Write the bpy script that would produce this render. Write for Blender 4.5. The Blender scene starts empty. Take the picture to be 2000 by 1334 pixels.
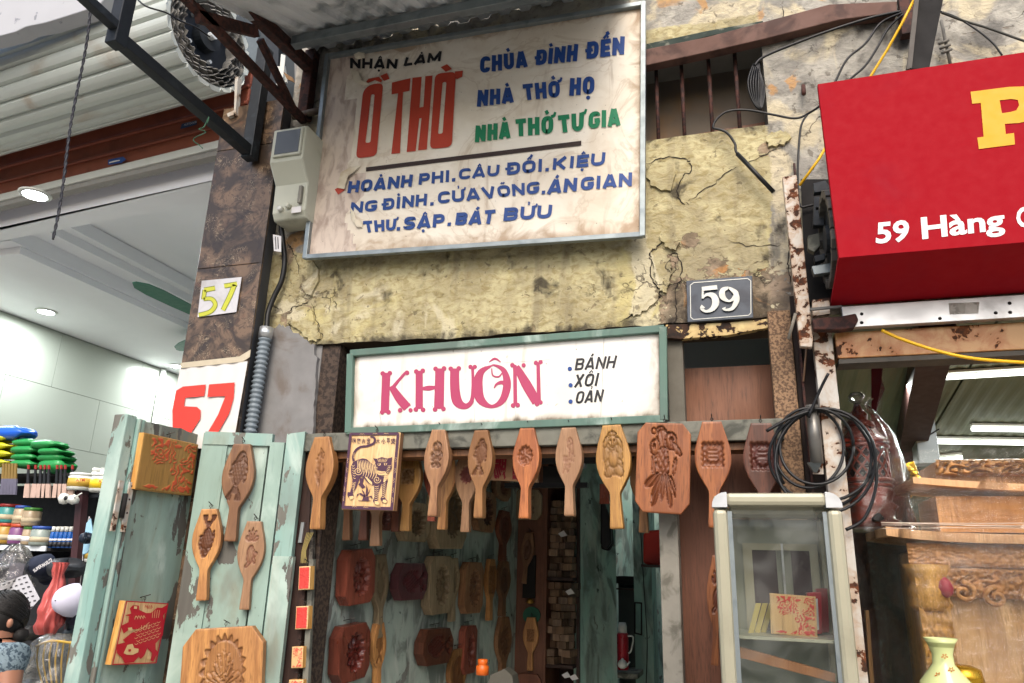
import bpy, bmesh, math, random
import numpy as np
from mathutils import Vector, Matrix, noise as mnoise
from mathutils.geometry import tessellate_polygon
random.seed(7); rng = np.random.RandomState(5)
C = bpy.context.scene.collection
SC = bpy.context.scene
# ------------------------------------------------------------------ camera
F = 1444.0
def _n(v):
    v = np.array(v, float); return v / np.linalg.norm(v)
_Y = _n([453, 463, F]); _Z = _n([140, -4617, F]); _Z = _n(_Z - _Y * _Z.dot(_Y)); _X = np.cross(_Y, _Z)
RM = np.array([_X, _Y, _Z]); O = np.array([0, -2.8, 1.6])      # rows: world axes in camera space (x right, y down, z forward)
cam = bpy.data.objects.new('camera', bpy.data.cameras.new('camera')); C.objects.link(cam)
cam.data.sensor_width = 36; cam.data.lens = F / 2000 * 36; cam.data.clip_end = 500; cam.data.clip_start = 0.02
_m = Matrix(((RM[0][0], -RM[0][1], -RM[0][2], O[0]), (RM[1][0], -RM[1][1], -RM[1][2], O[1]), (RM[2][0], -RM[2][1], -RM[2][2], O[2]), (0, 0, 0, 1)))
cam.matrix_world = _m
SC.camera = cam
# ------------------------------------------------------------------ light
w = bpy.data.worlds.new('World'); SC.world = w; w.use_nodes = True
nt = w.node_tree; bg = nt.nodes['Background']
sky = nt.nodes.new('ShaderNodeTexSky'); sky.sky_type = 'NISHITA'; sky.sun_disc = False
SUN_EL, SUN_AZ = math.radians(42), math.radians(168)
sky.sun_elevation = SUN_EL; sky.sun_rotation = SUN_AZ
sky.air_density = 1.0; sky.dust_density = 4.0; sky.ozone_density = 1.0
nt.links.new(sky.outputs[0], bg.inputs[0]); bg.inputs[1].default_value = 0.15
sd = bpy.data.lights.new('sun', 'SUN'); sd.energy = 0.65; sd.angle = math.radians(25); sd.color = (1.0, 0.97, 0.92)
so = bpy.data.objects.new('sun', sd); C.objects.link(so)
sdir = Vector((math.sin(SUN_AZ) * math.cos(SUN_EL), math.cos(SUN_AZ) * math.cos(SUN_EL), math.sin(SUN_EL)))
so.rotation_euler = sdir.to_track_quat('Z', 'Y').to_euler(); so.location = (0, -6, 9)
SC.view_settings.view_transform = 'Standard'; SC.view_settings.look = 'None'; SC.view_settings.gamma = 1
SC.view_settings.use_curve_mapping = False
SC.view_settings.exposure = 1.08
SC.cycles.max_bounces = 10; SC.cycles.transparent_max_bounces = 16

# ------------------------------------------------------------------ geometry helpers
def ray(u, v): return RM @ np.array([u - 1000.0, v - 667.0, F])
class Pl:                                            # a plane of the place; hit() finds where a sight line meets it
    def __init__(s, p, n): s.p = np.array(p, float); s.n = _n(n)
    def hit(s, u, v, lift=0.0):
        d = ray(u, v); p = s.p + s.n * lift
        return O + d * (np.dot(p - O, s.n) / np.dot(d, s.n))
def PY(y): return Pl((0, y, 0), (0, -1, 0))
def PXp(x): return Pl((x, 0, 0), (1, 0, 0))
def PZp(z): return Pl((0, 0, z), (0, 0, -1))
def PV(a, b):                                        # vertical plane through two ground points, normal to the camera side
    d = np.array([b[0] - a[0], b[1] - a[1], 0.0]); n = np.array([d[1], -d[0], 0])
    p = np.array([a[0], a[1], 0.0])
    if np.dot(O - p, n) < 0: n = -n
    return Pl(p, n)
def P(u, v, y): return PY(y).hit(u, v)
def PX(u, v, x): return PXp(x).hit(u, v)
def PZ(u, v, z): return PZp(z).hit(u, v)
W = {}
def thing(name, label, cat, loc, group=None, mat=None):
    o = bpy.data.objects.new(name, None); C.objects.link(o); o.empty_display_size = 0.05
    M = mat if mat is not None else Matrix.Translation(Vector([float(q) for q in loc]))
    o.matrix_world = M; W[o.name] = M.copy()
    o['label'] = label; o['category'] = cat
    if group: o['group'] = group
    return o
def tag(o, label=None, cat=None, group=None, kind=None):
    if label: o['label'] = label
    if cat: o['category'] = cat
    if group: o['group'] = group
    if kind: o['kind'] = kind
    return o
def mk(name, V, Fc, mat, parent=None, smooth=False, local=False, attrs=None, bevel=0, loc=None):
    V = np.asarray(V, float).reshape(-1, 3)
    me = bpy.data.meshes.new(name)
    if parent is not None:
        M = W[parent.name]
    else:
        c = V.mean(axis=0) if loc is None else np.array(loc, float)
        if loc is None: c[2] = V[:, 2].min()
        M = Matrix.Translation(Vector(c))
    if not local:
        Mi = np.array(M.inverted()); V = V @ Mi[:3, :3].T + Mi[:3, 3]
    me.from_pydata([tuple(v) for v in V.tolist()], [], [tuple(int(i) for i in f) for f in Fc])
    if attrs:
        for k, a in attrs.items():
            at = me.attributes.new(k, 'FLOAT', 'POINT'); at.data.foreach_set('value', np.asarray(a, np.float32))
    if smooth is True: me.polygons.foreach_set('use_smooth', [True] * len(me.polygons))
    elif smooth: me.polygons.foreach_set('use_smooth', list(smooth))
    mats = mat if isinstance(mat, (list, tuple)) else [mat]
    for m_ in mats: me.materials.append(m_)
    o = bpy.data.objects.new(name, me); C.objects.link(o)
    if parent is not None: o.parent = parent
    else: o.matrix_world = M
    W[o.name] = M.copy()
    if bevel:
        b = o.modifiers.new('b', 'BEVEL'); b.width = bevel; b.segments = 2; b.limit_method = 'ANGLE'; b.angle_limit = math.radians(40)
    return o
def fixn(V, Fc):
    bm = bmesh.new(); vs = [bm.verts.new(v) for v in V]
    for f in Fc:
        try: bm.faces.new([vs[i] for i in f])
        except Exception: pass
    bmesh.ops.recalc_face_normals(bm, faces=bm.faces)
    bm.verts.index_update()
    Vo = [tuple(v.co) for v in bm.verts]; Fo = [[v.index for v in f.verts] for f in bm.faces]; bm.free(); return Vo, Fo
def prismG(loops, vec):
    """closed prism geometry; loops: [outer, hole, ...] of 3D points, vec: extrusion (away from the front face)"""
    tris = tessellate_polygon([[Vector(p) for p in L] for L in loops])
    V = [np.array(p, float) for L in loops for p in L]; n = len(V); vec = np.array(vec, float)
    V2 = V + [p + vec for p in V]; Fc = [list(t) for t in tris] + [[i + n for i in reversed(t)] for t in tris]
    k = 0
    for L in loops:
        m = len(L)
        for i in range(m): Fc.append([k + i, k + (i + 1) % m, k + (i + 1) % m + n, k + i + n])
        k += m
    return fixn(V2, Fc)
def prism(name, loops, vec, mat, parent=None, **kw):
    if not isinstance(loops[0][0], (list, tuple, np.ndarray)): loops = [loops]
    V, Fc = prismG(loops, vec); return mk(name, V, Fc, mat, parent, **kw)
def pxprism(name, px, pl, th, mat, parent=None, lift=0.0, **kw):
    """outline given by sight lines on a real plane, built with real thickness behind it"""
    if not isinstance(px[0][0], (list, tuple)): px = [px]
    L = [[pl.hit(u, v, lift) for (u, v) in q] for q in px]
    return prism(name, L, -pl.n * th, mat, parent, **kw)
BF = [(0, 1, 2, 3), (7, 6, 5, 4), (0, 4, 5, 1), (1, 5, 6, 2), (2, 6, 7, 3), (3, 7, 4, 0)]
def boxG(a, b):
    x0, y0, z0 = np.minimum(a, b); x1, y1, z1 = np.maximum(a, b)
    return [(x0, y0, z0), (x0, y1, z0), (x1, y1, z0), (x1, y0, z0), (x0, y0, z1), (x0, y1, z1), (x1, y1, z1), (x1, y0, z1)], BF
def box(name, a, b, mat, parent=None, **kw):
    V, Fc = boxG(np.array(a, float), np.array(b, float)); return mk(name, V, Fc, mat, parent, **kw)
def beamG(a, b, w, h, up=(0, 0, 1)):
    a = np.array(a, float); b = np.array(b, float); d = _n(b - a); s = np.cross(d, up)
    s = _n(s) if np.linalg.norm(s) > 1e-6 else np.array([1., 0, 0]); t = np.cross(s, d)
    V = []
    for p in (a, b):
        for i, j in ((-1, -1), (1, -1), (1, 1), (-1, 1)): V.append(p + s * i * w / 2 + t * j * h / 2)
    return V, [(3, 2, 1, 0), (4, 5, 6, 7), (0, 1, 5, 4), (1, 2, 6, 5), (2, 3, 7, 6), (3, 0, 4, 7)]
def beam(name, a, b, w, h, mat, parent=None, up=(0, 0, 1), **kw):
    V, Fc = beamG(a, b, w, h, up); return mk(name, V, Fc, mat, parent, **kw)
def joinG(L):
    V = []; Fc = []
    for v, f in L:
        k = len(V); V += [tuple(p) for p in v]; Fc += [[i + k for i in q] for q in f]
    return V, Fc
def smoothpts(pts, n=6, closed=False):
    pts = [np.array(p, float) for p in pts]
    if len(pts) < 3 and not closed: return pts
    out = []; m = len(pts); rngi = range(m) if closed else range(m - 1)
    for i in rngi:
        if closed: p0, p1, p2, p3 = pts[(i - 1) % m], pts[i], pts[(i + 1) % m], pts[(i + 2) % m]
        else: p0, p1, p2, p3 = pts[max(i - 1, 0)], pts[i], pts[i + 1], pts[min(i + 2, m - 1)]
        for k in range(n):
            t = k / n
            out.append(.5 * ((2 * p1) + (p2 - p0) * t + (2 * p0 - 5 * p1 + 4 * p2 - p3) * t * t + (3 * p1 - p0 - 3 * p2 + p3) * t ** 3))
    if not closed: out.append(pts[-1])
    return out
def tubeG(pts, r, sides=8, sm=0, closed=False):
    if sm: pts = smoothpts(pts, sm, closed)
    pts = [np.array(p, float) for p in pts]; n = len(pts)
    R_ = r if isinstance(r, (list, tuple, np.ndarray)) else [r] * n
    if len(R_) != n: R_ = np.interp(np.linspace(0, 1, n), np.linspace(0, 1, len(R_)), R_)
    V = []; ref = np.array([.13, .31, .94])
    for i, p in enumerate(pts):
        a = pts[(i - 1) % n] if (closed or i > 0) else p; b = pts[(i + 1) % n] if (closed or i < n - 1) else p
        d = b - a; d = d / (np.linalg.norm(d) + 1e-9)
        s = np.cross(d, ref)
        if np.linalg.norm(s) < .05: s = np.cross(d, [1, 0, 0])
        s = _n(s); t = np.cross(s, d); ref = t if False else ref
        for k in range(sides):
            a_ = 2 * math.pi * k / sides; V.append(p + (s * math.cos(a_) + t * math.sin(a_)) * R_[i])
    Fc = []
    for i in range(n if closed else n - 1):
        j = (i + 1) % n
        for k in range(sides): Fc.append((i * sides + k, i * sides + (k + 1) % sides, j * sides + (k + 1) % sides, j * sides + k))
    if not closed:
        Fc.append(tuple(range(sides))[::-1]); Fc.append(tuple((n - 1) * sides + k for k in range(sides)))
    return V, Fc
def tube(name, pts, r, mat, parent=None, sides=8, sm=0, closed=False, **kw):
    V, Fc = tubeG(pts, r, sides, sm, closed); return mk(name, V, Fc, mat, parent, smooth=True, **kw)
def lathe(name, base, prof, mat, parent=None, sides=24, axis=(0, 0, 1), **kw):
    base = np.array(base, float); ax = _n(axis); s = _n(np.cross(ax, [0.3, .9, .2])); t = np.cross(ax, s); V = []
    for (r, h) in prof:
        for k in range(sides):
            a = 2 * math.pi * k / sides; V.append(base + ax * h + (s * math.cos(a) + t * math.sin(a)) * max(r, 1e-4))
    Fc = [(i * sides + k, i * sides + (k + 1) % sides, (i + 1) * sides + (k + 1) % sides, (i + 1) * sides + k) for i in range(len(prof) - 1) for k in range(sides)]
    Fc += [tuple(range(sides))[::-1], tuple((len(prof) - 1) * sides + k for k in range(sides))]
    V, Fc = fixn(V, Fc)
    return mk(name, V, Fc, mat, parent, smooth=True, **kw)
def ribbonG(pts, pl, lift=0.0015, sm=6):
    """flat painted stroke on a plane; pts: (u, v, width_px)"""
    P3 = smoothpts(pts, sm) if (len(pts) > 2 and sm) else [np.array(p, float) for p in pts]
    V = []; n = len(P3)
    for i, p in enumerate(P3):
        a = P3[max(i - 1, 0)][:2]; b = P3[min(i + 1, n - 1)][:2]; d = b - a; d = d / (np.linalg.norm(d) + 1e-9)
        q = np.array([-d[1], d[0]]) * max(p[2], .05) / 2
        V.append(pl.hit(p[0] + q[0], p[1] + q[1], lift)); V.append(pl.hit(p[0] - q[0], p[1] - q[1], lift))
    return V, [(2 * i, 2 * i + 1, 2 * i + 3, 2 * i + 2) for i in range(n - 1)]
def discG(u, v, r, pl, lift=.0015, n=14):
    return [pl.hit(u + r * math.cos(2 * math.pi * k / n), v + r * math.sin(2 * math.pi * k / n), lift) for k in range(n)], [tuple(range(n))]
def polyG(pts, pl, lift=.0015, holes=()):
    L = [[pl.hit(u, v, lift) for u, v in q] for q in [pts] + list(holes)]
    t = tessellate_polygon([[Vector(p) for p in q] for q in L]); return [p for q in L for p in q], [list(x) for x in t]
_cap = [None]
def _txt(body, off, shear=0):
    c = bpy.data.curves.new('t', 'FONT'); c.body = body; c.offset = off; c.shear = shear; c.resolution_u = 3
    o = bpy.data.objects.new('t', c); C.objects.link(o)
    bpy.context.view_layer.update()
    dg = bpy.context.evaluated_depsgraph_get(); m = o.evaluated_get(dg).to_mesh()
    V = np.array([v.co[:2] for v in m.vertices]); Fc = [list(p.vertices) for p in m.polygons]
    bpy.data.objects.remove(o); bpy.data.curves.remove(c); return V, Fc
def textG(body, quad, pl, off=.02, emb=0.0, lift=.0015, shear=0):
    if _cap[0] is None: _cap[0] = _txt('H', 0)[0][:, 1].max()
    V, Fc = _txt(body, off, shear); x0, x1 = V[:, 0].min(), V[:, 0].max(); TL, TR, BR, BL = [np.array(q, float) for q in quad]
    H = _cap[0]; L = []
    sh = [0] if not emb else [-emb, 0, emb]; off = 0 if emb else off; ev = .0022
    for k, e in enumerate(sh):
        W3 = []
        for x, y in V:
            s = (x - x0 + e * (1 if emb else 0)) / (x1 - x0); t = y / H
            b = BL + (BR - BL) * s; a = TL + (TR - TL) * s; p = b + (a - b) * t
            W3.append(pl.hit(p[0], p[1], lift + .00015 * k))
        L.append((W3, Fc))
    if emb:
        for k2 in (0, 1): L.append(([p + np.array([0, 0, (k2 * 2 - 1) * ev]) - pl.n * .00005 * (k2 + 1) for p in L[1][0]], Fc))
    return joinG(L)
import unicodedata
GW = dict(A=.74, B=.66, C=.66, D=.68, E=.58, G=.70, H=.68, I=.26, K=.68, L=.54, M=.86, N=.70, O=.70, P=.64, S=.64, T=.60, U=.68, V=.72, X=.70)
def _rnd(pts, r, closed=False, n=4):
    out = []; m = len(pts)
    for i in range(m):
        if not closed and i in (0, m - 1): out.append(tuple(pts[i])); continue
        p0, p1, p2 = [np.array(pts[(i + k - 1) % m], float) for k in range(3)]
        a = p1 + (p0 - p1) * min(r / (np.linalg.norm(p0 - p1) + 1e-9), .5); b = p1 + (p2 - p1) * min(r / (np.linalg.norm(p2 - p1) + 1e-9), .5)
        for k in range(n + 1): t = k / n; out.append(tuple(a * (1 - t) ** 2 + 2 * p1 * t * (1 - t) + b * t * t))
    if closed: out.append(out[0]); out.append(out[1])
    return out
def glyph(c, w, h, v):
    L, R, B, T, M = h, w - h, v, 1 - v, .5; r = .26
    g = {'H': [[(L, 0), (L, 1)], [(R, 0), (R, 1)], [(L, M), (R, M)]], 'I': [[(w / 2, 0), (w / 2, 1)]], 'N': [[(L, 0), (L, 1)], [(R, 0), (R, 1)], [(L, 1 - v * .6), (R, v * .6)]], 'L': [[(L, 0), (L, 1)], [(L, B), (w, B)]],
         'A': [[(L * .8, 0), (w * .5 - h * .2, 1)], [(w - L * .8, 0), (w * .5 + h * .2, 1)], [(w * .24, .26), (w * .76, .26)]], 'T': [[(0, T), (w, T)], [(w / 2, 0), (w / 2, 1 - v)]], 'V': [[(L * .8, 1), (w * .5, 0)], [(w - L * .8, 1), (w * .5, 0)]],
         'X': [[(L, 0), (R, 1)], [(L, 1), (R, 0)]], 'E': [[(L, 0), (L, 1)], [(L, B), (w, B)], [(L, M), (w * .92, M)], [(L, T), (w, T)]], 'K': [[(L, 0), (L, 1)], [(R, 1), (L + h, .45)], [(L + h * 1.6, .58), (R, 0)]], 'U': [_rnd([(L, 1), (L, B), (R, B), (R, 1)], r)],
         'O': [_rnd([(L, B), (L, T), (R, T), (R, B)], r, True)], 'C': [_rnd([(R, .70), (R, T), (L, T), (L, B), (R, B), (R, .30)], r)], 'G': [_rnd([(R, .72), (R, T), (L, T), (L, B), (R, B), (R, .48)], r), [(w, .46), (w * .52, .46)]],
         'D': [[(L, 0), (L, 1)], _rnd([(L, T), (R, T), (R, B), (L, B)], r)], 'P': [[(L, 0), (L, 1)], _rnd([(L, T), (R, T), (R, .42), (L, .42)], .2)], 'B': [[(L, 0), (L, 1)], _rnd([(L, T), (R, T), (R, .52), (L, .52)], .16), _rnd([(L, .52), (R, .52), (R, B), (L, B)], .18)],
         'M': [[(L, 0), (L, 1)], [(R, 0), (R, 1)], [(L, 1 - v * .6), (w / 2, .15)], [(R, 1 - v * .6), (w / 2, .15)]], 'S': [_rnd([(R, .72), (R, T), (L, T), (L, .52), (R, .48), (R, B), (L, B), (L, .28)], .17)]}
    return g[c]
def block(body, quad, pl, t=.24, lift=.0015, gap=.11, acc=1.0):
    """sign painter's block capitals with their diacritics, drawn between the four cap line corners"""
    TL, TR, BR, BL = [np.array(q, float) for q in quad]; items = []; x = 0
    for ch in unicodedata.normalize('NFD', body.replace('Đ', '\u0001D')):
        if ch == '\u0001': bar = True; continue
        if ch in GW: items.append([ch, x, GW[ch], [], 'bar' in locals() and bar]); bar = False; x += GW[ch] + gap
        elif ch == ' ': x += .35
        else: items[-1][3].append(ch)
    tot = x - gap; Hp = np.linalg.norm((TL + TR - BL - BR) / 2); Wp = np.linalg.norm((TR + BR - TL - BL) / 2); sx = Wp / tot / Hp; h = t / 2 / sx; v = t / 2; G = []; k = 0
    def mp(px, py):
        s = px / tot; b = BL + (BR - BL) * s; a = TL + (TR - TL) * s; return b + (a - b) * py
    def stroke(pts, wd, wd2=None):
        nonlocal k
        q = [mp(*p) for p in pts]; n = len(q); V = []
        for i, p in enumerate(q):
            a = q[max(i - 1, 0)]; b = q[min(i + 1, n - 1)]; d = b - a; d = d / (np.linalg.norm(d) + 1e-9); ww = (wd + ((wd2 if wd2 is not None else wd) - wd) * i / max(n - 1, 1)) * Hp / 2; o_ = np.array([-d[1], d[0]]) * ww
            V += [pl.hit(*(p + o_), lift + .00006 * k), pl.hit(*(p - o_), lift + .00006 * k)]
        k = (k + 1) % 9; G.append((V, [(2 * i, 2 * i + 1, 2 * i + 3, 2 * i + 2) for i in range(n - 1)]))
    for c, x0, w_, ac, bar in items:
        for pts in glyph(c, w_, min(h, w_ * .30), v): stroke([(x0 + a, b) for a, b in pts], t)
        if bar: stroke([(x0 - .10, .5), (x0 + w_ * .5, .5)], t * .75)
        cx = x0 + w_ / 2; top = 1.06; aw = t * .72 * acc; s_ = 1 / max(sx, .6) * .6
        if '\u0302' in ac: stroke([(cx - .22 * s_, top), (cx, top + .17), (cx + .22 * s_, top)], aw * .8); top += .12; cx += .20 * s_
        if '\u031b' in ac: stroke([(x0 + w_ - h, .93), (x0 + w_ + .08 * s_, .98), (x0 + w_ + .16 * s_, 1.16)], aw, aw * .7)
        for a_ in ac:
            if a_ == '\u0300': stroke([(cx - .16 * s_, top + .24), (cx + .04 * s_, top + .04)], aw)
            if a_ == '\u0301': stroke([(cx + .16 * s_, top + .24), (cx - .04 * s_, top + .04)], aw)
            if a_ == '\u0303': stroke([(cx - .24 * s_, top + .06), (cx - .1 * s_, top + .16), (cx + .08 * s_, top + .08), (cx + .24 * s_, top + .18)], aw * .7)
            if a_ == '\u0309': stroke([(cx - .09 * s_, top + .24), (cx + .07 * s_, top + .24), (cx + .07 * s_, top + .14), (cx, top + .04)], aw * .6)
            if a_ == '\u0323': c_ = mp(x0 + w_ / 2, -.20); G.append(([pl.hit(c_[0] + math.cos(q_) * t * Hp * .45, c_[1] + math.sin(q_) * t * Hp * .45, lift) for q_ in np.linspace(0, 6.28, 11)[:-1]], [tuple(range(10))]))
    return joinG(G)
def zq(s, ox, oy, *pts): return [(ox + x / s, oy + y / s) for x, y in pts]

# numpy value noise
_perm = rng.rand(256, 256)
def vn(x, y, seed=0):
    x = np.asarray(x, float) + seed * 17.3; y = np.asarray(y, float) + seed * 9.7
    xi = np.floor(x).astype(int); yi = np.floor(y).astype(int); fx = x - xi; fy = y - yi
    fx = fx * fx * (3 - 2 * fx); fy = fy * fy * (3 - 2 * fy)
    g = lambda a, b: _perm[a & 255, b & 255]
    return (g(xi, yi) * (1 - fx) + g(xi + 1, yi) * fx) * (1 - fy) + (g(xi, yi + 1) * (1 - fx) + g(xi + 1, yi + 1) * fx) * fy
def fbm(x, y, oct=4, seed=0):
    s = 0; a = .5
    for i in range(oct): s = s + a * vn(x * 2 ** i, y * 2 ** i, seed + i * 3); a *= .5
    return s / (1 - .5 ** oct)
def sst(a, b, x): t = np.clip((x - a) / (b - a), 0, 1); return t * t * (3 - 2 * t)

# ------------------------------------------------------------------ materials
def col(h):
    h = h.lstrip('#'); r = [int(h[i:i + 2], 16) / 255 for i in (0, 2, 4)]
    return tuple((x / 12.92 if x < .04045 else ((x + .055) / 1.055) ** 2.4) for x in r) + (1,)
class N:
    def __init__(s, name):
        s.m = bpy.data.materials.new(name); s.m.use_nodes = True; s.t = s.m.node_tree
        s.b = s.t.nodes['Principled BSDF']; s.out = s.t.nodes['Material Output']
        s.tc = s.new('ShaderNodeTexCoord'); s.oi = s.new('ShaderNodeObjectInfo')
    def new(s, k): return s.t.nodes.new(k)
    def ln(s, a, b): s.t.links.new(a, b)
    def co(s, sc=(1, 1, 1), rnd=0, rot=(0, 0, 0)):
        mp = s.new('ShaderNodeMapping'); s.ln(s.tc.outputs['Object'], mp.inputs[0]); mp.inputs['Scale'].default_value = sc; mp.inputs['Rotation'].default_value = rot
        if rnd:
            c = s.new('ShaderNodeVectorMath'); c.operation = 'SCALE'; cc = s.new('ShaderNodeCombineXYZ')
            for i in range(3): s.ln(s.oi.outputs['Random'], cc.inputs[i])
            s.ln(cc.outputs[0], c.inputs[0]); c.inputs['Scale'].default_value = rnd; s.ln(c.outputs[0], mp.inputs['Location'])
        return mp.outputs[0]
    def noise(s, sc, det=4, vec=None, dist=0, rough=.55):
        n = s.new('ShaderNodeTexNoise'); n.inputs['Scale'].default_value = sc; n.inputs['Detail'].default_value = det; n.inputs['Distortion'].default_value = dist
        n.inputs['Roughness'].default_value = rough; s.ln(vec if vec is not None else s.co(), n.inputs['Vector']); return n.outputs['Fac']
    def vor(s, sc, vec=None, feat='DISTANCE_TO_EDGE'):
        n = s.new('ShaderNodeTexVoronoi'); n.feature = feat; n.inputs['Scale'].default_value = sc; s.ln(vec if vec is not None else s.co(), n.inputs['Vector']); return n.outputs['Distance']
    def ramp(s, f, a, b, lo=0, hi=1):
        r = s.new('ShaderNodeMapRange'); r.interpolation_type = 'SMOOTHSTEP'; s.ln(f, r.inputs[0]); r.inputs[1].default_value = a; r.inputs[2].default_value = b; r.inputs[3].default_value = lo; r.inputs[4].default_value = hi; return r.outputs[0]
    def mix(s, f, a, b):
        m = s.new('ShaderNodeMix'); m.data_type = 'RGBA'
        if isinstance(f, (int, float)): m.inputs[0].default_value = f
        else: s.ln(f, m.inputs[0])
        for i, q in ((6, a), (7, b)):
            if isinstance(q, (tuple, list)): m.inputs[i].default_value = q
            else: s.ln(q, m.inputs[i])
        return m.outputs[2]
    def math(s, op, a, b=0):
        m = s.new('ShaderNodeMath'); m.operation = op; m.use_clamp = False
        for i, q in ((0, a), (1, b)):
            if isinstance(q, (int, float)): m.inputs[i].default_value = q
            else: s.ln(q, m.inputs[i])
        return m.outputs[0]
    def attr(s, n):
        a = s.new('ShaderNodeAttribute'); a.attribute_name = n; return a.outputs['Fac']
    def fin(s, c, rough=.6, bump=None, bs=.3, bd=.002, metal=0, spec=.4):
        if isinstance(c, (tuple, list)): s.b.inputs['Base Color'].default_value = c
        else: s.ln(c, s.b.inputs['Base Color'])
        if isinstance(rough, (int, float)): s.b.inputs['Roughness'].default_value = rough
        else: s.ln(rough, s.b.inputs['Roughness'])
        if isinstance(metal, (int, float)): s.b.inputs['Metallic'].default_value = metal
        else: s.ln(metal, s.b.inputs['Metallic'])
        s.b.inputs['Specular IOR Level'].default_value = spec
        if bump is not None:
            b = s.new('ShaderNodeBump'); b.inputs['Strength'].default_value = bs; b.inputs['Distance'].default_value = bd; s.ln(bump, b.inputs['Height']); s.ln(b.outputs[0], s.b.inputs['Normal'])
        return s.m
def M_plain(name, c, rough=.5, var=.25, sc=30, metal=0, bs=.1, dirt=None, dsc=6, dthr=(.5, .75), spec=.4):
    n = N(name); k = n.noise(sc, 5, n.co(rnd=13)); c = col(c); d = tuple(x * (1 - var) for x in c[:3]) + (1,)
    o = n.mix(k, c, d)
    if dirt: o = n.mix(n.ramp(n.noise(dsc, 6, n.co(rnd=7), .5), *dthr), o, col(dirt))
    return n.fin(o, n.ramp(k, 0, 1, max(rough - .1, .03), min(rough + .12, 1)), k, bs, .001, metal, spec)
def M_wood(name, c1, c2, dye_shade=None, rough=.5, gs=1.0, c3=None, spec=.4, tintv=.35):
    n = N(name); v = n.co((26 * gs, 26 * gs, 2.2 * gs), rnd=31); g = n.noise(1.6, 5, v, .7); f = n.noise(9, 4, v, .2)
    o = n.mix(n.ramp(g, .3, .72), col(c1), col(c2)); o = n.mix(n.math('MULTIPLY', n.ramp(f, .45, .75), .7), o, tuple(q * .45 for q in col(c2)[:3]) + (1,))
    big = n.noise(5, 3, n.co((1, 1, .6), rnd=11)); o = n.mix(n.math('MULTIPLY', n.ramp(big, .42, .64), .7), o, col(c3 or c2))
    hs = n.new('ShaderNodeHueSaturation'); n.ln(o, hs.inputs['Color']); n.ln(n.ramp(n.oi.outputs['Random'], 0, 1, 1 - tintv, 1 + tintv * .6), hs.inputs['Value']); o = hs.outputs[0]
    if dye_shade: o = n.mix(n.math('MULTIPLY', n.attr('paint'), .92), o, col(dye_shade))
    bm = n.math('ADD', n.math('MULTIPLY', g, .6), n.math('MULTIPLY', f, .5))
    return n.fin(o, n.ramp(big, .3, .7, rough - .12, rough + .1), bm, .25, .0012, spec=spec)
def M_tealpaint(name, c1, c2, wood='#6f6c62', chip=.60, dark='#3c4a44', gz=1.0, stain='#8b7a52', mott=None):
    n = N(name); v = n.co((1, 1, .25), rnd=5); a = n.noise(9, 6, v, .6)
    o = n.mix(n.ramp(a, .3, .7), col(c1), col(c2))
    s = n.noise(3.2, 5, n.co((1.6, 1.6, .5), rnd=3), 1.2); o = n.mix(n.ramp(s, .50, .72, 0, .75), o, col(stain))
    pale = n.noise(4.5, 6, n.co((1, 1, .5), rnd=9), .8); o = n.mix(n.ramp(pale, .52, .68, 0, .7), o, col('#b3c4ba'))
    fine = n.noise(60, 4, n.co((1, 1, .12), rnd=2)); o = n.mix(n.ramp(fine, .58, .8, 0, .32), o, col(dark)); gr = n.noise(2.4, 6, n.co((1.4, 1.4, .7), rnd=6), .5); o = n.mix(n.ramp(gr, .54, .70, 0, .45), o, col('#5f625c'))
    if mott:
        o = n.mix(n.ramp(n.noise(5, 7, n.co((1.5, 1.5, .6), rnd=4), 1.2), .46, .62, 0, .75), o, col('#545b57')); o = n.mix(n.ramp(n.noise(7, 7, n.co((1.8, 1.8, .5), rnd=14), .9), .55, .66, 0, .6), o, col(mott)); o = n.mix(n.ramp(n.noise(11, 5, n.co((1.2, 1.2, .8), rnd=24), .3), .66, .70, 0, .8), o, col('#1d2020'))
    k = n.noise(7, 9, n.co((1.3, 1.3, .55), rnd=8), .35, .62); ck = n.ramp(k, chip, chip + .012)
    wn = n.noise(40, 4, n.co((1, 1, .08))); wc = n.mix(wn, col(wood), tuple(q * .45 for q in col(wood)[:3]) + (1,))
    o = n.mix(ck, o, wc)
    h = n.math('ADD', n.math('MULTIPLY', ck, -.8), n.math('MULTIPLY', fine, .25))
    return n.fin(o, .62, h, .6, .002)
def M_rustpaint(name, paint, thr=.56, rust='#6b3a1c', rust2='#2c1a10', var='#b5855a', sc=7):
    n = N(name); k = n.noise(sc, 8, n.co(rnd=4), .4, .62); f = n.noise(45, 5, n.co(rnd=6)); ck = n.ramp(n.math('ADD', k, n.math('MULTIPLY', f, .18)), thr + .09, thr + .105)
    r = n.mix(n.ramp(f, .35, .65), col(rust), col(rust2)); halo = n.ramp(k, thr - .16, thr, 0, .6)
    p = n.mix(halo, col(paint), col(var)); st = n.noise(4, 5, n.co((4, 4, .6), rnd=9)); p = n.mix(n.ramp(st, .5, .75, 0, .45), p, col(var))
    return n.fin(n.mix(ck, p, r), n.ramp(ck, 0, 1, .4, .85), n.math('SUBTRACT', n.math('MULTIPLY', f, .3), ck), .5, .0015)
def M_speckrust(name, a, b, sc=90):
    n = N(name); f = n.noise(sc, 5, n.co(rnd=3)); g = n.noise(6, 5, n.co(rnd=4), .5)
    o = n.mix(n.ramp(f, .42, .58), col(a), col(b)); o = n.mix(n.ramp(g, .45, .75, 0, .6), o, tuple(q * .35 for q in col(a)[:3]) + (1,))
    return n.fin(o, .8, f, .5, .0015)
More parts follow.
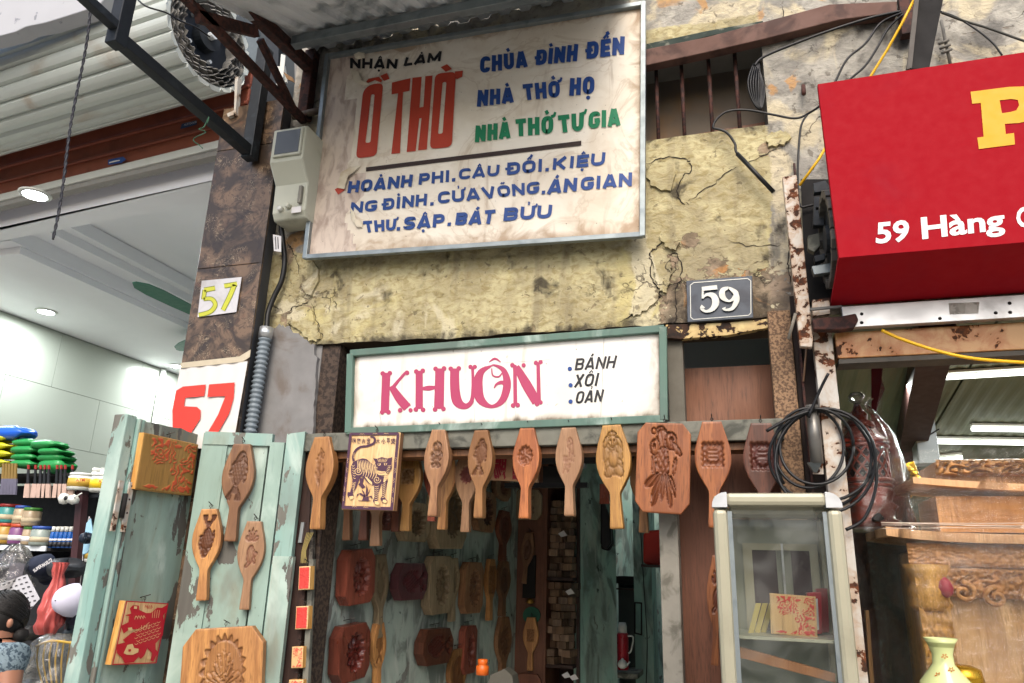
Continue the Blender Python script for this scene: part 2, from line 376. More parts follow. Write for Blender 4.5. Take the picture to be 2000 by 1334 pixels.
def M_glass(name, rough=.02, tint='#f4fffa', alpha=.9, bump=0):
    n = N(name); t = n.new('ShaderNodeBsdfTransparent'); t.inputs[0].default_value = col(tint); g = n.new('ShaderNodeBsdfGlossy'); g.inputs['Roughness'].default_value = rough
    fr = n.new('ShaderNodeFresnel'); fr.inputs[0].default_value = 1.5; mx = n.new('ShaderNodeMixShader')
    df = n.new('ShaderNodeBsdfDiffuse'); df.inputs[0].default_value = col('#cfd2cc'); m2 = n.new('ShaderNodeMixShader')
    d = n.noise(7, 6, n.co(), 1.0); n.ln(n.ramp(d, .35, .75, .01, .01 + (1 - alpha)), m2.inputs[0])
    n.ln(t.outputs[0], m2.inputs[1]); n.ln(df.outputs[0], m2.inputs[2])
    n.ln(n.math('MINIMUM', n.math('MULTIPLY', fr.outputs[0], (1.0 if name == 'altar_film' else 1.7) if bump else 1.0), 1.0), mx.inputs[0]); n.ln(m2.outputs[0], mx.inputs[1]); n.ln(g.outputs[0], mx.inputs[2])
    if bump:
        b = n.new('ShaderNodeBump'); b.inputs['Strength'].default_value = 1; b.inputs['Distance'].default_value = bump
        a1 = n.noise(9, 5, n.co((1, 1, 3.4), rot=(.4, .2, .5)), 2.2, .65)
        n.ln(a1, b.inputs['Height'])
        for q in (fr, g): n.ln(b.outputs[0], q.inputs['Normal'])
    n.ln(mx.outputs[0], n.out.inputs[0]); return n.m
def M_emit(name, c, s):
    n = N(name); n.b.inputs['Base Color'].default_value = col(c); n.b.inputs['Emission Color'].default_value = col(c); n.b.inputs['Emission Strength'].default_value = s; return n.m
MT = {}
MT['ink_blue'] = M_plain('ink_blue', '#164084', .5, .2, 20); MT['ink_red'] = M_plain('ink_red', '#b23c26', .5, .15, 20)
MT['ink_green'] = M_plain('ink_green', '#0d7a52', .5, .2, 20); MT['ink_black'] = M_plain('ink_black', '#1b1a1e', .5, .2, 20); MT['ink_bar'] = M_plain('ink_bar', '#33221f', .6, .3, 30)
MT['galv'] = M_plain('galvanised', '#8d9698', .42, .35, 22, .6, .1, '#6b7478', 14)
MT['steel_dark'] = M_plain('steel_blue_black', '#1f252b', .6, .4, 20, .1, .2, '#3a4248', 9, (.55, .8))
MT['black'] = M_plain('black_rubber', '#111214', .45, .3); MT['blackdull'] = M_plain('black_dull', '#1c1a19', .85, .4, 12)
MT['rust'] = M_speckrust('rust_red', '#4a2a22', '#2c1c1a', 40); MT['rustpost'] = M_speckrust('rust_speckle', '#5a4433', '#8f7256', 110)
MT['whiterust'] = M_rustpaint('white_rust_paint', '#b3b0a8', .575, var='#9c7f62', sc=15); MT['whiterust2'] = M_rustpaint('white_rust_heavy', '#b8b1a6', .53, sc=24, var='#a07a55')
MT['rustbeam'] = M_rustpaint('rust_beam', '#b58c5c', .56, '#6d3c1a', '#3a2213', '#96501c', 9)
MT['alu'] = M_plain('aluminium', '#a6a28c', .45, .2, 12, .3, .06, '#8d8a76', 5, (.55, .8))
MT['alub'] = M_plain('aluminium_bright', '#c9cccd', .35, .2, 14, .75, .08, '#8f8f8c', 6)
MT['cement'] = M_plain('grey_cement', '#858483', .9, .35, 14, 0, .9, '#6a625c', 5, (.5, .66))
MT['rail'] = M_plain('grey_weathered_wood', '#77776c', .8, .4, 22, 0, .6, '#45463f', 11, (.46, .62))
MT['teal_frame'] = M_tealpaint('teal_frame_paint', '#587468', '#4d665c', chip=.64, stain='#5a6658')
MT['door_teal'] = M_tealpaint('door_teal_paint', '#8ca398', '#7d9388', chip=.585, wood='#66645d', stain='#7b7460')
MT['door_teal2'] = M_tealpaint('door_teal_bright', '#7d9f96', '#8a9f96', chip=.565, wood='#77756c', stain='#7b8472')
MT['wall_teal'] = M_tealpaint('shop_wall_teal', '#9fb0a7', '#abb6ae', chip=.60, wood='#8a8c86', stain='#7d857d', dark='#55635e', mott='#b9c0b8')
MT['wall_teal2'] = M_tealpaint('back_wall_teal', '#8fb5a8', '#9db3a7', chip=.64, wood='#7b8178', stain='#7f8a7d', mott='#a9b5a8')
MT['darkwood'] = M_wood('dark_wood', '#3a2720', '#2a1a15', rough=.7)
MT['ply'] = M_wood('brown_plywood', '#80543b', '#6c452f', rough=.6, gs=.8, tintv=.05)
MT['ply2'] = M_wood('dark_brown_panel', '#744a36', '#5f3b2a', rough=.55, tintv=.05)
MT['white'] = M_plain('white_paint', '#d9d8d2', .45, .06, 10, 0, .05, '#b9b2a2', 5, (.58, .9))
MT['whitep'] = M_plain('white_plastic', '#c9cbc4', .4, .08, 8, 0, .05, '#9c9b8c', 7, (.58, .85))
MT['ceil'] = M_plain('ceiling_white', '#e4e5e8', .8, .05, 6, 0, .02); MT['red'] = M_plain('red_acrylic', '#940c1a', .75, .1, 30, 0, .06, '#8a1220', 5, (.5, .8), spec=.12)
MT['yellow'] = M_plain('yellow_vinyl', '#cf9606', .6, .05); MT['whitev'] = M_plain('white_vinyl', '#cfcdcd', .4, .04)
MT['yellowc'] = M_plain('yellow_cable', '#e8b414', .4, .15); MT['glass'] = M_glass('pane_glass', alpha=.91, tint='#fbfcfa')
MT['wrap2'] = M_glass('altar_film', .07, '#fffefa', .94, .012)
MT['wrap'] = M_glass('plastic_wrap', .10, '#fffefb', .97, .007)
# ------------------------------------------------------------------ special surfaces
def M_plaster():
    n = N('old_limewash_plaster'); z = n.attr('zone'); st = n.attr('stain'); ex = n.attr('bare')
    a = n.noise(6, 6, n.co(), .8); b = n.noise(28, 6, n.co((1, 1, 1.6)), .6); c = n.noise(90, 4, n.co())
    y = n.mix(n.ramp(a, .3, .7), col('#b9b089'), col('#968c6c')); y = n.mix(n.ramp(b, .42, .68, 0, .75), y, col('#87794f')); y = n.mix(n.ramp(n.noise(3.1, 5, n.co(), 1.), .53, .68, 0, .65), y, col('#bdb17a'))
    y = n.mix(n.ramp(n.noise(5, 6, n.co((2.4, 1, .3)), .5), .52, .72, 0, .5), y, col('#6e6552')); y = n.mix(n.ramp(n.noise(1.9, 7, n.co((1, 1, 1.2)), .6), .50, .66, 0, .55), y, col('#8a816a')); y = n.mix(n.ramp(n.noise(2.7, 7, n.co((1, 1, .9)), 1.1), .57, .62, 0, .6), y, col('#c3bba2'))
    g = n.mix(n.ramp(a, .35, .65), col('#a5a196'), col('#807d76')); g = n.mix(n.ramp(n.noise(4.2, 5, n.co(), 1.1), .5, .62, 0, .8), g, col('#c0b496'))
    g = n.mix(n.ramp(n.noise(5.2, 6, n.co((1, 1, .7)), .9), .60, .66, 0, .8), g, col('#a97f4c')); g = n.mix(n.ramp(n.noise(6.1, 6, n.co((1, 1, .5)), .6), .53, .64, 0, .8), g, col('#5d5b57'))  ; g = n.mix(n.ramp(b, .45, .7, 0, .5), g, col('#6d6a64'))
    o = n.mix(n.ramp(n.math('ADD', z, n.math('MULTIPLY', n.math('SUBTRACT', b, .5), .9)), .42, .58), y, g)
    bare = n.ramp(n.math('ADD', ex, n.math('MULTIPLY', n.math('SUBTRACT', b, .5), 1.1)), .5, .54)
    bc = n.mix(n.ramp(n.noise(12, 5, n.co(), .5), .4, .62), col('#8f7c68'), col('#55483c')); bc = n.mix(n.ramp(n.noise(9, 4, n.co(), .9), .56, .66), bc, col('#a87848')); o = n.mix(n.math('MULTIPLY', bare, .85), o, bc)
    ck = n.vor(4.5, n.co((1, 1, 1))); wv = n.new('ShaderNodeVectorMath'); wv.operation = 'ADD'; cn = n.new('ShaderNodeTexNoise'); cn.inputs['Scale'].default_value = 7; cn.inputs['Detail'].default_value = 5
    n.ln(n.co(), cn.inputs['Vector']); sc_ = n.new('ShaderNodeVectorMath'); sc_.operation = 'SCALE'; sc_.inputs['Scale'].default_value = .35; n.ln(cn.outputs['Color'], sc_.inputs[0]); n.ln(n.co(), wv.inputs[0]); n.ln(sc_.outputs[0], wv.inputs[1])
    ck = n.vor(2.6, wv.outputs[0]); gate = n.ramp(n.noise(2.3, 3, n.co(), .4), .53, .62, 0, .8); crack = n.math('MULTIPLY', n.ramp(ck, .004, .014, 1, 0), gate)
    o = n.mix(n.math('MULTIPLY', crack, .8), o, col('#2e261e'))
    pit = n.ramp(n.math('ADD', n.noise(30, 6, n.co(), .4), n.math('MULTIPLY', n.noise(2.6, 4), .22)), .735, .775); o = n.mix(n.math('MULTIPLY', pit, .55), o, col('#3d3226'))
    fl = n.ramp(n.math('ADD', n.noise(13, 7, n.co((1, 1, 1.3)), .5), n.math('MULTIPLY', n.noise(2.2, 2), .16)), .74, .765); o = n.mix(n.math('MULTIPLY', fl, .5), o, col('#6b5a45'))
    sm = n.ramp(n.math('ADD', st, n.math('MULTIPLY', n.math('SUBTRACT', n.noise(16, 7, n.co((1, 1, .8)), .7), .5), 2.4)), .30, 1.05); o = n.mix(n.math('MULTIPLY', sm, .85), o, col('#27211b'))
    h = n.math('ADD', n.math('MULTIPLY', b, .9), n.math('MULTIPLY', c, .35)); h = n.math('SUBTRACT', h, n.math('MULTIPLY', crack, 1.2)); h = n.math('SUBTRACT', h, n.math('MULTIPLY', n.math('ADD', bare, fl), .7))
    return n.fin(o, .9, h, .75, .009)
MT['plaster'] = M_plaster()
def M_marble():
    n = N('brown_marble_tile'); a = n.noise(5, 7, n.co(rnd=3), 1.8); o = n.mix(n.ramp(a, .38, .6), col('#6d5845'), col('#362b22'))
    o = n.mix(n.ramp(n.noise(4.3, 5, n.co((1, 1, 1.5)), 1.2), .58, .72, 0, .6), o, col('#6d4432'))
    o = n.mix(n.ramp(n.noise(17, 5, n.co(), 2.5), .5, .62, 0, .6), o, col('#2a211c'))
    w1 = n.new('ShaderNodeTexNoise'); v = n.ramp(n.math('ABSOLUTE', n.math('SUBTRACT', n.noise(13, 3, n.co((1, 1, .9)), 3.6), .5)), 0, .016, 1, 0)
    g = n.ramp(n.noise(9, 3, n.co()), .5, .6); o = n.mix(n.math('MULTIPLY', n.math('MULTIPLY', v, g), .6), o, col('#c2ad8e'))
    return n.fin(o, .32, a, .1, .001)
MT['marble'] = M_marble()
MT['slatw'] = M_plain('shutter_slat_white', '#bdc3bd', .42, .12, 7, .1, .05, '#a08f7d', 3, (.55, .8)); MT['slatb'] = M_plain('shutter_slat_brown', '#8a4a36', .42, .2, 9, .1, .06, '#6a3728', 4)
MT['greysteel'] = M_plain('corrugated_grey', '#d3d9dc', .5, .12, 6, .05, .05, '#737d80', 4, (.5, .75))
MT['tile'] = M_plain('cream_tile', '#a3a99d', .12, .06, 2, 0, .01); MT['conduit'] = M_plain('grey_conduit', '#77828a', .5, .15)
MT['asphalt'] = M_plain('asphalt', '#5d5b58', .9, .3, 60, 0, .5); MT['paving'] = M_plain('paving', '#a8a398', .85, .3, 30, 0, .4)
MT['signcloth'] = None
def M_bigsign():
    n = N('weathered_cloth_sign'); a = n.noise(2.6, 7, n.co(), 1.2); b = n.noise(7, 8, n.co((1, 1, 1.2)), 1.5); f = n.noise(55, 4, n.co())
    o = n.mix(n.ramp(a, .35, .65), col('#e2dbcd'), col('#d2c7b5')); o = n.mix(n.ramp(b, .50, .70, 0, .3), o, col('#b5a48c'))
    ring = n.ramp(n.math('ABSOLUTE', n.math('SUBTRACT', n.noise(2.4, 6, n.co(), 1.5), .52)), 0, .018, 1, 0); o = n.mix(n.math('MULTIPLY', ring, .25), o, col('#9a7f60'))
    o = n.mix(n.ramp(n.noise(4, 5, n.co((3.2, 1, .5)), .8), .62, .76, 0, .45), o, col('#8d765e'))
    e = n.attr('edge'); o = n.mix(n.ramp(n.math('ADD', e, n.math('MULTIPLY', n.math('SUBTRACT', b, .5), 1.4)), .55, 1.1, 0, .7), o, col('#937659'))
    l = n.attr('bare'); lc = n.mix(n.ramp(n.noise(12, 5, n.co((2, 1, .8)), .6), .4, .7), col('#cbbcae'), col('#a39186')); o = n.mix(n.ramp(n.math('ADD', l, n.math('MULTIPLY', n.math('SUBTRACT', b, .5), .5)), .45, .55), o, lc)
    sp = n.ramp(n.noise(70, 3, n.co()), .70, .73); o = n.mix(n.math('MULTIPLY', sp, .6), o, col('#3c2f25'))
    return n.fin(o, .7, n.math('ADD', b, n.math('MULTIPLY', f, .2)), .35, .004)
MT['bigsign'] = M_bigsign()
# ------------------------------------------------------------------ ground and street
o = box('road', (-60, -60, -.05), (60, -3.9, -.13), MT['asphalt']); tag(o, kind='structure')
o = box('pavement', (-60, -3.9, -.13), (60, 8, 0), MT['paving']); tag(o, kind='structure')
o = box('ground', (-200, -200, -.2), (200, 200, -.14), MT['paving']); tag(o, kind='structure')
# ------------------------------------------------------------------ plaster facade (relief grid with a window opening)
LZ = P(1075, 645, 0)[2]
zT, zB = P(1380, 92, 0)[2], P(1380, 262, 0)[2] + .01
wx0, wx1 = P(1200, 180, 0)[0], P(1497, 180, 0)[0]
X0, X1, Z1 = -2.09, 1.9, 5.2
st_px = [(745, 575, 26, .9), (840, 533, 30, .8), (1065, 560, 26, 1.1), (1190, 552, 34, .8), (995, 515, 26, .8), (655, 540, 22, .9), (1328, 372, 22, 1.2), (1397, 433, 17, 1.), (1440, 520, 30, .6), (1323, 335, 16, .9),
         (1322, 600, 20, .8), (1478, 435, 16, .7), (1505, 500, 22, .7), (1300, 520, 16, .9), (1342, 612, 30, .5), (1500, 600, 34, .8), (1540, 430, 20, .9), (590, 460, 20, .6), (1570, 155, 10, 1.2), (1555, 60, 30, .6), (1270, 330, 20, .8), (1320, 555, 12, .9), (880, 495, 30, .5),
         (620, 100, 40, 1.), (690, 90, 50, .8), (1250, 100, 30, .8), (600, 180, 30, .9), (1700, 60, 60, .7), (1760, 75, 40, 1.), (1290, 30, 40, .4), (1420, 45, 30, .5), (1330, 560, 20, .6)]
bare_px = [(1310, 510, 26), (1330, 600, 40), (1400, 520, 30), (1470, 580, 40), (1510, 560, 30), (1345, 470, 26), (600, 560, 26), (560, 620, 20), (1520, 620, 30), (1490, 290, 20), (590, 420, 30), (620, 470, 20), (560, 500, 26), (600, 610, 20)]
def wall_attrs(V):
    x, z = V[:, 0], V[:, 2]; st = np.zeros(len(V)); ba = np.zeros(len(V))
    for u, v, r, s in st_px:
        c = P(u, v, 0); rr = r * .0021; wx_ = .11 * (fbm(x * 13, z * 13, 4, 5) - .5); wz_ = .15 * (fbm(x * 13, z * 13, 4, 15) - .5); d = (((x - c[0] + wx_) * (1.5 if int(u) % 2 else .8)) ** 2 + (z - c[2] + wz_) ** 2) ** .5; st = np.maximum(st, s * np.exp(-(d / rr) ** 2))
    for u, v, r in bare_px:
        c = P(u, v, 0); rr = r * .0023; d = ((x - c[0]) ** 2 + (z - c[2]) ** 2) ** .5; ba = np.maximum(ba, .75 * np.exp(-(d / rr) ** 2))
    st = np.maximum(st, .62 * sst(-.08, -.01, z - zB) * sst(.004, -.004, z - zB - .01) * (x > -.35) * (x < wx1 + .05)); ba = np.maximum(ba, .68 * sst(-.38, -.2, x) * sst(.34, .1, z - LZ)); st = np.maximum(st, .42 * sst(-.3, -.1, x) * sst(.3, .0, z - LZ) * fbm(x * 9, z * 9, 3, 8) * 1.6); st = np.maximum(st, .8 * np.exp(-((z - LZ) / .03) ** 2) * (vn(x * 9, z * 0 + 3, 2) > .35))
    zn = sst(.13, .22, x + .06 * (vn(z * 4, x * 4, 3) - .5)); zn = np.maximum(zn, sst(3.88, 3.98, z + .05 * (vn(x * 6, z * 6, 7) - .5))); zn = np.maximum(zn, sst(-1.84, -1.92, x) * sst(2.95, 3.1, z)); zn = np.maximum(zn, sst(.08, 0, np.abs(z - 3.62)) * (x > -.3) * .5)
    return zn, st, ba
step = .014
xs = np.arange(X0, X1 + step, step); zs = np.arange(LZ, Z1, step); nx, nz = len(xs), len(zs)
GX, GZ = np.meshgrid(xs, zs, indexing='ij')
relief = .012 * (fbm(GX * 3, GZ * 3, 4, 1) - .5) + .006 * (fbm(GX * 16, GZ * 16, 3, 2) - .5)
crk = np.abs(fbm(GX * 2.2, GZ * 2.2, 4, 9) - .5); relief = relief + .006 * sst(.0, .02, crk) - .006
Vw = np.stack([GX, -relief, GZ], -1).reshape(-1, 3); Vw[:, 2] += np.where(np.isclose(Vw[:, 2], zs[0]), .03 * (fbm(Vw[:, 0] * 7, Vw[:, 0] * 0, 4, 4) - .6), 0)
zn, st, ba = wall_attrs(Vw)
Fw = []
for i in range(nx - 1):
    xm = (xs[i] + xs[i + 1]) / 2
    for j in range(nz - 1):
        zm = (zs[j] + zs[j + 1]) / 2
        if wx0 < xm < wx1 and zB < zm < zT: continue
        a = i * nz + j; Fw.append((a, a + nz, a + nz + 1, a + 1))
wall = thing('plaster_wall', 'flaking yellow limewashed plaster wall above the mould shop doorway', 'wall', (-.9, 0, LZ))
mk('plaster_face', Vw, Fw, MT['plaster'], wall, smooth=True, attrs={'zone': zn, 'stain': st, 'bare': ba})
for nm, a, b in (('lintel_soffit', (X0 + .3, .012, LZ + .005), (.24, .3, LZ + .04)), ):
    box(nm, a, b, M_plain('soffit_brown', '#4a3a2b', .9, .5, 12, 0, .6), wall)
# long cracks and lifted plaster flakes
def relief_at(x, z): return .012 * (fbm(x * 3, z * 3, 4, 1) - .5) + .006 * (fbm(x * 16, z * 16, 3, 2) - .5) + .006 * sst(.0, .02, np.abs(fbm(x * 2.2, z * 2.2, 4, 9) - .5)) - .006
def crack(px, w0=2.2):
    q = smoothpts([np.array(p, float) for p in px], 8); V = []; n_ = len(q)
    for i, p in enumerate(q):
        jx, jz = 7 * (vn(i * .9, len(px), 3) - .5), 7 * (vn(i * .9, len(px), 9) - .5); c = P(p[0] + jx, p[1] + jz, 0); ww = w0 * .0008 * (.3 + 1.2 * vn(i * .7, 5, 6)) * (1 if 2 < i < n_ - 3 else .3)
        d = q[min(i + 1, n_ - 1)] - q[max(i - 1, 0)]; d = d / (np.linalg.norm(d) + 1e-9)
        for sg_ in (-1, 1): x_, z_ = c[0] - d[1] * ww * sg_, c[2] - d[0] * ww * sg_; V.append((x_, -float(relief_at(np.array([x_]), np.array([z_]))[0]) - .0022, z_))
    mk('crack', V, [(2 * i, 2 * i + 1, 2 * i + 3, 2 * i + 2) for i in range(n_ - 1)], MT['crackdark'], wall)
MT['crackdark'] = M_plain('crack_shadow_grime', '#241d17', .95)
for px_, w_ in (([(1309, 450), (1286, 481), (1272, 492), (1271, 515), (1274, 546), (1286, 565), (1288, 581), (1253, 608), (1211, 627)], 3.4), ([(606, 589), (590, 594), (575, 600), (562, 608)], 2.4), ([(610, 592), (618, 619), (625, 642), (629, 662)], 2.2), ([(1344, 394), (1390, 362), (1434, 330), (1475, 311), (1527, 285)], 2.4), ([(1262, 320), (1300, 308), (1340, 312), (1352, 330), (1330, 350), (1324, 385), (1345, 400)], 3.), ([(1302, 496), (1325, 500), (1330, 540), (1318, 575), (1322, 610), (1312, 640)], 3.), ([(1420, 470), (1470, 480), (1530, 478)], 2.), ([(1540, 480), (1538, 520), (1545, 560)], 2.4), ([(1525, 10), (1528, 35), (1505, 48)], 2.), ([(556, 470), (575, 500), (585, 540)], 2.)): crack(px_, w_)
for px_ in ([(1276, 503), (1290, 496), (1305, 502), (1311, 520), (1308, 545), (1300, 570), (1290, 566), (1282, 552), (1278, 530)], [(1256, 560), (1280, 570), (1286, 582), (1262, 604), (1238, 616), (1232, 600)], [(1288, 456), (1312, 450), (1326, 470), (1318, 486), (1300, 480)], [(566, 612), (600, 598), (614, 625), (624, 660), (604, 664), (585, 645), (562, 630)], [(592, 500), (612, 510), (622, 540), (606, 575), (590, 560)], [(1500, 262), (1530, 256), (1545, 266), (1530, 280), (1502, 284)], [(1265, 330), (1300, 316), (1318, 330), (1308, 370), (1272, 360)]):
    j_ = [tuple(np.array(p) + np.array([2.2 * math.sin(i * 2.3), 2.2 * math.cos(i * 3.1)])) for i, p in enumerate(smoothpts([np.array(p, float) for p in px_], 4, True))]; pxprism('plaster_flake', j_, PY(-.013), .02, MT['plaster'], wall)
# window reveal
rv = M_plain('reveal_grey', '#7d7b74', .9, .4, 10, 0, .6)
box('window_reveal', (wx1 - .003, .012, zB - .02), (wx1 + .02, .22, zT + .02), rv, wall); box('window_reveal', (wx0, .012, zB - .05), (wx1, .22, zB - .004), rv, wall); box('window_reveal', (wx0, .012, zT + .004), (wx1, .22, zT + .03), rv, wall)
win = thing('barred_window', 'small window opening closed by a brown board behind upright iron bars', 'window', ((wx0 + wx1) / 2, .1, zB))
box('board', (wx0, .20, zB - .03), (wx1 + .01, .22, zT + .03), M_plain('board_grey_brown', '#6a5f53', .7, .25, 10, 0, .1, '#7d5f3f', 2.5), win)
pxprism('board_strip', [(1260, 128), (1505, 78), (1505, 108), (1260, 152)], PY(.19), .012, M_wood('orange_strip', '#8a5c36', '#6c472b', tintv=.05), win)
pxprism('board_strip', [(1300, 272), (1505, 236), (1505, 262), (1300, 290)], PY(.19), .012, MT['ply'], win)
for u in (1283, 1333, 1387, 1440):
    a = P(u, 80, .05); x = P(u, 180, .05)[0]; tube('bar', [(x, .05, zB - .02), (x, .05, zT + .01)], .009, MT['rust'], win, 6)
wb = pxprism('window_head_beam', [(1250, 98), (1380, 72), (1500, 40), (1620, 8), (1752, 2), (1752, 24), (1640, 38), (1500, 74), (1380, 102), (1250, 130)], PY(-.05), .05, M_plain('brown_iron', '#6b4f45', .8, .35, 14, 0, .4, '#46322c', 9, (.45, .65)), bevel=.004)
tag(wb, 'long rusty brown beam crossing above the barred window', 'beam')
gl = pxprism('green_ledge', [(1250, 88), (1380, 60), (1490, 40), (1493, 46), (1380, 72), (1250, 106)], PY(-.03), .03, M_plain('green_black', '#2c3b34', .8, .5, 15, 0, .5, '#6f6f62', 12, (.5, .62)), bevel=.003)
tag(gl, 'dark green ledge just above the rusty window beam', 'ledge')
# small bolt and black cord bundle
o = tube('iron_bolt', [P(1569, 168, -.01), P(1570, 183, -.05)], .009, MT['rust'], None, 8); tag(o, 'short rusty bolt sticking out of the plaster right of the window', 'bolt')
cb = joinG([tubeG([P(1474 + q, 125, -.01), P(1466 + q * 1.7, 160, -.03), P(1472 + q, 195, -.02), P(1486, 214, -.01), P(1490 - q, 180, -.01), P(1484, 140, -.02), P(1474 + q, 125, -.01)], .004, 5, 4) for q in (-3, 0, 3, 6, 9)])
o = mk('cord_bundle', cb[0], cb[1], MT['black'], smooth=True); tag(o, 'bundle of black cord hung on the right edge of the barred window', 'cable')
# left pier of shop 59
pr = thing('doorway_pier', 'smooth grey cement pier left of the shop doorway', 'pillar', (-1.9, 0, 0))
pz1 = P(570, 650, .02)[2]
_ce = [tuple(np.array(p) + np.array([random.uniform(-3, 3), random.uniform(-4, 4)])) for p in smoothpts([(533, 646), (548, 636), (562, 640), (580, 652), (598, 664), (612, 676), (618, 700)], 5)]
pxprism('cement_face', _ce + [tuple(np.array(p) + np.array([random.uniform(-1.5, 1.5), 0])) for p in smoothpts([(617, 710), (614, 780), (609, 860)], 7)] + [(500, 870), (512, 700)], PY(-.006), .02, MT['cement'], pr)
xa, xb = P(506, 850, .02)[0] - .02, P(612, 850, .02)[0]
box('pier_core', (xa, .015, 0), (xb, .35, LZ + .1), MT['cement'], pr)
# door frame post, dark recess and transom
df = thing('door_frame', 'old dark brown door frame with grey rail across the mould shop entrance', 'door frame', (-.8, .1, 0))
x_, x2_ = P(613, 850, .03)[0], P(650, 850, .03)[0]
box('jamb', (x_, .02, 0), (x2_, .14, LZ + .02), M_speckrust('jamb_brown', '#4b3d33', '#2b221d', 60), df)
box('transom_panel', (x2_, .13, 2.13), (P(690, 850, .13)[0] + .06, .15, LZ + .02), M_plain('teal_black', '#20292b', .7, .3, 10), df)
ra = P(610, 853, -.02); rb = P(1524, 820, -.02)
V, Fc = beamG((-1.78, -.012, 2.098), (.165, -.012, 2.108), .10, .075); mk('rail', V, Fc, MT['rail'], df, bevel=.003)
V, Fc = beamG((-1.70, .02, 2.045), (.15, .02, 2.055), .10, .028); mk('rail_lip', V, Fc, M_wood('rail_brown', '#7d5636', '#5a3a22'), df, bevel=.002)
box('post', (P(1288, 1050, .03)[0], .02, 0), (P(1325, 1050, .03)[0], .11, 2.05), M_plain('post_grey', '#8a867b', .8, .3, 24, 0, .6, '#5d5a50', 12, (.5, .65)), df, bevel=.004)
box('upright', (P(1303, 700, .02)[0], .02, 2.14), (P(1334, 700, .02)[0], .10, LZ + .01), M_plain('upright_grey', '#6a665c', .85, .4, 20, 0, .6), df, bevel=.003)
pn = thing('plywood_partition', 'tall brown plywood panel closing the right part of the doorway', 'panel', (0, .15, 0))
box('panel', (P(1325, 1050, .11)[0] + .002, .16, 0), (P(1515, 760, .16)[0] + .03, .175, P(1420, 718, .16)[2]), MT['ply2'], pn)
box('panel', (P(1303, 700, .15)[0], .145, 2.14), (P(1512, 760, .145)[0] + .02, .158, P(1420, 716, .145)[2]), MT['ply'], pn)
box('transom_back', (P(1303, 700, .15)[0] - .1, .75, 2.30), (P(1512, 760, .145)[0] + .3, .76, 2.8), M_plain('grey_back', '#8d9398', .7, .1, 5), pn)
o = pxprism('lintel_angle', [(1300, 634), (1420, 630), (1545, 618), (1545, 632), (1420, 655), (1330, 662), (1300, 660)], PY(-.012), .03, M_rustpaint('yellow_chipped_angle', '#c2ad72', .50, '#3a2415', '#1d140f', '#9a7a48', 13), bevel=.002)
tag(o, 'yellow painted iron lintel edge with rust chips under the number plate', 'lintel')
# right rusty post
rp = thing('speckled_iron_post', 'brown speckled iron post at the right side of the doorway', 'post', (.2, 0, 0))
xr0 = P(1507, 720, -.03)[0]; xr1 = P(1553, 720, -.03)[0]
box('post', (xr0, -.03, 0), (xr1, .05, 2.56), MT['rustpost'], rp, bevel=.004)
box('channel', (xr1 + .004, -.01, 0), (xr1 + .085, .06, 2.62), M_plain('channel_dark', '#2d211d', .8, .5, 15, 0, .4), rp)
box('channel_lip', (xr1 + .018, -.04, 0), (xr1 + .026, -.01, 2.60), MT['rust'], rp); box('channel_lip', (xr1 + .072, -.04, 0), (xr1 + .08, -.01, 2.40), MT['rust'], rp)
# white rusty post + hanging white slat
xw0 = P(1592, 700, -.12)[0]; xw1 = P(1630, 700, -.12)[0]
wp = box('white_iron_post', (xw0, -.12, 0), (xw1, -.07, P(1610, 600, -.12)[2]), MT['whiterust'], bevel=.003); tag(wp, 'white painted iron post with rust patches beside the display cabinet', 'post')
ws = pxprism('white_iron_slat', [(1528, 345), (1556, 341), (1588, 662), (1586, 678), (1563, 676), (1560, 655)], PY(-.16), .03, MT['whiterust2'], bevel=.003); ws.name = 'rusty_iron_bar'; tag(ws, 'upright rusty white iron slat beside the red sign, end sticking up', 'slat')
# ------------------------------------------------------------------ big cloth sign
bs = thing('cloth_sign', 'large weathered cream sign with blue red and green Vietnamese lettering in a grey metal frame', 'sign', (-1.1, -.06, 2.95))
SG = Pl((0, -.075, 0), (0, -1, 0))
c4 = [SG.hit(*q) for q in [(600, 500), (1252, 455), (1254, 12), (642, 114)]]
n1, n2 = 90, 60; V = []; ed = []; br = []
for i in range(n1 + 1):
    for j in range(n2 + 1):
        s, t = i / n1, j / n2; p = (c4[0] * (1 - s) + c4[1] * s) * (1 - t) + (c4[3] * (1 - s) + c4[2] * s) * t
        p = p.copy(); p[1] += -.004 * fbm(s * 9, t * 7, 3, 4) + .004; V.append(p)
        ed.append(max(0, 1 - min(t * 7, (1 - t) * 12, (1 - s) * 14)) * 1.0)
        lim = .115 + .03 * (vn(t * 6, 1, 3) - .5) * 2 + (.07 if t < .38 else 0) * (vn(t * 9, 4, 5) + .3) - (.04 if t > .75 else 0); br.append(1.0 if s < lim else 0.0)
F_ = [(i * (n2 + 1) + j, (i + 1) * (n2 + 1) + j, (i + 1) * (n2 + 1) + j + 1, i * (n2 + 1) + j + 1) for i in range(n1) for j in range(n2)]
mk('cloth', V, F_, MT['bigsign'], bs, smooth=True, attrs={'edge': ed, 'bare': br})
pxprism('backing', [(600, 500), (1252, 455), (1254, 12), (642, 114)], PY(-.068), .03, MT['galv'], bs)
for a, b in (((596, 503), (1256, 459)), ((1255, 463), (1257, 6)), ((1260, 8), (638, 111)), ((641, 108), (597, 506))):
    pa, pb = P(*a, -.083), P(*b, -.083); (pa.__setitem__(1, -.0845), pb.__setitem__(1, -.0845)) if abs(a[0] - b[0]) < 60 else 0; beam('frame_bar', pa, pb, .022, .024 if a[0] != b[0] else .02, MT['galv'], bs, up=(0, -1, 0), bevel=.002)
S = lambda *p: zq(2.6676, 560, 0, *p)
def word(body, q, mat, off=.035, emb=.0): return (mat, block(body, S(*q), SG, .262 if emb >= .035 else .275))
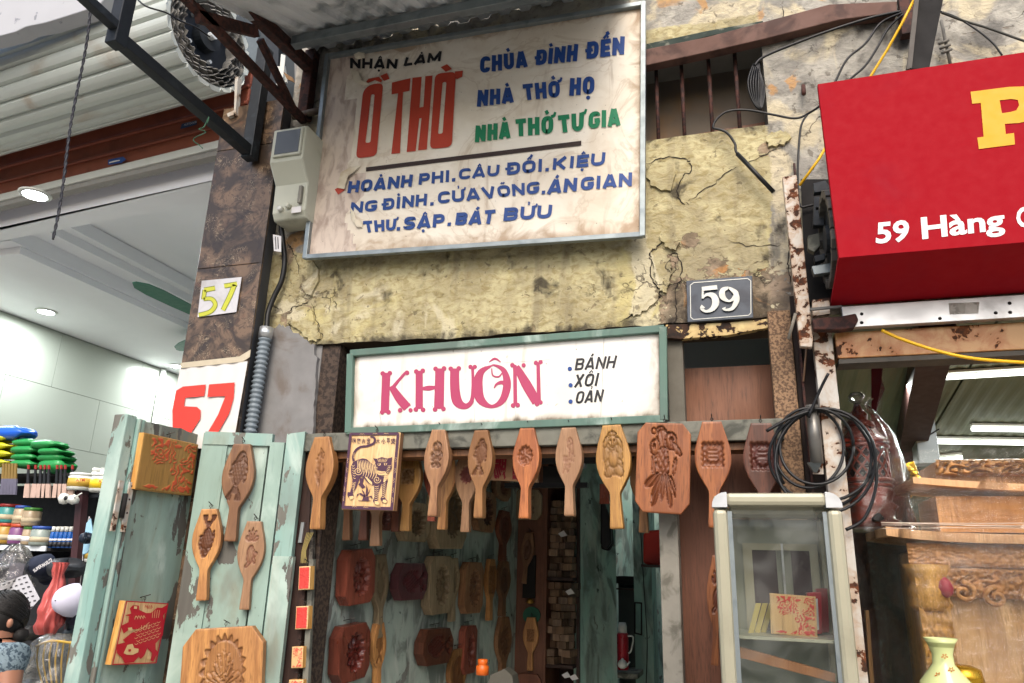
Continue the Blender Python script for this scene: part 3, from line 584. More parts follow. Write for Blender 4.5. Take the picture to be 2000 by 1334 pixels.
WL = [word('NHẬN', [(330, 302), (580, 308), (572, 358), (330, 356)], 'ink_black', .03, .02), word('LÀM', [(622, 300), (808, 265), (800, 318), (608, 345)], 'ink_black', .03, .02),
 word('CHÙA', [(1010, 297), (1248, 264), (1255, 348), (1005, 382)], 'ink_blue', .03, .045), word('ĐÌNH', [(1303, 262), (1520, 228), (1512, 318), (1297, 340)], 'ink_blue', .03, .045), word('ĐỀN', [(1567, 220), (1762, 187), (1758, 282), (1562, 308)], 'ink_blue', .03, .04),
 word('NHÀ', [(997, 470), (1180, 455), (1182, 533), (990, 557)], 'ink_blue', .03, .045), word('THỜ', [(1228, 440), (1423, 418), (1423, 505), (1240, 523)], 'ink_blue', .03, .04), word('HỌ', [(1477, 408), (1605, 395), (1602, 487), (1472, 500)], 'ink_blue', .03, .05),
 word('NHÀ', [(985, 655), (1165, 633), (1165, 718), (980, 742)], 'ink_green', .03, .05), word('THỜ', [(1192, 622), (1390, 600), (1388, 695), (1195, 712)], 'ink_green', .03, .045), word('TƯ', [(1412, 602), (1550, 585), (1545, 680), (1425, 692)], 'ink_green', .03, .05), word('GIA', [(1575, 585), (1735, 562), (1738, 652), (1570, 672)], 'ink_green', .03, .05),
 word('HOÀNH', [(325, 945), (658, 908), (650, 972), (315, 1007)], 'ink_blue', .035, .02), word('PHI', [(692, 905), (850, 885), (848, 948), (686, 963)], 'ink_blue', .035, .02), word('CÂU', [(900, 880), (1110, 857), (1105, 915), (895, 937)], 'ink_blue', .035, .02), word('ĐỐI', [(1150, 848), (1335, 827), (1332, 893), (1147, 912)], 'ink_blue', .035, .02), word('KIỆU', [(1390, 825), (1662, 792), (1655, 860), (1385, 885)], 'ink_blue', .035, .02),
 word('NG', [(337, 1055), (475, 1040), (468, 1100), (330, 1112)], 'ink_blue', .035, .02), word('ĐÌNH', [(505, 1035), (733, 1008), (728, 1070), (500, 1095)], 'ink_blue', .035, .02), word('CỬA', [(790, 1000), (1003, 977), (1008, 1040), (785, 1062)], 'ink_blue', .035, .02), word('VÕNG', [(1010, 978), (1320, 943), (1312, 1008), (1030, 1035)], 'ink_blue', .035, .02), word('ÁN', [(1370, 938), (1515, 925), (1510, 995), (1355, 1012)], 'ink_blue', .035, .03), word('GIAN', [(1535, 925), (1800, 897), (1798, 968), (1530, 992)], 'ink_blue', .035, .02),
 word('THƯ', [(395, 1152), (573, 1140), (565, 1200), (410, 1212)], 'ink_blue', .035, .02), word('SẬP', [(615, 1132), (825, 1112), (820, 1180), (605, 1198)], 'ink_blue', .035, .02), word('BÁT', [(885, 1110), (1090, 1090), (1075, 1165), (877, 1173)], 'ink_blue', .035, .02), word('BỬU', [(1135, 1083), (1385, 1066), (1377, 1135), (1128, 1152)], 'ink_blue', .035, .02)]
for (x, y) in ((870, 937), (1357, 884), (757, 1062), (1338, 1002), (582, 1192), (847, 1168)): WL.append(('ink_blue', polyG(S((x - 9, y - 8), (x + 9, y - 10), (x + 8, y + 8), (x - 10, y + 10)), SG)))
WL.append(('ink_bar', polyG(S((413, 872), (1535, 733), (1535, 757), (413, 893)), SG)))
def rr(pts, r=.3, n=4):
    """rounded polygon in the drawing plane"""
    out = []; m = len(pts)
    for i in range(m):
        p0, p1, p2 = [np.array(pts[(i + k - 1) % m], float) for k in range(3)]
        a = p1 + (p0 - p1) * min(r / np.linalg.norm(p0 - p1), .49); b = p1 + (p2 - p1) * min(r / np.linalg.norm(p2 - p1), .49)
        for k in range(n + 1): t = k / n; out.append(tuple(a * (1 - t) ** 2 + 2 * p1 * t * (1 - t) + b * t * t))
    return out
RL = [(rr([(398, 470), (440, 438), (503, 432), (468, 812), (360, 826)], 28), [rr([(440, 492), (458, 490), (436, 742), (410, 745)], 9)]),
      ([(548, 430), (645, 407), (640, 473), (606, 480), (590, 798), (545, 802), (580, 486), (546, 492)], ()), ([(655, 405), (703, 400), (692, 560), (712, 557), (722, 397), (760, 393), (730, 778), (684, 783), (702, 615), (690, 617), (672, 787), (625, 792)], ()),
      (rr([(773, 385), (882, 372), (860, 765), (745, 777)], 30), [rr([(812, 428), (832, 426), (812, 695), (788, 698)], 9)]), ([(876, 372), (918, 368), (914, 400), (888, 412), (876, 408)], ()), ([(802, 350), (835, 334), (862, 360), (828, 374)], ()),
      ([(405, 440), (425, 410), (480, 400), (497, 418), (492, 430), (460, 418)], ()), ([(487, 395), (522, 380), (536, 410), (507, 422)], ()), ([(250, 987), (285, 966), (303, 990), (268, 1014)], ())]
for a, h in RL: WL.append(('ink_red', polyG(S(*a), SG, .0015, [S(*q) for q in h])))
for m_ in ('ink_blue', 'ink_red', 'ink_green', 'ink_black', 'ink_bar'):
    [mk('lettering' if m_ != 'ink_bar' else 'underline_bar', g[0], g[1], MT[m_], bs) for k, g in WL if k == m_]
# torn curls of cloth on the left part of the sign
pap = M_plain('torn_cloth', '#d6cdb8', .7, .15, 12, 0, .2, '#a89374', 6)
for pts, ht in (([(345, 270), (372, 255), (405, 270), (408, 300), (372, 310), (355, 300)], .02), ([(335, 365), (375, 372), (400, 430), (440, 440), (400, 446), (362, 430), (340, 400)], .022), ([(280, 900), (330, 870), (385, 862), (350, 895), (318, 925), (300, 985), (262, 978)], .02), ([(330, 1075), (352, 1110), (345, 1140), (390, 1150), (395, 1185), (365, 1180), (335, 1140)], .02)):
    q = S(*pts); cx = sum(a for a, b in q) / len(q); cy = sum(b for a, b in q) / len(q)
    Vt = [SG.hit(cx, cy, ht)] + [SG.hit(a, b, .004 + .010 * (k % 2)) for k, (a, b) in enumerate(q)]
    Ft = [(0, 1 + k, 1 + (k + 1) % len(q)) for k in range(len(q))]; mk('torn_flap', Vt, Ft, pap, bs, smooth=True)
# ------------------------------------------------------------------ shop name sign
ks = thing('name_sign', 'white wooden shop sign with pink lettering KHUÔN in a green frame', 'sign', (-.93, -.04, 2.16))
KG = Pl((0, -.055, 0), (0, -1, 0))
pxprism('board', [(686, 838), (1296, 815), (1293, 644), (688, 692)], PY(-.053), .03, MT['white'], ks)
def M_nameboard():
    n = N('name_board_paint'); a = n.noise(5, 6, n.co(), .8); e = n.attr('edge'); o = n.mix(n.ramp(a, .35, .7), col('#dcdad4'), col('#cbc8bf'))
    d = n.math('ADD', e, n.math('MULTIPLY', n.math('SUBTRACT', n.noise(9, 7, n.co((1.5, 1, .7)), .5), .5), 1.5)); o = n.mix(n.ramp(d, .35, 1.0, 0, .75), o, col('#86765e')); o = n.mix(n.ramp(d, .75, 1.1, 0, .8), o, col('#3f3326'))
    o = n.mix(n.ramp(n.noise(6, 6, n.co((4, 1, .35)), .3), .60, .74, 0, .4), o, col('#a5937a')); sp = n.ramp(n.noise(50, 3, n.co()), .70, .74, 0, .6); o = n.mix(sp, o, col('#7a6c58'))
    return n.fin(o, .45, a, .15, .002)
c5 = [P(u, v, -.055) for u, v in ((688, 837), (1295, 815), (1292, 645), (690, 691))]; V = []; ed = []
for i in range(61):
    for j in range(21):
        s, t = i / 60, j / 20; V.append((c5[0] * (1 - s) + c5[1] * s) * (1 - t) + (c5[3] * (1 - s) + c5[2] * s) * t); ed.append(max(0, 1 - min(t * 7, (1 - t) * 12, s * 20, (1 - s) * 20)))
mk('painted_face', V, [(i * 21 + j, (i + 1) * 21 + j, (i + 1) * 21 + j + 1, i * 21 + j + 1) for i in range(60) for j in range(20)], M_nameboard(), ks, attrs={'edge': ed})
for a, b in (((686, 692), (682, 846)), ((680, 843), (1300, 819)), ((1297, 822), (1295, 640)), ((1298, 643), (686, 691))):
    beam('frame_bar', P(*a, -.062 - (.0018 if abs(a[0] - b[0]) < 60 else 0)), P(*b, -.062 - (.0018 if abs(a[0] - b[0]) < 60 else 0)), .029, .030, MT['teal_frame'], ks, up=(0, -1, 0), bevel=.003)
K = lambda p: [(560 + q[0] / 2.5974, 450 + q[1] / 2.5974) + ((q[2] / 2.5974,) if len(q) > 2 else ()) for q in p]
def kd(x, y, r): u, v = K([(x, y)])[0]; return discG(u, v, r / 2.5974, KG, .0022 + random.random() * .0004)
def kr(pts, sm=6): return ribbonG(K(pts), KG, .0018 + random.random() * .0003, sm)
G = [kr([(505, 722, 42), (497, 925, 42)], 0), kr([(602, 722, 13), (560, 770, 16), (528, 812, 20)]), kr([(530, 790, 30), (570, 850, 44), (612, 900, 46)]), kr([(672, 712, 36), (672, 905, 38)], 0), kr([(777, 700, 46), (772, 905, 50)], 0), kr([(686, 803, 14), (722, 800, 26), (755, 796, 14)]),
     kr([(852, 700, 46), (853, 800, 48), (866, 868, 50), (905, 892, 30), (937, 868, 22), (944, 800, 15), (943, 690, 15)]), kr([(1157, 682, 18), (1160, 885, 20)], 0), kr([(1165, 690, 30), (1215, 780, 50), (1268, 872, 46)]), kr([(1275, 668, 18), (1280, 880, 20)], 0),
     kr([(1035, 688, 10), (985, 720, 34), (968, 790, 52), (985, 860, 44), (1040, 893, 18), (1095, 860, 34), (1118, 780, 40), (1100, 710, 26), (1055, 684, 10), (1035, 688, 8)]), kr([(1118, 800, 12), (1095, 772, 20), (1065, 780, 12), (1052, 800, 6)]), kr([(1040, 700, 6), (1045, 735, 8), (1075, 742, 8), (1095, 720, 5)]), kr([(1026, 668, 4), (1056, 650, 12), (1086, 668, 4)], 3)]
for x, y, r in [(487, 726, 12), (523, 724, 12), (484, 922, 12), (516, 922, 12), (610, 722, 12), (575, 912, 12), (628, 912, 11), (657, 716, 12), (690, 712, 12), (655, 908, 12), (692, 910, 12), (755, 702, 12), (798, 700, 12), (752, 908, 12), (795, 905, 12), (832, 702, 12), (873, 700, 12), (932, 692, 11), (954, 692, 11), (1145, 684, 12), (1202, 684, 11), (1148, 888, 12), (1172, 886, 12), (1264, 672, 11), (1288, 668, 11), (1270, 880, 12), (1288, 872, 11)]: G.append(kd(x, y, r))
V, Fc = joinG(G); mk('lettering', V, Fc, M_plain('pink_paint', '#a5385c', .5, .12, 10), ks)
G = [block('BÁNH', K([(1470, 650), (1678, 634), (1662, 698), (1460, 710)]), KG, .18), block('XÔI', K([(1468, 732), (1590, 722), (1575, 788), (1455, 797)]), KG, .18), block('OẢN', K([(1475, 816), (1612, 806), (1598, 868), (1462, 880)]), KG, .18)]
V, Fc = joinG(G); mk('lettering', V, Fc, MT['ink_black'], ks)
V, Fc = joinG([kd(1436, 702, 11), kd(1440, 785, 11), kd(1440, 868, 11)]); mk('bullet_mark', V, Fc, MT['ink_blue'], ks)
V, Fc = joinG([kr([(470, 925, 2), (478, 970, 1.6), (476, 1010, 1.6)], 3), kr([(948, 800, 1.2), (950, 900, 1.4), (955, 985, 1.2)], 3), kr([(1610, 535, 1.5), (1605, 640, 1.8), (1600, 800, 1.5), (1592, 950, 1.2)], 3), kr([(1150, 890, 1.2), (1162, 930, 1.2), (1158, 980, 1)], 3), kr([(1100, 672, 1), (1335, 655, 1.2)], 0)])
tag(mk('surface_crack', V, Fc, M_plain('crack_grey', '#8c877f', .8), ks), kind='stuff')
# ------------------------------------------------------------------ number plate 59
np_ = thing('number_plate', 'dark grey enamel house number plate 59 with raised silver numerals', 'number plate', P(1405, 625, -.01))
Q = lambda *p: zq(2.6667, 1250, 450, *p)
NPL = Pl((0, -.03, 0), (0, -1, 0))
pxprism('plate', Q((240, 262), (585, 235), (590, 455), (247, 478)), NPL, .018, M_plain('plate_grey', '#3f4650', .45, .25, 20, .2, .1, '#2b2f38', 9), np_, bevel=.002)
sil = M_plain('silver_paint', '#a9aba6', .4, .25, 40, .4, .2)
bd_ = Q((262, 285), (280, 272), (560, 250), (577, 262), (578, 430), (565, 442), (278, 464), (264, 452)); V, Fc = joinG([ribbonG([(*bd_[i], 1.6), (*bd_[(i + 1) % 8], 1.6)], NPL, .002, 0) for i in range(8)]); mk('border_line', V, Fc, sil, np_)
_qk = [0]
def qr(pts, lift, sm=6):
    _qk[0] += 1; lift = lift + .00025 * (_qk[0] % 6)
    return ribbonG([(1250 + a / 2.6667, 450 + b / 2.6667, c / 2.6667) for a, b, c in pts], NPL, lift, sm)
G = []
for L_ in (.002, .005, .008):
    e = (.008 - L_) * 300
    G += [qr([(322, 305, 20 + e), (402, 296, 22 + e)], L_, 0), qr([(328, 296, 10 + e), (326, 355, 9 + e)], L_, 0), qr([(326, 352, 8 + e), (350, 334, 14 + e), (382, 342, 30 + e), (394, 376, 36 + e), (378, 408, 24 + e), (345, 422, 12 + e), (322, 408, 16 + e), (330, 394, 22 + e)], L_),
          qr([(462, 298, 10 + e), (432, 312, 26 + e), (430, 345, 30 + e), (462, 368, 10 + e), (492, 350, 20 + e), (498, 325, 26 + e), (462, 298, 10 + e)], L_), qr([(496, 320, 22 + e), (504, 360, 28 + e), (482, 405, 18 + e), (445, 414, 10 + e), (436, 402, 20 + e)], L_)]
V, Fc = joinG(G); mk('numeral', V, Fc, sil, np_)
# ------------------------------------------------------------------ interior box of shop 59
ish = thing('shop_interior_wall', 'dark teal stained plaster walls inside the mould shop', 'wall', (-.8, 2, 0))
SW = PV((-1.76, .1), (-1.46, 2.2)); SWd = _n([-1.46 + 1.76, 2.1, 0])
def vwall(nm, a, b, z0, z1, mat, par, th=.05):
    d = _n([b[0] - a[0], b[1] - a[1], 0]); nn = np.array([d[1], -d[0], 0]);
    if np.dot(O - np.array([a[0], a[1], 0]), nn) > 0: nn = -nn
    return prism(nm, [(a[0], a[1], z0), (b[0], b[1], z0), (b[0], b[1], z1), (a[0], a[1], z1)], nn * th, mat, par)
vwall('side_wall', (-1.76, .15), (-1.46, 2.2), 0, 2.95, MT['wall_teal'], ish)
bx0 = P(1003, 1100, 2.2)[0]; bx1 = P(1062, 1100, 2.2)[0]
box('brown_panel', (bx0 - .02, 2.2, 0), (bx1, 2.25, 2.9), MT['ply2'], ish)
tx0, tx1 = P(1130, 1100, 2.35)[0], P(1203, 1100, 2.6)[0]
vwall('mid_wall', (tx0, 2.35), (tx1, 2.6), 0, 2.9, MT['wall_teal2'], ish)
box('back_wall', (-2.5, 3.9, 0), (1.2, 3.95, 4.5), MT['wall_teal2'], ish)
box('right_wall', (.22, .4, 0), (.27, 3.9, 2.94), MT['wall_teal2'], ish); box('shelf_back', (bx1, 2.62, 0), (tx0 + .05, 2.66, 2.9), MT['darkwood'], ish)
o = box('shop_ceiling', (-2.5, .3, 2.95), (1.2, 2.62, 3.0), M_plain('dim_ceiling', '#b5b2a6', .9)); tag(o, kind='structure')
o = box('shop_floor', (-1.8, .1, .003), (.25, 3.9, .02), M_plain('pale_floor_tile', '#cfcabd', .4)); tag(o, kind='structure')
sh = thing('storage_shelf', 'tall dark wooden shelf unit at the back packed with little mould blocks', 'shelf', ((bx1 + tx0) / 2, 2.4, 0))
box('side_panel', (bx1 + .001, 2.2, 0), (bx1 + .02, 2.6, 2.75), MT['ply2'], sh); box('side_panel', (tx0 - .01, 2.33, 0), (tx0 + .01, 2.6, 2.75), MT['darkwood'], sh)
shz = [P(1100, 1128, 2.25)[2], P(1100, 1298, 2.25)[2], 2.55, .6]
for z in shz: box('shelf_board', (bx1 + .02, 2.22, z - .02), (tx0 - .01, 2.6, z), MT['darkwood'], sh)
lb = [M_wood('block_wood', '#9a7f66', '#6f5642', tintv=.5)]
blk = None
def blocks(z0, rows, cols, lab, x0, x1):
    global blk
    for c_ in range(cols):
        hgt = rows - (c_ if z0 > 1.7 else 0) - random.randint(0, 1)
        for r_ in range(max(hgt, 2)):
            x = x0 + (x1 - x0) * (c_ + .5) / cols + random.uniform(-.006, .006); y = 2.25 + random.uniform(0, .11); z = z0 + r_ * .046
            if blk is None:
                Vb, Fb = boxG(np.array([-.03, -.03, 0]), np.array([.03, .1, .043])); blk = mk('wood_block', Vb, Fb, lb[0], None, local=True, loc=(0, 0, 0), bevel=.002); o = blk
            else: o = blk.copy(); C.objects.link(o)
            o.matrix_world = Matrix.Translation((x, y, z)) @ Matrix.Rotation(random.uniform(-.45, .45), 4, 'Z'); tag(o, lab, 'wooden block', 'wooden blocks stacked on the back shelves')
blocks(shz[0], 11, 4, 'small plain wooden block in the stacks on the upper back shelf', bx1 + .03, tx0 - .03)
blocks(shz[1], 12, 4, 'small plain wooden block in the stacks on the lower back shelf', bx1 + .03, tx0 - .03)
# ------------------------------------------------------------------ house 57: pillar, ceiling, tiles, shutter
pl57 = thing('marble_pillar', 'pillar clad in brown veined marble tiles between house 57 and the plaster wall', 'pillar', (-2.25, -.12, 0))
xl, xr = -2.405, P(498, 600, -.12)[0]
zz = [0, .55, 1.1, 1.65, P(440, 520, -.12)[2] - .55, P(440, 520, -.12)[2], P(440, 300, -.12)[2] + .02, P(480, 205, -.12)[2]]
for a, b in zip(zz[:-1], zz[1:]): box('marble_tile', (xl, -.12, a + .0015), (xr, -.105, b - .0015), MT['marble'], pl57, bevel=.0015)
box('pillar_core', (xl + .004, -.104, 0), (-2.088, .25, zz[-1] - .01), M_plain('pillar_side_grey', '#55565a', .8, .3, 8, 0, .3, '#3b3c40', 4), pl57)
prism('side_face', [(xr + .001, -.118, 0), (-2.085, .0, 0), (-2.085, .0, zz[-1]), (xr + .001, -.118, zz[-1])], (-.02, .0, 0), M_plain('side_grey', '#4c4e53', .8, .3, 8, 0, .3, '#343539', 4), pl57)
SHP = PV((-2.45, .02), (-4.5, .235)); sdv = _n([-2.05, .215, 0]); s0 = np.array([-2.38, .0127, 0])
zc57 = 3.58
def zat(u, v): return SHP.hit(u, v)[2]
zb = (zat(150, 343) + zat(400, 283)) / 2; zt = 4.16
shut = thing('roller_shutter', 'half open brown and white roller shutter of house 57 with its coil above', 'shutter', (-3, .05, zb))
def shbox(nm, z0, z1, y0, y1, mat, bev=.0, par=None, s_a=0.0, s_b=2.6):
    a = s0 + sdv * s_a; b = s0 + sdv * s_b; n_ = np.array([sdv[1], -sdv[0], 0]); n_ = n_ if n_[1] < 0 else -n_
    pts = [a - n_ * y0, b - n_ * y0, b - n_ * y1, a - n_ * y1]
    V = [tuple(p + np.array([0, 0, z0])) for p in pts] + [tuple(p + np.array([0, 0, z1])) for p in pts]
    V, Fc = fixn(V, [(0, 1, 2, 3), (4, 5, 6, 7), (0, 1, 5, 4), (1, 2, 6, 5), (2, 3, 7, 6), (3, 0, 4, 7)]); return mk(nm, V, Fc, mat, par or shut, bevel=bev)
nsl = 4; hs = (zt - zb) / nsl
for k in range(nsl):
    z0 = zb + k * hs; shbox('slat', z0, z0 + hs * .80, -.0, .02, MT['slatb'], .006); shbox('slat_ridge', z0 + hs * .80, z0 + hs, -.012, .012, MT['slatb'], .005)
shbox('bottom_rail', zb - .05, zb - .002, -.012, .03, MT['whitep'], .004); shbox('rail_lower_strip', zb - .085, zb - .052, .0, .05, M_plain('alu_rail', '#8f8c86', .5, .2), .003)  # narrow grey strip just below the bottom rail
# coil
ca = np.array([-2.40, -.30, 4.115]); R0 = .268; axd = sdv; nn_ = np.array([sdv[1], -sdv[0], 0]); nn_ = nn_ if nn_[1] < 0 else -nn_     # nn_ points to the street
def cp(r, th, s): return ca + axd * s + (-nn_ * math.cos(th) + np.array([0, 0, 1]) * math.sin(th)) * r
nw = 21
for k in range(nw):
    t0 = -math.pi * 2 * k / nw + .1; V = []; m = 7
    for s_ in (0, 2.7):
        for i in range(m):
            t = t0 - (2 * math.pi / nw) * i / (m - 1) * .985; bul = [-.012, .004, .006, .007, .006, .004, -.012][i]
            V.append(cp(R0 + bul, t, s_ + (random.uniform(-.006, .006) if s_ == 0 else 0)))
        for i in reversed(range(m)):
            t = t0 - (2 * math.pi / nw) * i / (m - 1) * .985; V.append(cp(R0 - .02, t, s_))
    Fc = [(i, (i + 1) % (2 * m), (i + 1) % (2 * m) + 2 * m, i + 2 * m) for i in range(2 * m)] + [tuple(range(2 * m)), tuple(range(2 * m, 4 * m))]
    V, Fc = fixn(V, Fc); mk('slat', V, Fc, MT['slatw'], shut)
L = []; dk = M_plain('coil_edge', '#8f8d88', .5, .4, 30, .2, .3, '#3c3b3c', 14, (.55, .7))
for lay in range(5):
    r_ = R0 - .030 - lay * .019; n_ = 90; V = []
    for i in range(n_):
        t = 2 * math.pi * i / n_; wv = .005 * math.sin(t * (17 - lay) + lay * 2)
        for rr_, s_ in ((r_ + wv, .0 + .006 * (lay % 2)), (r_ + wv - .0035, .006 * (lay % 2)), (r_ + wv - .0035, 1.2), (r_ + wv, 1.2)): V.append(cp(rr_, t, s_ + .010 * math.sin(i * 1.7 + lay)))
    Fc = [(4 * i + a, 4 * i + (a + 1) % 4, 4 * ((i + 1) % n_) + (a + 1) % 4, 4 * ((i + 1) % n_) + a) for i in range(n_) for a in range(4)]
    V, Fc = fixn(V, Fc); L.append((V, Fc))
V, Fc = joinG(L); tag(mk('coil_layers', V, Fc, dk, shut), kind='stuff')
V = [cp(.165, 2 * math.pi * i / 32, .05) for i in range(32)]; prism('coil_disc', V, axd * .03, M_plain('disc_blue_black', '#1d2530', .5, .4, 14, .3), shut)
V = [cp(.07, 2 * math.pi * i / 24, .0) for i in range(24)]; prism('hub', V, axd * .06, MT['steel_dark'], shut)
V = [cp(.02, 2 * math.pi * i / 12, -.03) for i in range(12)]; prism('axle', V, axd * .06, MT['greysteel'], shut)
for ang in (.6, 2.4, 3.9, 5.2): V = [cp(.115, ang, .03) + (-nn_ * math.cos(2 * math.pi * i / 8) + np.array([0, 0, 1]) * math.sin(2 * math.pi * i / 8)) * .010 for i in range(8)]; prism('bolt', V, axd * .02, MT['greysteel'], shut)
# stickers on shutter
o = pxprism('sticker', [(211, 312), (240, 306), (246, 311), (237, 318), (211, 322)], Pl(SHP.p + SHP.n * .025, SHP.n), .001, MT['ink_blue'], shut)
V, Fc = ribbonG([(213, 318, 2), (222, 315.5, 2.6), (234, 313, 2)], Pl(SHP.p + SHP.n * .026, SHP.n)); mk('sticker_print', V, Fc, MT['whitev'], shut)
o = pxprism('sticker', [(355, 242), (384, 235), (384, 243), (352, 252)], Pl(SHP.p + SHP.n * .018, SHP.n), .001, M_plain('sticker_blue', '#1f3d63', .5), shut)
V, Fc = textG('AUSTDOOR', [(360, 242), (384, 236.5), (384, 240), (359, 246)], Pl(SHP.p + SHP.n * .019, SHP.n), .0); mk('sticker_print', V, Fc, MT['whitev'], shut)
gd = pxprism('shutter_guide', [(459, 150), (465, 150), (460, 222), (445, 228), (443, 222), (457, 215)], PY(-.14), .03, MT['whiterust'], shut)
# upper plaster band over 57
o = pxprism('upper_wall_band', [(-200, 0), (-200, 120), (0, 70), (30, 62), (50, 52), (90, 44), (150, 25), (190, 12), (260, -60), (-200, -60)], PY(-.62), .08, M_plain('white_soffit', '#a9abb0', .8, .1, 5, 0, .2, '#7c7f86', 12, (.64, .7)), bevel=.005)
tag(o, 'pale plaster band with broken edge above the roller shutter', 'wall')
# ceiling with recessed tray
ceil = []
Lx, Rx, Fy = P(0, 0, 0)[0] - 1.5, -2.1, .06
tyf = PZ(120, 447, zc57)[1]; txl = PZ(200, 552, zc57)[0]; tyb = 5.2; txr = -2.2 + 2.2
ZC = PZ(0, 605, zc57)[0]
def cbox(nm, a, b, mat=None):
    o = box(nm, a, b, mat or MT['ceil']); tag(o, kind='structure'); return o
tf0 = PZ(371, 400, zc57); tf1 = PZ(0, 471, zc57)
fr_ = prism('shop_ceiling', [(-2.15, .09, zc57), (Lx, .12 + (-2.15 - Lx) * .108, zc57), (Lx, tf1[1], zc57), (tf1[0], tf1[1], zc57), (tf0[0], tf0[1], zc57), (-2.15, tf0[1] - .02, zc57)], (0, 0, .35), MT['ceil']); tag(fr_, kind='structure')
cbox('shop_ceiling', (ZC - .05, max(tf1[1], .3) + .01, zc57), (txl, 7, zc57 + .3))
print('tyf', tyf, 'txl', txl, 'ZC', ZC, 'zb', zb); cbox('ceiling_step', (txl + .001, .43, zc57 + .10), (txl + .16, 6.78, zc57 + .255)); cbox('ceiling_step', (txl + .161, .43, zc57 + .16), (txl + .24, 6.78, zc57 + .255))
cbox('ceiling_tray', (txl, .42, zc57 + .26), (-2.09, 6.78, zc57 + .32)); cbox('ceiling_step', (txl + .25, tyb, zc57), (-2.1, 6.78, zc57 + .25))
sb = cbox('ceiling_beam', (txl - .42, tf1[1] + .1, zc57 - .05), (txl - .02, 7, zc57 - .001))
tw = thing('tiled_wall', 'glossy cream tiled side wall inside house 57', 'wall', (ZC, 2, 0))
box('wall_core', (ZC - .1, .3, 0), (ZC - .012, 7, zc57), M_plain('grout', '#9aa096', .8), tw)
z = zc57 - .012; rows = 0
while z > 1.0:
    y = 1.2 - (.45 if rows % 2 else 0)
    while y < 6.6:
        box('tile', (ZC - .011, y, max(z - .5, .9)), (ZC, y + .996, z - .004), MT['tile'], tw); y += 1.0
    z -= .5; rows += 1
cx = PX(313, 760, ZC + .03); tube('wall_conduit', [(ZC + .03, cx[1], 1.8), (ZC + .03, cx[1], zc57 - .02)], .03, MT['whitep'], tw)
bw = box('rear_wall', (ZC, 6.8, 0), (0, 6.9, zc57), MT['tile']); tag(bw, 'plain pale rear wall at the back of house 57', 'wall')
dw = box('party_wall', (-2.09, .3, 0), (-2.0, 6.8, 3.5), MT['ceil']); tag(dw, 'party wall between house 57 and the mould shop', 'wall')
fl = box('shop_floor', (ZC, .1, .004), (-2.1, 6.8, .02), bpy.data.materials['pale_floor_tile']); tag(fl, kind='structure')
em = M_emit('lamp_glow', '#f4f8ff', 14)
def downlight(u, v, lab, z=zc57):
    c = PZ(u, v, z - .012); t = thing('downlight', lab, 'ceiling light', c, 'recessed downlights in the ceiling of house 57')
    lathe('ring', c + np.array([0, 0, .0]), [(.075, 0), (.085, .004), (.085, .011), (.06, .011)], MT['whitep'], t, 20); lathe('lens', c + np.array([0, 0, -.002]), [(.062, 0), (.062, .003)], em, t, 20)
    l = bpy.data.lights.new('downlight_lamp', 'AREA'); l.shape = 'DISK'; l.size = .14; l.energy = 15; l.color = (.93, .97, 1); lo = bpy.data.objects.new('lamp', l); C.objects.link(lo); lo.parent = t; lo.location = (0, 0, -.02)
downlight(68, 382, 'round lit downlight close behind the shutter bottom rail'); downlight(90, 610, 'round lit downlight near the top of the tiled wall'); downlight(346, 716, 'small lit downlight just left of the marble pillar')
# more lamps further back, same fittings
downlight(-120, 560, 'lit downlight at the far left edge of the ceiling')
for k_, (u_, v_) in enumerate(((470, 800), (560, 760))): downlight(u_, v_, ['downlight hidden behind the pillar, deep in the shop', 'downlight hidden behind the mould shop wall', 'downlight just outside the left picture edge'][k_])
fan = thing('ceiling_fan', 'ceiling fan with a long flat green blade partly hidden by the pillar', 'fan', PZ(430, 640, zc57 - .02))
hb = PZ(440, 640, 3.4); lathe('motor', hb, [(.03, -.06), (.11, -.05), (.12, 0), (.10, .05), (.03, .07)], M_plain('fan_green', '#2c6a55', .4), fan); tube('down_rod', [hb, hb + np.array([0, 0, .42])], .012, MT['whitep'], fan)
tip = PZ(262, 552, 3.4); dd = tip - hb; L_ = np.linalg.norm(dd[:2]); dd = _n(dd); sd_ = np.array([-dd[1], dd[0], 0])
for a in (0, 2.094, 4.189):
    d2 = np.array([dd[0] * math.cos(a) - dd[1] * math.sin(a), dd[0] * math.sin(a) + dd[1] * math.cos(a), 0]); s2 = np.array([-d2[1], d2[0], .12]); V = []
    prof = [(.15, .03), (.3, .055), (.55, .07), (.8, .075), (.93, .06), (1, .015)]
    up_ = [hb + d2 * L_ * q + s2 * r for q, r in prof]; dn = [hb + d2 * L_ * q - s2 * r for q, r in reversed(prof)]
    prism('blade', up_ + dn, (0, 0, .006), bpy.data.materials['fan_green'], fan)
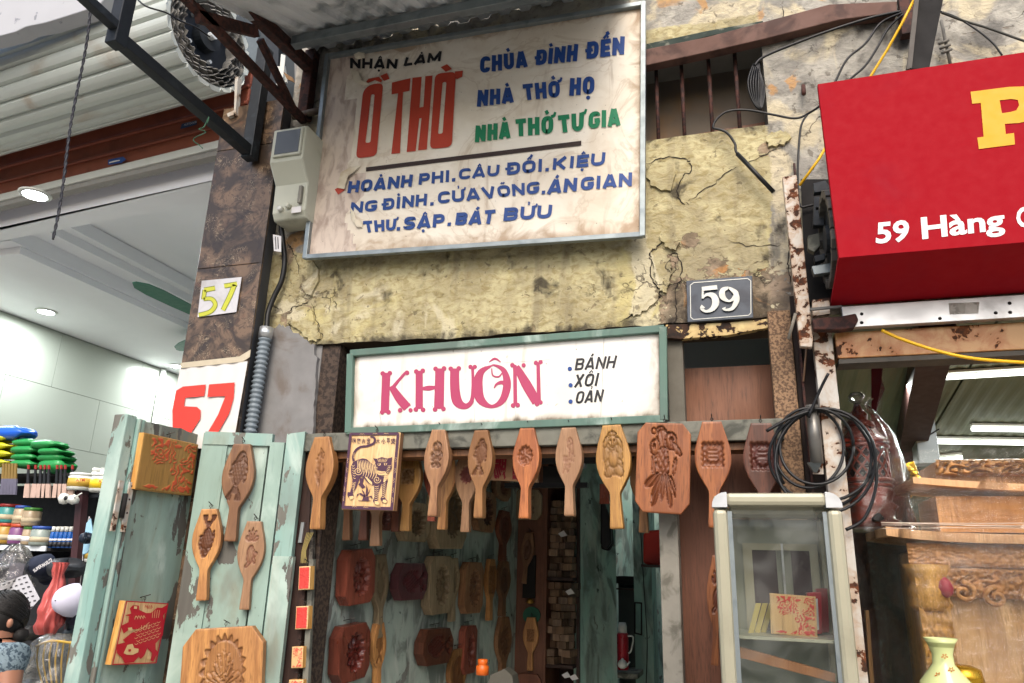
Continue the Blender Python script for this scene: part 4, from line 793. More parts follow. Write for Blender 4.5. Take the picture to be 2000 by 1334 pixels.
# ------------------------------------------------------------------ awning: steel brackets, corrugated sheet
br1 = thing('steel_bracket', 'dark blue grey square steel awning bracket in front of the shutter', 'bracket', (-2.17, -.15, 3.48))
a = np.array([-2.165, -.16, 3.47]); zb_ = P(488, 310, -.15)[2]
yo = PZ(238, 85, zb_)[1]; xb = -2.165
box('upright', (xb - .035, -.19, zb_ - .01), (xb + .025, -.135, zb_ + .62), MT['steel_dark'], br1, bevel=.003)
box('arm', (xb - .03, yo - .03, zb_ - .0), (xb + .02, -.191, zb_ + .05), MT['steel_dark'], br1, bevel=.003)
box('outer_upright', (xb - .03, yo - .035, zb_ - .012), (xb + .022, yo + .02, zb_ + .75), MT['steel_dark'], br1, bevel=.003)
p0 = P(238, 62, yo); p1 = PX(152, 10, p0[0]); beam('outer_arm', (xb, yo - .03, zb_ + .06), (xb, yo - .34, zb_ + .07), .04, .035, MT['steel_dark'], br1, bevel=.003); box('outer_upright', (xb - .02, yo - .37, zb_ + .04), (xb + .02, yo - .33, zb_ + .55), MT['steel_dark'], br1, bevel=.003)
gw = tube('green_twine', [P(405, 240, -.55), P(408, 228, -.5), P(398, 248, -.56), P(388, 252, -.57), P(402, 258, -.55), P(382, 268, -.5), P(378, 275, -.5), P(390, 284, -.5), P(396, 290, -.5)], .0022, M_plain('twine', '#3f6b52', .8), None, 5, 4); tag(gw, 'thin green twine knotted round the dark steel arm', 'string')
tr = thing('rusty_truss', 'rusty brown welded steel truss carrying the corrugated awning', 'truss', (-2.0, -.05, 3.7))
zr = P(592, 240, -.05)[2]; xrr = P(592, 240, -.05)[0]
yr = PZ(352, 4, zr)[1]
box('lower_chord', (xrr - .02, yr - .5, zr), (xrr + .015, -.04, zr + .035), MT['rust'], tr, bevel=.003)
ut0 = P(606, 132, -.04); ut1 = PX(470, 2, ut0[0]); du = _n(ut1 - ut0)
beam('upper_chord', ut0, ut0 + du * 1.6, .05, .06, MT['rust'], tr, bevel=.003)
box('wall_upright', (P(600, 170, -.03)[0] - .02, -.06, zr + .03), (P(600, 170, -.03)[0] + .035, -.005, ut0[2] + .1), MT['rust'], tr, bevel=.003)
q0 = PX(556, 215, xrr); q1 = PX(505, 78, ut0[0]); beam('web', (xrr, q0[1] + .06, zr + .02), (xrr, q1[1], q1[2]), .028, .028, MT['rust'], tr)
q2 = PX(385, 32, xrr); q3 = PX(500, 62, xrr); beam('strut', q2, q3, .03, .05, MT['rust'], tr, bevel=.002)
o = tube('wood_stick', [P(572, 228, -.05), P(640, 212, -.04)], .018, M_wood('stick', '#7d6d59', '#4c4036'), None, 8); tag(o, 'short weathered wooden stick wedged above the electricity meter', 'stick')
# clutter behind the truss at the top of the pillar
cl = thing('wall_junk', 'grey steel uprights and white scraps at the dark top of the marble pillar', 'scrap', P(530, 190, .02))
pxprism('upright', [(520, 60), (545, 60), (540, 260), (515, 262)], PY(.12), .04, MT['steel_dark'], cl); pxprism('upright', [(470, 60), (505, 60), (500, 215), (468, 218)], PY(.15), .04, M_plain('grey_post', '#596368', .6, .3), cl)
pxprism('white_scrap', [(549, 105), (557, 108), (553, 150), (545, 150)], PY(.03), .005, MT['whitep'], cl); pxprism('white_scrap', [(575, 120), (597, 135), (592, 215), (577, 212)], PY(.05), .01, MT['cement'], cl); pxprism('white_scrap', [(536, 130), (556, 128), (560, 160), (540, 166)], PY(.06), .01, MT['whitep'], cl)
pxprism('backing', [(440, -40), (650, -40), (640, 300), (560, 262), (480, 222), (470, 200)], PY(.17), .03, M_plain('dark_backing', '#3c444a', .8, .5, 6), cl); pxprism('wood_chip', [(553, 140), (572, 152), (574, 160), (560, 154)], PY(.0), .01, M_wood('chip_tan', '#9c7a50', '#6c5030'), cl)
aw = thing('corrugated_awning', 'grey corrugated metal awning sloping down over the shop front', 'awning', (-1.4, -.5, 4.0))
sl = .445; zpur = P(800, 45, -.25)[2] + .03
def awz(y): return zpur + .012 + (y + .25) * sl
xs_ = []; per = .105; x = -2.0
prof = [(0, 0), (.02, .0), (.032, .02), (.073, .02), (.085, 0), (.105, 0)]
V = []; xc = -2.0; cols_ = []
while xc < -.42:
    for dx, dz in prof[:-1]: cols_.append((xc + dx, dz))
    xc += per
ys = [.0, -.3, -.6, -.9]
for y in ys:
    for cx_, dz in cols_: V.append((cx_, y, awz(y) + dz + .02))
    for cx_, dz in cols_: V.append((cx_, y, awz(y) + dz + .0235))
nc = len(cols_); Fc = []
for i in range(len(ys) - 1):
    for k in range(nc - 1):
        a = i * 2 * nc + k; Fc.append((a, a + 1, a + 2 * nc + 1, a + 2 * nc)); Fc.append((a + nc, a + nc + 2 * nc, a + 3 * nc + 1, a + nc + 1))
Vf, Ff = fixn(V, Fc); mk('corrugated_sheet', Vf, Ff, MT['greysteel'], aw)
beam('purlin', P(573, 84, -.25), P(573, 84, -.25) + np.array([1.6, 0, .0]), .045, .05, MT['galv'], aw, bevel=.003)
beam('purlin', (-2.0, -.88, awz(-.88) - .01), (-.45, -.88, awz(-.88) - .01), .045, .045, MT['galv'], aw, bevel=.003)
tw_ = joinG([tubeG([P(u + 1.6 * math.sin(k * 1.1 + ph), v, -1.0 + .004 * math.cos(k * 1.1 + ph)) for k, (u, v) in enumerate([(178 - 76 * (t ** 1.15) + 3 * math.sin(t * 9), -10 + 478 * t) for t in np.linspace(0, 1, 90)])], .0035, 5) for ph in (0, 3.1)])
o = mk('twisted_wire', tw_[0], tw_[1], M_plain('wire_grey', '#34353c', .6, .3), smooth=True); tag(o, 'thin twisted black wire hanging in front of the roller shutter', 'wire')
o = tube('loose_wire', [P(265, -5, -.8), P(285, 12, -.8), P(325, 25, -.75), P(350, 40, -.7), P(380, 52, -.6), P(410, 72, -.5)], .004, MT['black'], None, 5, 5); tag(o, 'loose black wire running into the shutter coil', 'wire')
# ------------------------------------------------------------------ meter box, cable, conduit, 57 signs
mb = thing('electricity_meter', 'cream plastic electricity meter box with a small dark window', 'meter box', P(575, 450, -.1))
Ms = M_plain('meter_cream', '#b9bbac', .45, .12, 9, 0, .08, '#8c8c7c', 7, (.55, .8))
MB = PY(-.25); zq1 = lambda *p: [(x / 2.964, y / 2.964) for x, y in p]
fr_px = zq1((1572, 775), (1735, 735), (1748, 880), (1795, 1080), (1782, 1225), (1770, 1300), (1580, 1340), (1562, 1255), (1570, 1110), (1550, 975))
back_px = zq1((1650, 770), (1860, 780), (1850, 900), (1830, 1100), (1810, 1240), (1795, 1330), (1640, 1380), (1600, 1300), (1590, 1100), (1620, 960))
f3 = [P(u, v, -.22) for u, v in zq1((1572, 775), (1745, 735), (1748, 905), (1550, 975))]
xm0, xm1 = P(524, 330, -.22)[0], P(588, 330, -.22)[0]; zt_, zm_, zn_, zb2 = P(555, 252, -.22)[2], P(555, 315, -.22)[2], P(560, 370, -.15)[2], P(560, 432, -.12)[2]
wv_ = [(-.22, zt_), (-.22, zm_), (-.155, zn_ + .02), (-.15, zb2 + .03), (-.13, zb2), (-.005, zb2), (-.005, zt_ + .01), (-.20, zt_ + .01)]
prism('case', [(xm0, y, z) for y, z in wv_], (xm1 - xm0, 0, 0), Ms, mb, bevel=.01)
box('window_frame', (xm0 + .02, -.232, zm_ + .022), (xm1 - .01, -.22, zt_ - .01), Ms, mb, bevel=.004); box('window', (xm0 + .03, -.234, zm_ + .034), (xm1 - .02, -.232, zt_ - .022), M_plain('meter_window', '#4a4e50', .15, .3, 8, 0, .0), mb)
box('latch', (xm1 - .035, -.172, zb2 + .06), (xm1 - .018, -.15, zb2 + .15), M_plain('latch_grey', '#7d7a70', .5), mb, bevel=.004); lathe('knob', (xm0 + .05, -.152, zb2 + .045), [(.014, 0), (.012, .02), (.008, .022)], MT['whitep'], mb, 12, (0, -1, 0)); lathe('knob', (xm0 + .09, -.152, zb2 + .055), [(.014, 0), (.012, .02), (.008, .022)], Ms, mb, 12, (0, -1, 0))
box('label', (xm1 - .07, -.154, zb2 + .02), (xm1 - .02, -.151, zb2 + .05), MT['whitev'], mb)
kb = tube('black_power_cable', [P(549, 440, -.06), P(552, 470, -.05), P(556, 510, -.04), P(550, 548, -.035), P(535, 580, -.035), P(524, 610, -.04), P(521, 640, -.05)], .0125, MT['black'], None, 10, 6); tag(kb, 'thick black cable curving from the meter box down into the grey conduit', 'cable')
tg = thing('cable_tag', 'small white paper tag tied to the black cable under the meter', 'tag', P(541, 475, -.09)); pxprism('paper', [(533, 458), (549, 461), (549, 492), (535, 490)], PY(-.09), .002, MT['whitev'], tg)
V, Fc = joinG([ribbonG([(538, 462, 1.6), (539, 487, 1.6)], PY(-.09), .0015, 0), ribbonG([(542.5, 463, 1.8), (543.5, 486, 1.8)], PY(-.09), .0015, 0)]); mk('print', V, Fc, MT['ink_black'], tg)
cd = thing('grey_conduit', 'grey ribbed flexible conduit running down beside the marble pillar', 'conduit', P(490, 850, -.06))
ca_, cb_ = P(521, 640, -.06), P(488, 850, -.06); cbz = cb_ + (cb_ - ca_) * .35; cbz = np.array([cbz[0], -.06, cbz[2]]); cdir = _n(cbz - ca_); Lc = np.linalg.norm(cbz - ca_); npt = int(Lc / .0055); pts = [ca_ + cdir * Lc * i / npt for i in range(npt + 1)]
tube('ribbed_hose', pts, [.026 + .0035 * (1 if (i // 2) % 2 else -1) for i in range(npt + 1)], MT['conduit'], cd, 12); tube('collar', [ca_ + cdir * .0, ca_ + cdir * .05], .031, MT['alub'], cd, 14)
c57 = thing('paper_number', 'small white paper sheet with hand painted yellow number 57 on the marble pillar', 'sign', P(425, 615, -.13))
N5 = Pl((0, -.128, 0), (0, -1, 0)); zz4 = lambda *p: zq(2.964, 0, 400, *p)
pxprism('paper', zz4((1168, 440), (1398, 418), (1367, 620), (1143, 650)), N5, .003, M_plain('paper', '#c2c1c4', .5, .1, 6, 0, .4, '#a29f9c', 6), c57)
g4 = lambda pts, lift, sm=5: ribbonG([(x / 2.964, 400 + y / 2.964, w_ / 2.964) for x, y, w_ in pts], N5, lift, sm)
S5 = [[(1245, 482, 20), (1182, 494, 22)], [(1185, 492, 18), (1178, 548, 18)], [(1178, 546, 16), (1225, 545, 18), (1246, 580, 20), (1215, 620, 20), (1150, 638, 18)], [(1298, 470, 20), (1372, 458, 20)], [(1358, 462, 22), (1330, 530, 22), (1290, 610, 20)]]
V, Fc = joinG([g4([(a, b, c + 9) for a, b, c in q], .0008, 5 if len(q) > 2 else 0) for q in S5]); mk('outline', V, Fc, M_plain('olive_ink', '#7d8430', .5), c57)
V, Fc = joinG([g4(q, .0016, 5 if len(q) > 2 else 0) for q in S5]); mk('numeral', V, Fc, M_plain('lemon_ink', '#c2c43c', .5), c57)
b57 = thing('paper_banner', 'white plastic sheet with big red number 57 taped round the pillar', 'sign', P(410, 830, -.13))
N6 = Pl((0, -.150, 0), (0, -1, 0)); 
bq = [P(u, v, -.145) for u, v in zz4((1045, 940), (1432, 905), (1345, 1420), (950, 1400))]
V = []; 
for i in range(25):
    for j in range(7):
        s, t = i / 24, j / 6; p = (bq[0] * (1 - s) + bq[1] * s) * (1 - t) + (bq[3] * (1 - s) + bq[2] * s) * t; p = p.copy(); p[1] += .003 * math.sin(s * 26) * (1 - t); V.append(p)
Fc = [(i * 7 + j, i * 7 + j + 1, i * 7 + j + 8, i * 7 + j + 7) for i in range(24) for j in range(6)]
mk('sheet', V, Fc, M_plain('banner_white', '#cfccc8', .5, .08, 6, 0, .3, '#b5a88f', 4, (.6, .9)), b57, smooth=True)
pxprism('tape', zz4((1045, 915), (1385, 878), (1450, 838), (1445, 880), (1405, 908), (1045, 946)), PY(-.149), .003, M_plain('masking_tape', '#c2b79f', .6), b57)
rd = M_plain('banner_red', '#d8392c', .5, .1, 12)
pf = [zz4((1060, 1052), (1192, 1040), (1182, 1107), (1072, 1117), (1065, 1166), (1140, 1170), (1162, 1190), (1158, 1240), (1100, 1330), (1000, 1330), (998, 1190), (1020, 1075)), zz4((1210, 1040), (1358, 1028), (1352, 1120), (1325, 1210), (1255, 1330), (1195, 1330), (1262, 1215), (1305, 1107), (1200, 1112))]
V, Fc = joinG([polyG(q, N6, .002) for q in pf]); mk('numeral', V, Fc, rd, b57)
# ------------------------------------------------------------------ folding green door leaves
D1a = np.array([-2.236, -.57]); D1b = np.array([-2.242, -.118]); D2b = np.array([-1.80, -.02]); ZD = 2.133
DL1 = PV(D1a + np.array([0.006, 0]), D1b + np.array([.006, 0])); DL2 = PV((-2.24, -.205), (-1.79, -.085))
def leafplank(nm, pl, u0, u1, ztop0, ztop1, th, mat, par, vref=1000, notch=None, zlo=.02, lift=0):
    a = pl.hit(u0, vref, lift); b = pl.hit(u1, vref, lift); top = [(a[0], a[1], ztop0)]
    k = 8
    for i in range(1, k): s = i / k; p = a + (b - a) * s; top.append((p[0], p[1], ztop0 + (ztop1 - ztop0) * s + (random.uniform(-.008, .004) if notch else 0)))
    top.append((b[0], b[1], ztop1))
    return prism(nm, [(a[0], a[1], zlo), (b[0], b[1], zlo)] + top[::-1], -pl.n * th, mat, par)
dl = thing('door_leaf', 'outer green door leaf with peeling paint, folded out towards the street', 'door', (-2.24, -.35, 0))
# vertical planes along the leaf: front edge mouldings, stile, panel boards
fy = D1a[1]
def lb(nm, y0, y1, x0, x1, z0, z1, mat, par=dl, **k): return box(nm, (x0, y0, z0), (x1, y1, z1), mat, par, **k)
def yat(u, v): return PX(u, v, -2.23)[1]
ye = [yat(200, 1100), yat(212, 1100), yat(222, 1100), yat(345, 1180), D1b[1]]
lb('edge_stile', ye[0] - .005, ye[0] + .045, -2.30, -2.236, .02, ZD + .005, MT['door_teal2'], bevel=.004)
lb('moulding', ye[0] + .047, ye[0] + .060, -2.28, -2.222, .02, ZD - .002, MT['door_teal2'], bevel=.005); lb('moulding', ye[0] + .064, ye[0] + .084, -2.28, -2.225, .02, ZD - .002, MT['door_teal2'], bevel=.006)
lb('board', ye[0] + .086, ye[3] - .002, -2.27, -2.236, .02, ZD - .11, MT['door_teal'], bevel=.003); lb('board', ye[3] + .004, D1b[1] - .004, -2.27, -2.237, .02, ZD - .03, MT['door_teal'], bevel=.003)
tp = [( -2.232, ye[0] + .086, ZD - .108), (-2.232, ye[3] + .03, ZD - .108)]; k = 9
for i in range(k + 1): s = 1 - i / k; tp.append((-2.232, ye[0] + .086 + (ye[3] + .03 - ye[0] - .086) * s, ZD - .002 + (random.uniform(-.006, .006))))
prism('top_rail', tp, (-.04, 0, 0), M_tealpaint('door_grey_top', '#67716b', '#5d6862', chip=.52, wood='#5c5f5c'), dl)
hz = [PX(222, 1010, -2.22)[2], PX(215, 1300, -2.22)[2] - .15]
for i_, z in enumerate([P(215, 985, -.5)[2]]):
    for yy in (ye[0] - .004, ye[0] + .046):
        lb('hinge', yy, yy + .022, -2.222, -2.215, z - .10, z + .085, MT['whiterust'], bevel=.001)
    for q in range(4): lathe('screw', (-2.2145, ye[0] + .057, z - .08 + q * .05), [(.004, 0), (.003, .002)], MT['rust'], dl, 8, (1, 0, 0))
    lathe('hinge_pin', (-2.214, ye[0] + .034, z - .05), [(.009, 0), (.009, .09)], MT['blackdull'], dl, 10)
dl2 = thing('door_leaf', 'inner green door leaf folded against the pier, hung with three handled moulds', 'door', (-2.0, -.08, 0))
leafplank('stile', DL2, 390, 440, ZD - .005, ZD - .008, .035, MT['door_teal'], dl2, 900); leafplank('panel', DL2, 405, 520, ZD - .055, ZD - .055, .022, MT['door_teal'], dl2, 900, lift=-.008)
leafplank('top_rail', DL2, 397, 530, ZD, ZD - .004, .03, MT['door_teal2'], dl2, 870, zlo=ZD - .055, lift=.005)
leafplank('stile', DL2, 526, 554, ZD - .04, ZD - .04, .035, MT['door_teal'], dl2, 880, lift=.006); leafplank('edge_stile', DL2, 557, 592, ZD - .002, ZD + .01, .04, MT['door_teal2'], dl2, 880, lift=.0)
leafplank('batten', DL2, 520, 560, ZD - .5, ZD - .5, .035, MT['door_teal'], dl2, 1200, lift=.012)
jb = thing('jamb_strip', 'dark weathered jamb with rusty hinges left of the doorway', 'door jamb', (-1.78, -.02, 0))
pxprism('strip', [(588, 852), (612, 852), (600, 1100), (580, 1340), (540, 1340), (575, 1100)], PY(-.028), .03, MT['darkwood'], jb); pxprism('strip', [(598, 870), (618, 872), (608, 1140), (590, 1140)], PY(-.02), .02, M_speckrust('jamb_mottle', '#57524b', '#2a2622', 40), jb)
pxprism('hinge', [(577, 985), (585, 985), (577, 1062), (569, 1062)], PY(-.04), .01, MT['rust'], jb); pxprism('hinge', [(588, 1020), (594, 1020), (588, 1060), (582, 1060)], PY(-.04), .01, MT['alub'], jb)
pxprism('wood_strip', [(604, 1092), (612, 1092), (601, 1340), (590, 1340)], PY(-.035), .02, MT['rail'], jb)
V, Fc = joinG([tubeG([P(600 + q, 1040, -.04), P(590 + q * .6, 1075, -.04), P(588 + q, 1100, -.04)], .0015, 4, 3) for q in (0, 3, 6, 9, 12)]); mk('straw_bundle', V, Fc, M_plain('straw', '#a8975a', .8), jb)
# ------------------------------------------------------------------ red sign box, shutter roll and beams on the right
YR = -.45
rs = thing('red_sign', 'big glossy red shop sign box with yellow letter P and white address text', 'sign', P(1800, 400, YR))
xR = P(1620, 340, YR)[0]; zt0, zt1 = P(1605, 163, YR)[2], P(1636, 504, YR)[2]
prism('front', [(xR, YR, zt1), (2.2, YR, zt1 + .0), (2.2, YR, zt0 + .02), (xR - .006, YR, zt0)], (0, .02, 0), MT['red'], rs, bevel=.002)
pb = PX(1621, 598, xR - .002); prism('underside', [(xR, YR + .002, zt1 - .001), (2.2, YR + .002, zt1 - .001), (2.2, pb[1], pb[2] + .003), (xR, pb[1], pb[2])], (0, .012, .012), MT['red'], rs)
0 and prism('side', [(xR + .002, YR + .021, zt1), (xR + .002, YR + .021, zt0), (xR + .002, -.1, zt0), (xR + .002, -.1, pb[2] + .02), (xR + .002, pb[1], pb[2] + .006)], (.012, 0, 0), M_plain('side_dull', '#6d1820', .6), rs)
RG = Pl((0, YR, 0), (0, -1, 0)); Z3 = lambda *p: zq(2.6667, 1250, 0, *p)
Pout = Z3((1722, 478), (1925, 452), (2000, 450), (2060, 462), (2098, 505), (2092, 570), (2050, 622), (1975, 640), (1900, 645), (1905, 698), (1948, 693), (1953, 752), (1765, 776), (1757, 717), (1790, 712), (1775, 536), (1730, 540))
hole = Z3((1873, 522), (1935, 515), (1968, 520), (1975, 548), (1960, 575), (1930, 583), (1885, 590))
V, Fc = polyG(Pout, RG, .002, [hole]); mk('letter', V, Fc, MT['yellow'], rs)
V, Fc = joinG([textG('59', Z3((1232, 1165), (1402, 1148), (1402, 1250), (1228, 1265)), RG, .03), textG('Hàng', Z3((1462, 1137), (1895, 1090), (1902, 1190), (1470, 1242)), RG, .028), textG('C', Z3((1957, 1085), (2040, 1078), (2046, 1176), (1963, 1184)), RG, .03)]); mk('lettering', V, Fc, MT['whitev'], rs)
sp = box('aluminium_strip', (P(1645, 620, -.16)[0], -.17, P(1800, 633, -.16)[2] + .0), (2.2, -.14, P(1800, 590, -.16)[2]), MT['alub'], bevel=.002); tag(sp, 'scratched bare aluminium strip under the red sign', 'metal strip')
for k_, (u, v) in enumerate([(1683, 613), (1683, 630), (1972, 592), (1973, 610), (1836, 622), (1945, 611)]):
    c = P(u, v, -.171); o = lathe('strip_rivet', c, [(.006, 0), (.0045, .003)], MT['blackdull'], sp, 8, (0, -1, 0))
pxprism('paper_remnant', [(1853, 592), (1913, 590), (1911, 612), (1855, 614)], PY(-.1712), .001, M_rustpaint('label_rest', '#b8b6ae', .44, '#8a8780', '#a7a49b', '#9c998f', 14), sp)
rb_ = box('rusty_crossbeam', (P(1633, 690, -.11)[0], -.13, P(1800, 692, -.13)[2]), (2.2, -.06, P(1800, 640, -.13)[2]), MT['rustbeam'], bevel=.003); tag(rb_, 'streaky orange rusted beam across the right shop front', 'beam')
o = prism('beam_flange', [(P(1636, 700, -.1)[0], -.125, P(1800, 702, -.13)[2]), (2.2, -.125, P(1800, 702, -.13)[2]), (2.2, -.125, P(1800, 692, -.13)[2] - .002), (P(1636, 700, -.1)[0], -.125, P(1800, 692, -.13)[2] - .002)], (0, .09, 0), M_plain('flange_dark', '#5b5750', .8, .5, 20, 0, .5), rb_)
cp_ = pxprism('rusty_clamp', [(1586, 622), (1640, 618), (1672, 612), (1677, 625), (1668, 640), (1640, 644), (1590, 643)], PY(-.19), .04, MT['rust'], bevel=.004); tag(cp_, 'dark rusty iron bracket joining the white post and the aluminium strip', 'bracket')
pxprism('bar', [(1582, 601), (1644, 596), (1644, 600), (1582, 606)], PY(-.2), .01, M_plain('iron_grey', '#5d5b58', .6), cp_); pxprism('upper_piece', [(1586, 586), (1620, 582), (1621, 612), (1588, 618)], PY(-.17), .03, MT['whiterust2'], cp_)
rr_ = thing('shutter_roll', 'dark open end of a rolled up shutter behind the left edge of the red sign', 'shutter', P(1600, 500, -.1))
pxprism('back_plate', [(1564, 350), (1660, 350), (1660, 590), (1575, 590)], PY(.0) if False else PY(-.03), .01, MT['blackdull'], rr_)
crr = np.array([xR - .005, -.22, P(1610, 462, -.25)[2]])
for k in range(15):
    a = 2 * math.pi * k / 15; pts = [crr + np.array([0, math.cos(a + b) * r, math.sin(a + b) * r]) for b, r in ((0, .165), (.2, .175), (.38, .17), (.38, .145), (.2, .15), (0, .14))]
    prism('slat', pts, (.9, 0, 0), M_plain('slat_grime', '#5d5b56', .5, .4, 12, .3, .1, '#2b2a29', 8) if k == 0 else bpy.data.materials['slat_grime'], rr_)
for dx, r in ((.02, .15), (.06, .10), (.0, .05)): V = [crr + np.array([dx, math.cos(i * .3927) * r, math.sin(i * .3927) * r]) for i in range(16)]; prism('end_disc', V, (.03, 0, 0), MT['steel_dark'], rr_)
for px_, m_ in (([(1588, 358), (1612, 352), (1625, 372), (1590, 376)], 'steel_dark'), ([(1590, 384), (1610, 384), (1610, 440), (1588, 440)], 'steel_dark'), ([(1592, 405), (1606, 402), (1606, 408), (1592, 412)], 'alub'), ([(1578, 460), (1600, 455), (1602, 480), (1590, 492), (1578, 486)], 'rail'), ([(1590, 500), (1612, 494), (1612, 506), (1592, 512)], 'steel_dark'), ([(1585, 520), (1632, 512), (1632, 530), (1590, 536)], 'galv')):
    pxprism('roll_part', px_, PY(-.14), .03, MT[m_], rr_, bevel=.002)
# strut and top right ironwork, cables
st_ = pxprism('black_strut', [(1796, -20), (1846, -20), (1815, 135), (1772, 135)], PY(-.20), .05, MT['blackdull'], bevel=.003); tag(st_, 'black steel strut rising above the red sign', 'strut')
o = pxprism('angle_edge', [(1788, -20), (1797, -20), (1781, 132), (1771, 135)], PY(-.215), .01, M_plain('strut_brown', '#55504a', .7), st_); o = pxprism('brown_end_block', [(1755, -10), (1795, -10), (1790, 30), (1785, 62), (1762, 66)], PY(-.06), .04, MT['rust']); tag(o, 'brown iron block at the end of the window beam behind the black strut', 'bracket')
lg = thing('step_iron', 'small grey ladder-like iron with cross pegs on the plaster above the red sign', 'iron', P(1845, 100, -.02)); tube('rod', [P(1838, 40, -.03), P(1856, 125, -.03)], .006, M_plain('iron2', '#6d6a63', .7), lg, 6)
for k in range(3): tube('peg', [P(1833 + k * 3, 86 - 0 + k * 9, -.04), P(1853 + k * 3, 78 + k * 9, -.04)], .006, bpy.data.materials['iron2'], lg, 6)
def cable(pts, r, mat, lab, cat='cable', y=-.05, sm=6, sides=6):
    o = tube('cable', [P(p[0], p[1], p[2] if len(p) > 2 else y) for p in pts], r, mat, None, sides, sm); tag(o, lab, cat); return o
cable([(1760, 22, -.07), (1700, 35), (1620, 60), (1540, 90), (1490, 112), (1474, 128)], .006, MT['black'], 'black cable sweeping from the top beam to the cord bundle at the window')
cable([(1762, 25, -.07), (1720, 45), (1690, 85), (1655, 115), (1632, 158), (1615, 195, -.1), (1575, 224), (1550, 231), (1515, 225), (1460, 215), (1420, 218), (1398, 235), (1392, 250)], .005, MT['black'], 'black cable looping from the top beam under the barred window')
cable([(1764, 28, -.07), (1735, 55), (1712, 95), (1690, 128), (1662, 153), (1640, 175)], .005, MT['black'], 'second black cable bending down behind the red sign corner')
cable([(1392, 250), (1418, 258), (1435, 280), (1440, 300), (1475, 335), (1511, 375)], .0055, MT['black'], 'cut black cable end dangling over the yellow plaster'); tube('cable_end', [P(1440, 300, -.052), P(1511, 375, -.052)], .009, MT['black'], bpy.data.objects['cable.003'] if 'cable.003' in bpy.data.objects else None, 6)
cable([(1578, 222), (1565, 245), (1560, 290), (1558, 350), (1562, 400), (1580, 402), (1600, 396)], .0045, MT['black'], 'black cable dropping beside the rusty white slat')
cable([(1790, -10, -.2), (1762, 45, -.18), (1733, 97, -.15), (1700, 150, -.12), (1640, 240, -.1), (1600, 310, -.1), (1562, 362, -.1)], .0055, MT['yellowc'], 'straight yellow cable crossing behind the red sign corner', sm=0)
cable([(1722, 645, -.19), (1760, 662, -.2), (1830, 685, -.22), (1900, 700, -.22), (2000, 708, -.2), (2060, 708, -.2)], .0055, MT['yellowc'], 'yellow cable sagging under the rusty crossbeam')
cable([(1840, 25, -.1), (1880, 40), (1930, 55), (2000, 80), (2050, 95)], .005, M_plain('cable_olive', '#3c3c36', .6), 'dark cable running off to the right above the red sign')
cable([(1835, 22, -.1), (1870, 35), (1910, 60), (1940, 85), (1957, 108)], .004, MT['black'], 'thin black cable dropping to the top edge of the red sign')
o = tube('leaning_wire', [P(1551, 320, -.05), P(1553, 345, -.1)], .005, MT['rust'], None, 5); tag(o, 'short wire sticking up above the rusty white slat', 'wire')
o = tube('thin_rod', [P(1554, 612, -.17), P(1540, 662, -.16)], .006, M_plain('rod_grey', '#7d776c', .7), None, 6); tag(o, 'thin grey rod leaning by the white slat foot', 'rod'); o = tube('thin_wire', [P(1578, 650, -.05), P(1569, 745, -.05)], .004, M_plain('wire_b', '#8a6c55', .7), None, 5); tag(o, 'thin brown wire hanging in front of the dark channel', 'wire')
# pipe and coil of black cable
pp = thing('steel_pipe', 'short grey steel pipe standing upright on the dark channel inside the cable coil', 'pipe', P(1592, 925, -.12)); a, b = P(1585, 792, -.13), P(1596, 905, -.13)
Vp = []; ns = 16
for (q, r) in ((a, .021), (a, .017), (b + np.array([0, 0, .0]), .017), (b, .021)):
    for k in range(ns): Vp.append(q + np.array([math.cos(2 * math.pi * k / ns) * r, math.sin(2 * math.pi * k / ns) * r, 0]))
Vp, Fp = fixn(Vp, [(i * ns + k, i * ns + (k + 1) % ns, ((i + 1) % 4) * ns + (k + 1) % ns, ((i + 1) % 4) * ns + k) for i in range(4) for k in range(ns)]); mk('tube', Vp, Fp, M_plain('pipe_grey', '#7a7873', .4, .3, 18, .5, .2, '#54514c', 9), pp, smooth=True)
prism('pointed_foot', [P(1577, 903, -.145), P(1606, 903, -.145), P(1596, 922, -.12), P(1590, 922, -.12)], (0, .03, 0), MT['galv'], pp); pxprism('base_plate', [(1586, 904), (1607, 902), (1609, 926), (1588, 926)], PY(-.105), .006, MT['whiterust2'], pp); lathe('bolt', P(1597, 919, -.106), [(.008, 0), (.006, .008)], MT['rust'], pp, 8, (0, -1, 0))
L = [tubeG([P(cx_ + rx * math.cos(a_), cy_ + ry * math.sin(a_), -.16 + .008 * k + .01 * math.sin(a_ * 2 + k)) for a_ in np.linspace(st, st + ln_, 40)], .0052, 6) for k, (cx_, cy_, rx, ry, st, ln_) in enumerate([(1612, 900, 98, 102, 2.3, 6.28), (1595, 872, 72, 74, 0, 6.28), (1580, 875, 68, 78, 1, 6.28), (1606, 892, 104, 88, .5, 6.28), (1610, 896, 92, 96, 2.6, 5.2)])]
L += [tubeG([P(1497, 842, -.17), P(1540, 818, -.17), P(1580, 803, -.17)], .0055, 6, 5), tubeG([P(1579, 815, -.17), P(1600, 765, -.18), P(1618, 729, -.2)], .0055, 6, 4), tubeG([P(1660, 810, -.15), P(1700, 870, -.15), P(1712, 940, -.15), P(1690, 1010, -.15), P(1652, 1035, -.15)], .0055, 6, 6)]
V, Fc = joinG(L); o = mk('cable_coil', V, Fc, MT['black'], smooth=True); tag(o, 'loose coil of black cable hung round the steel pipe', 'cable coil')
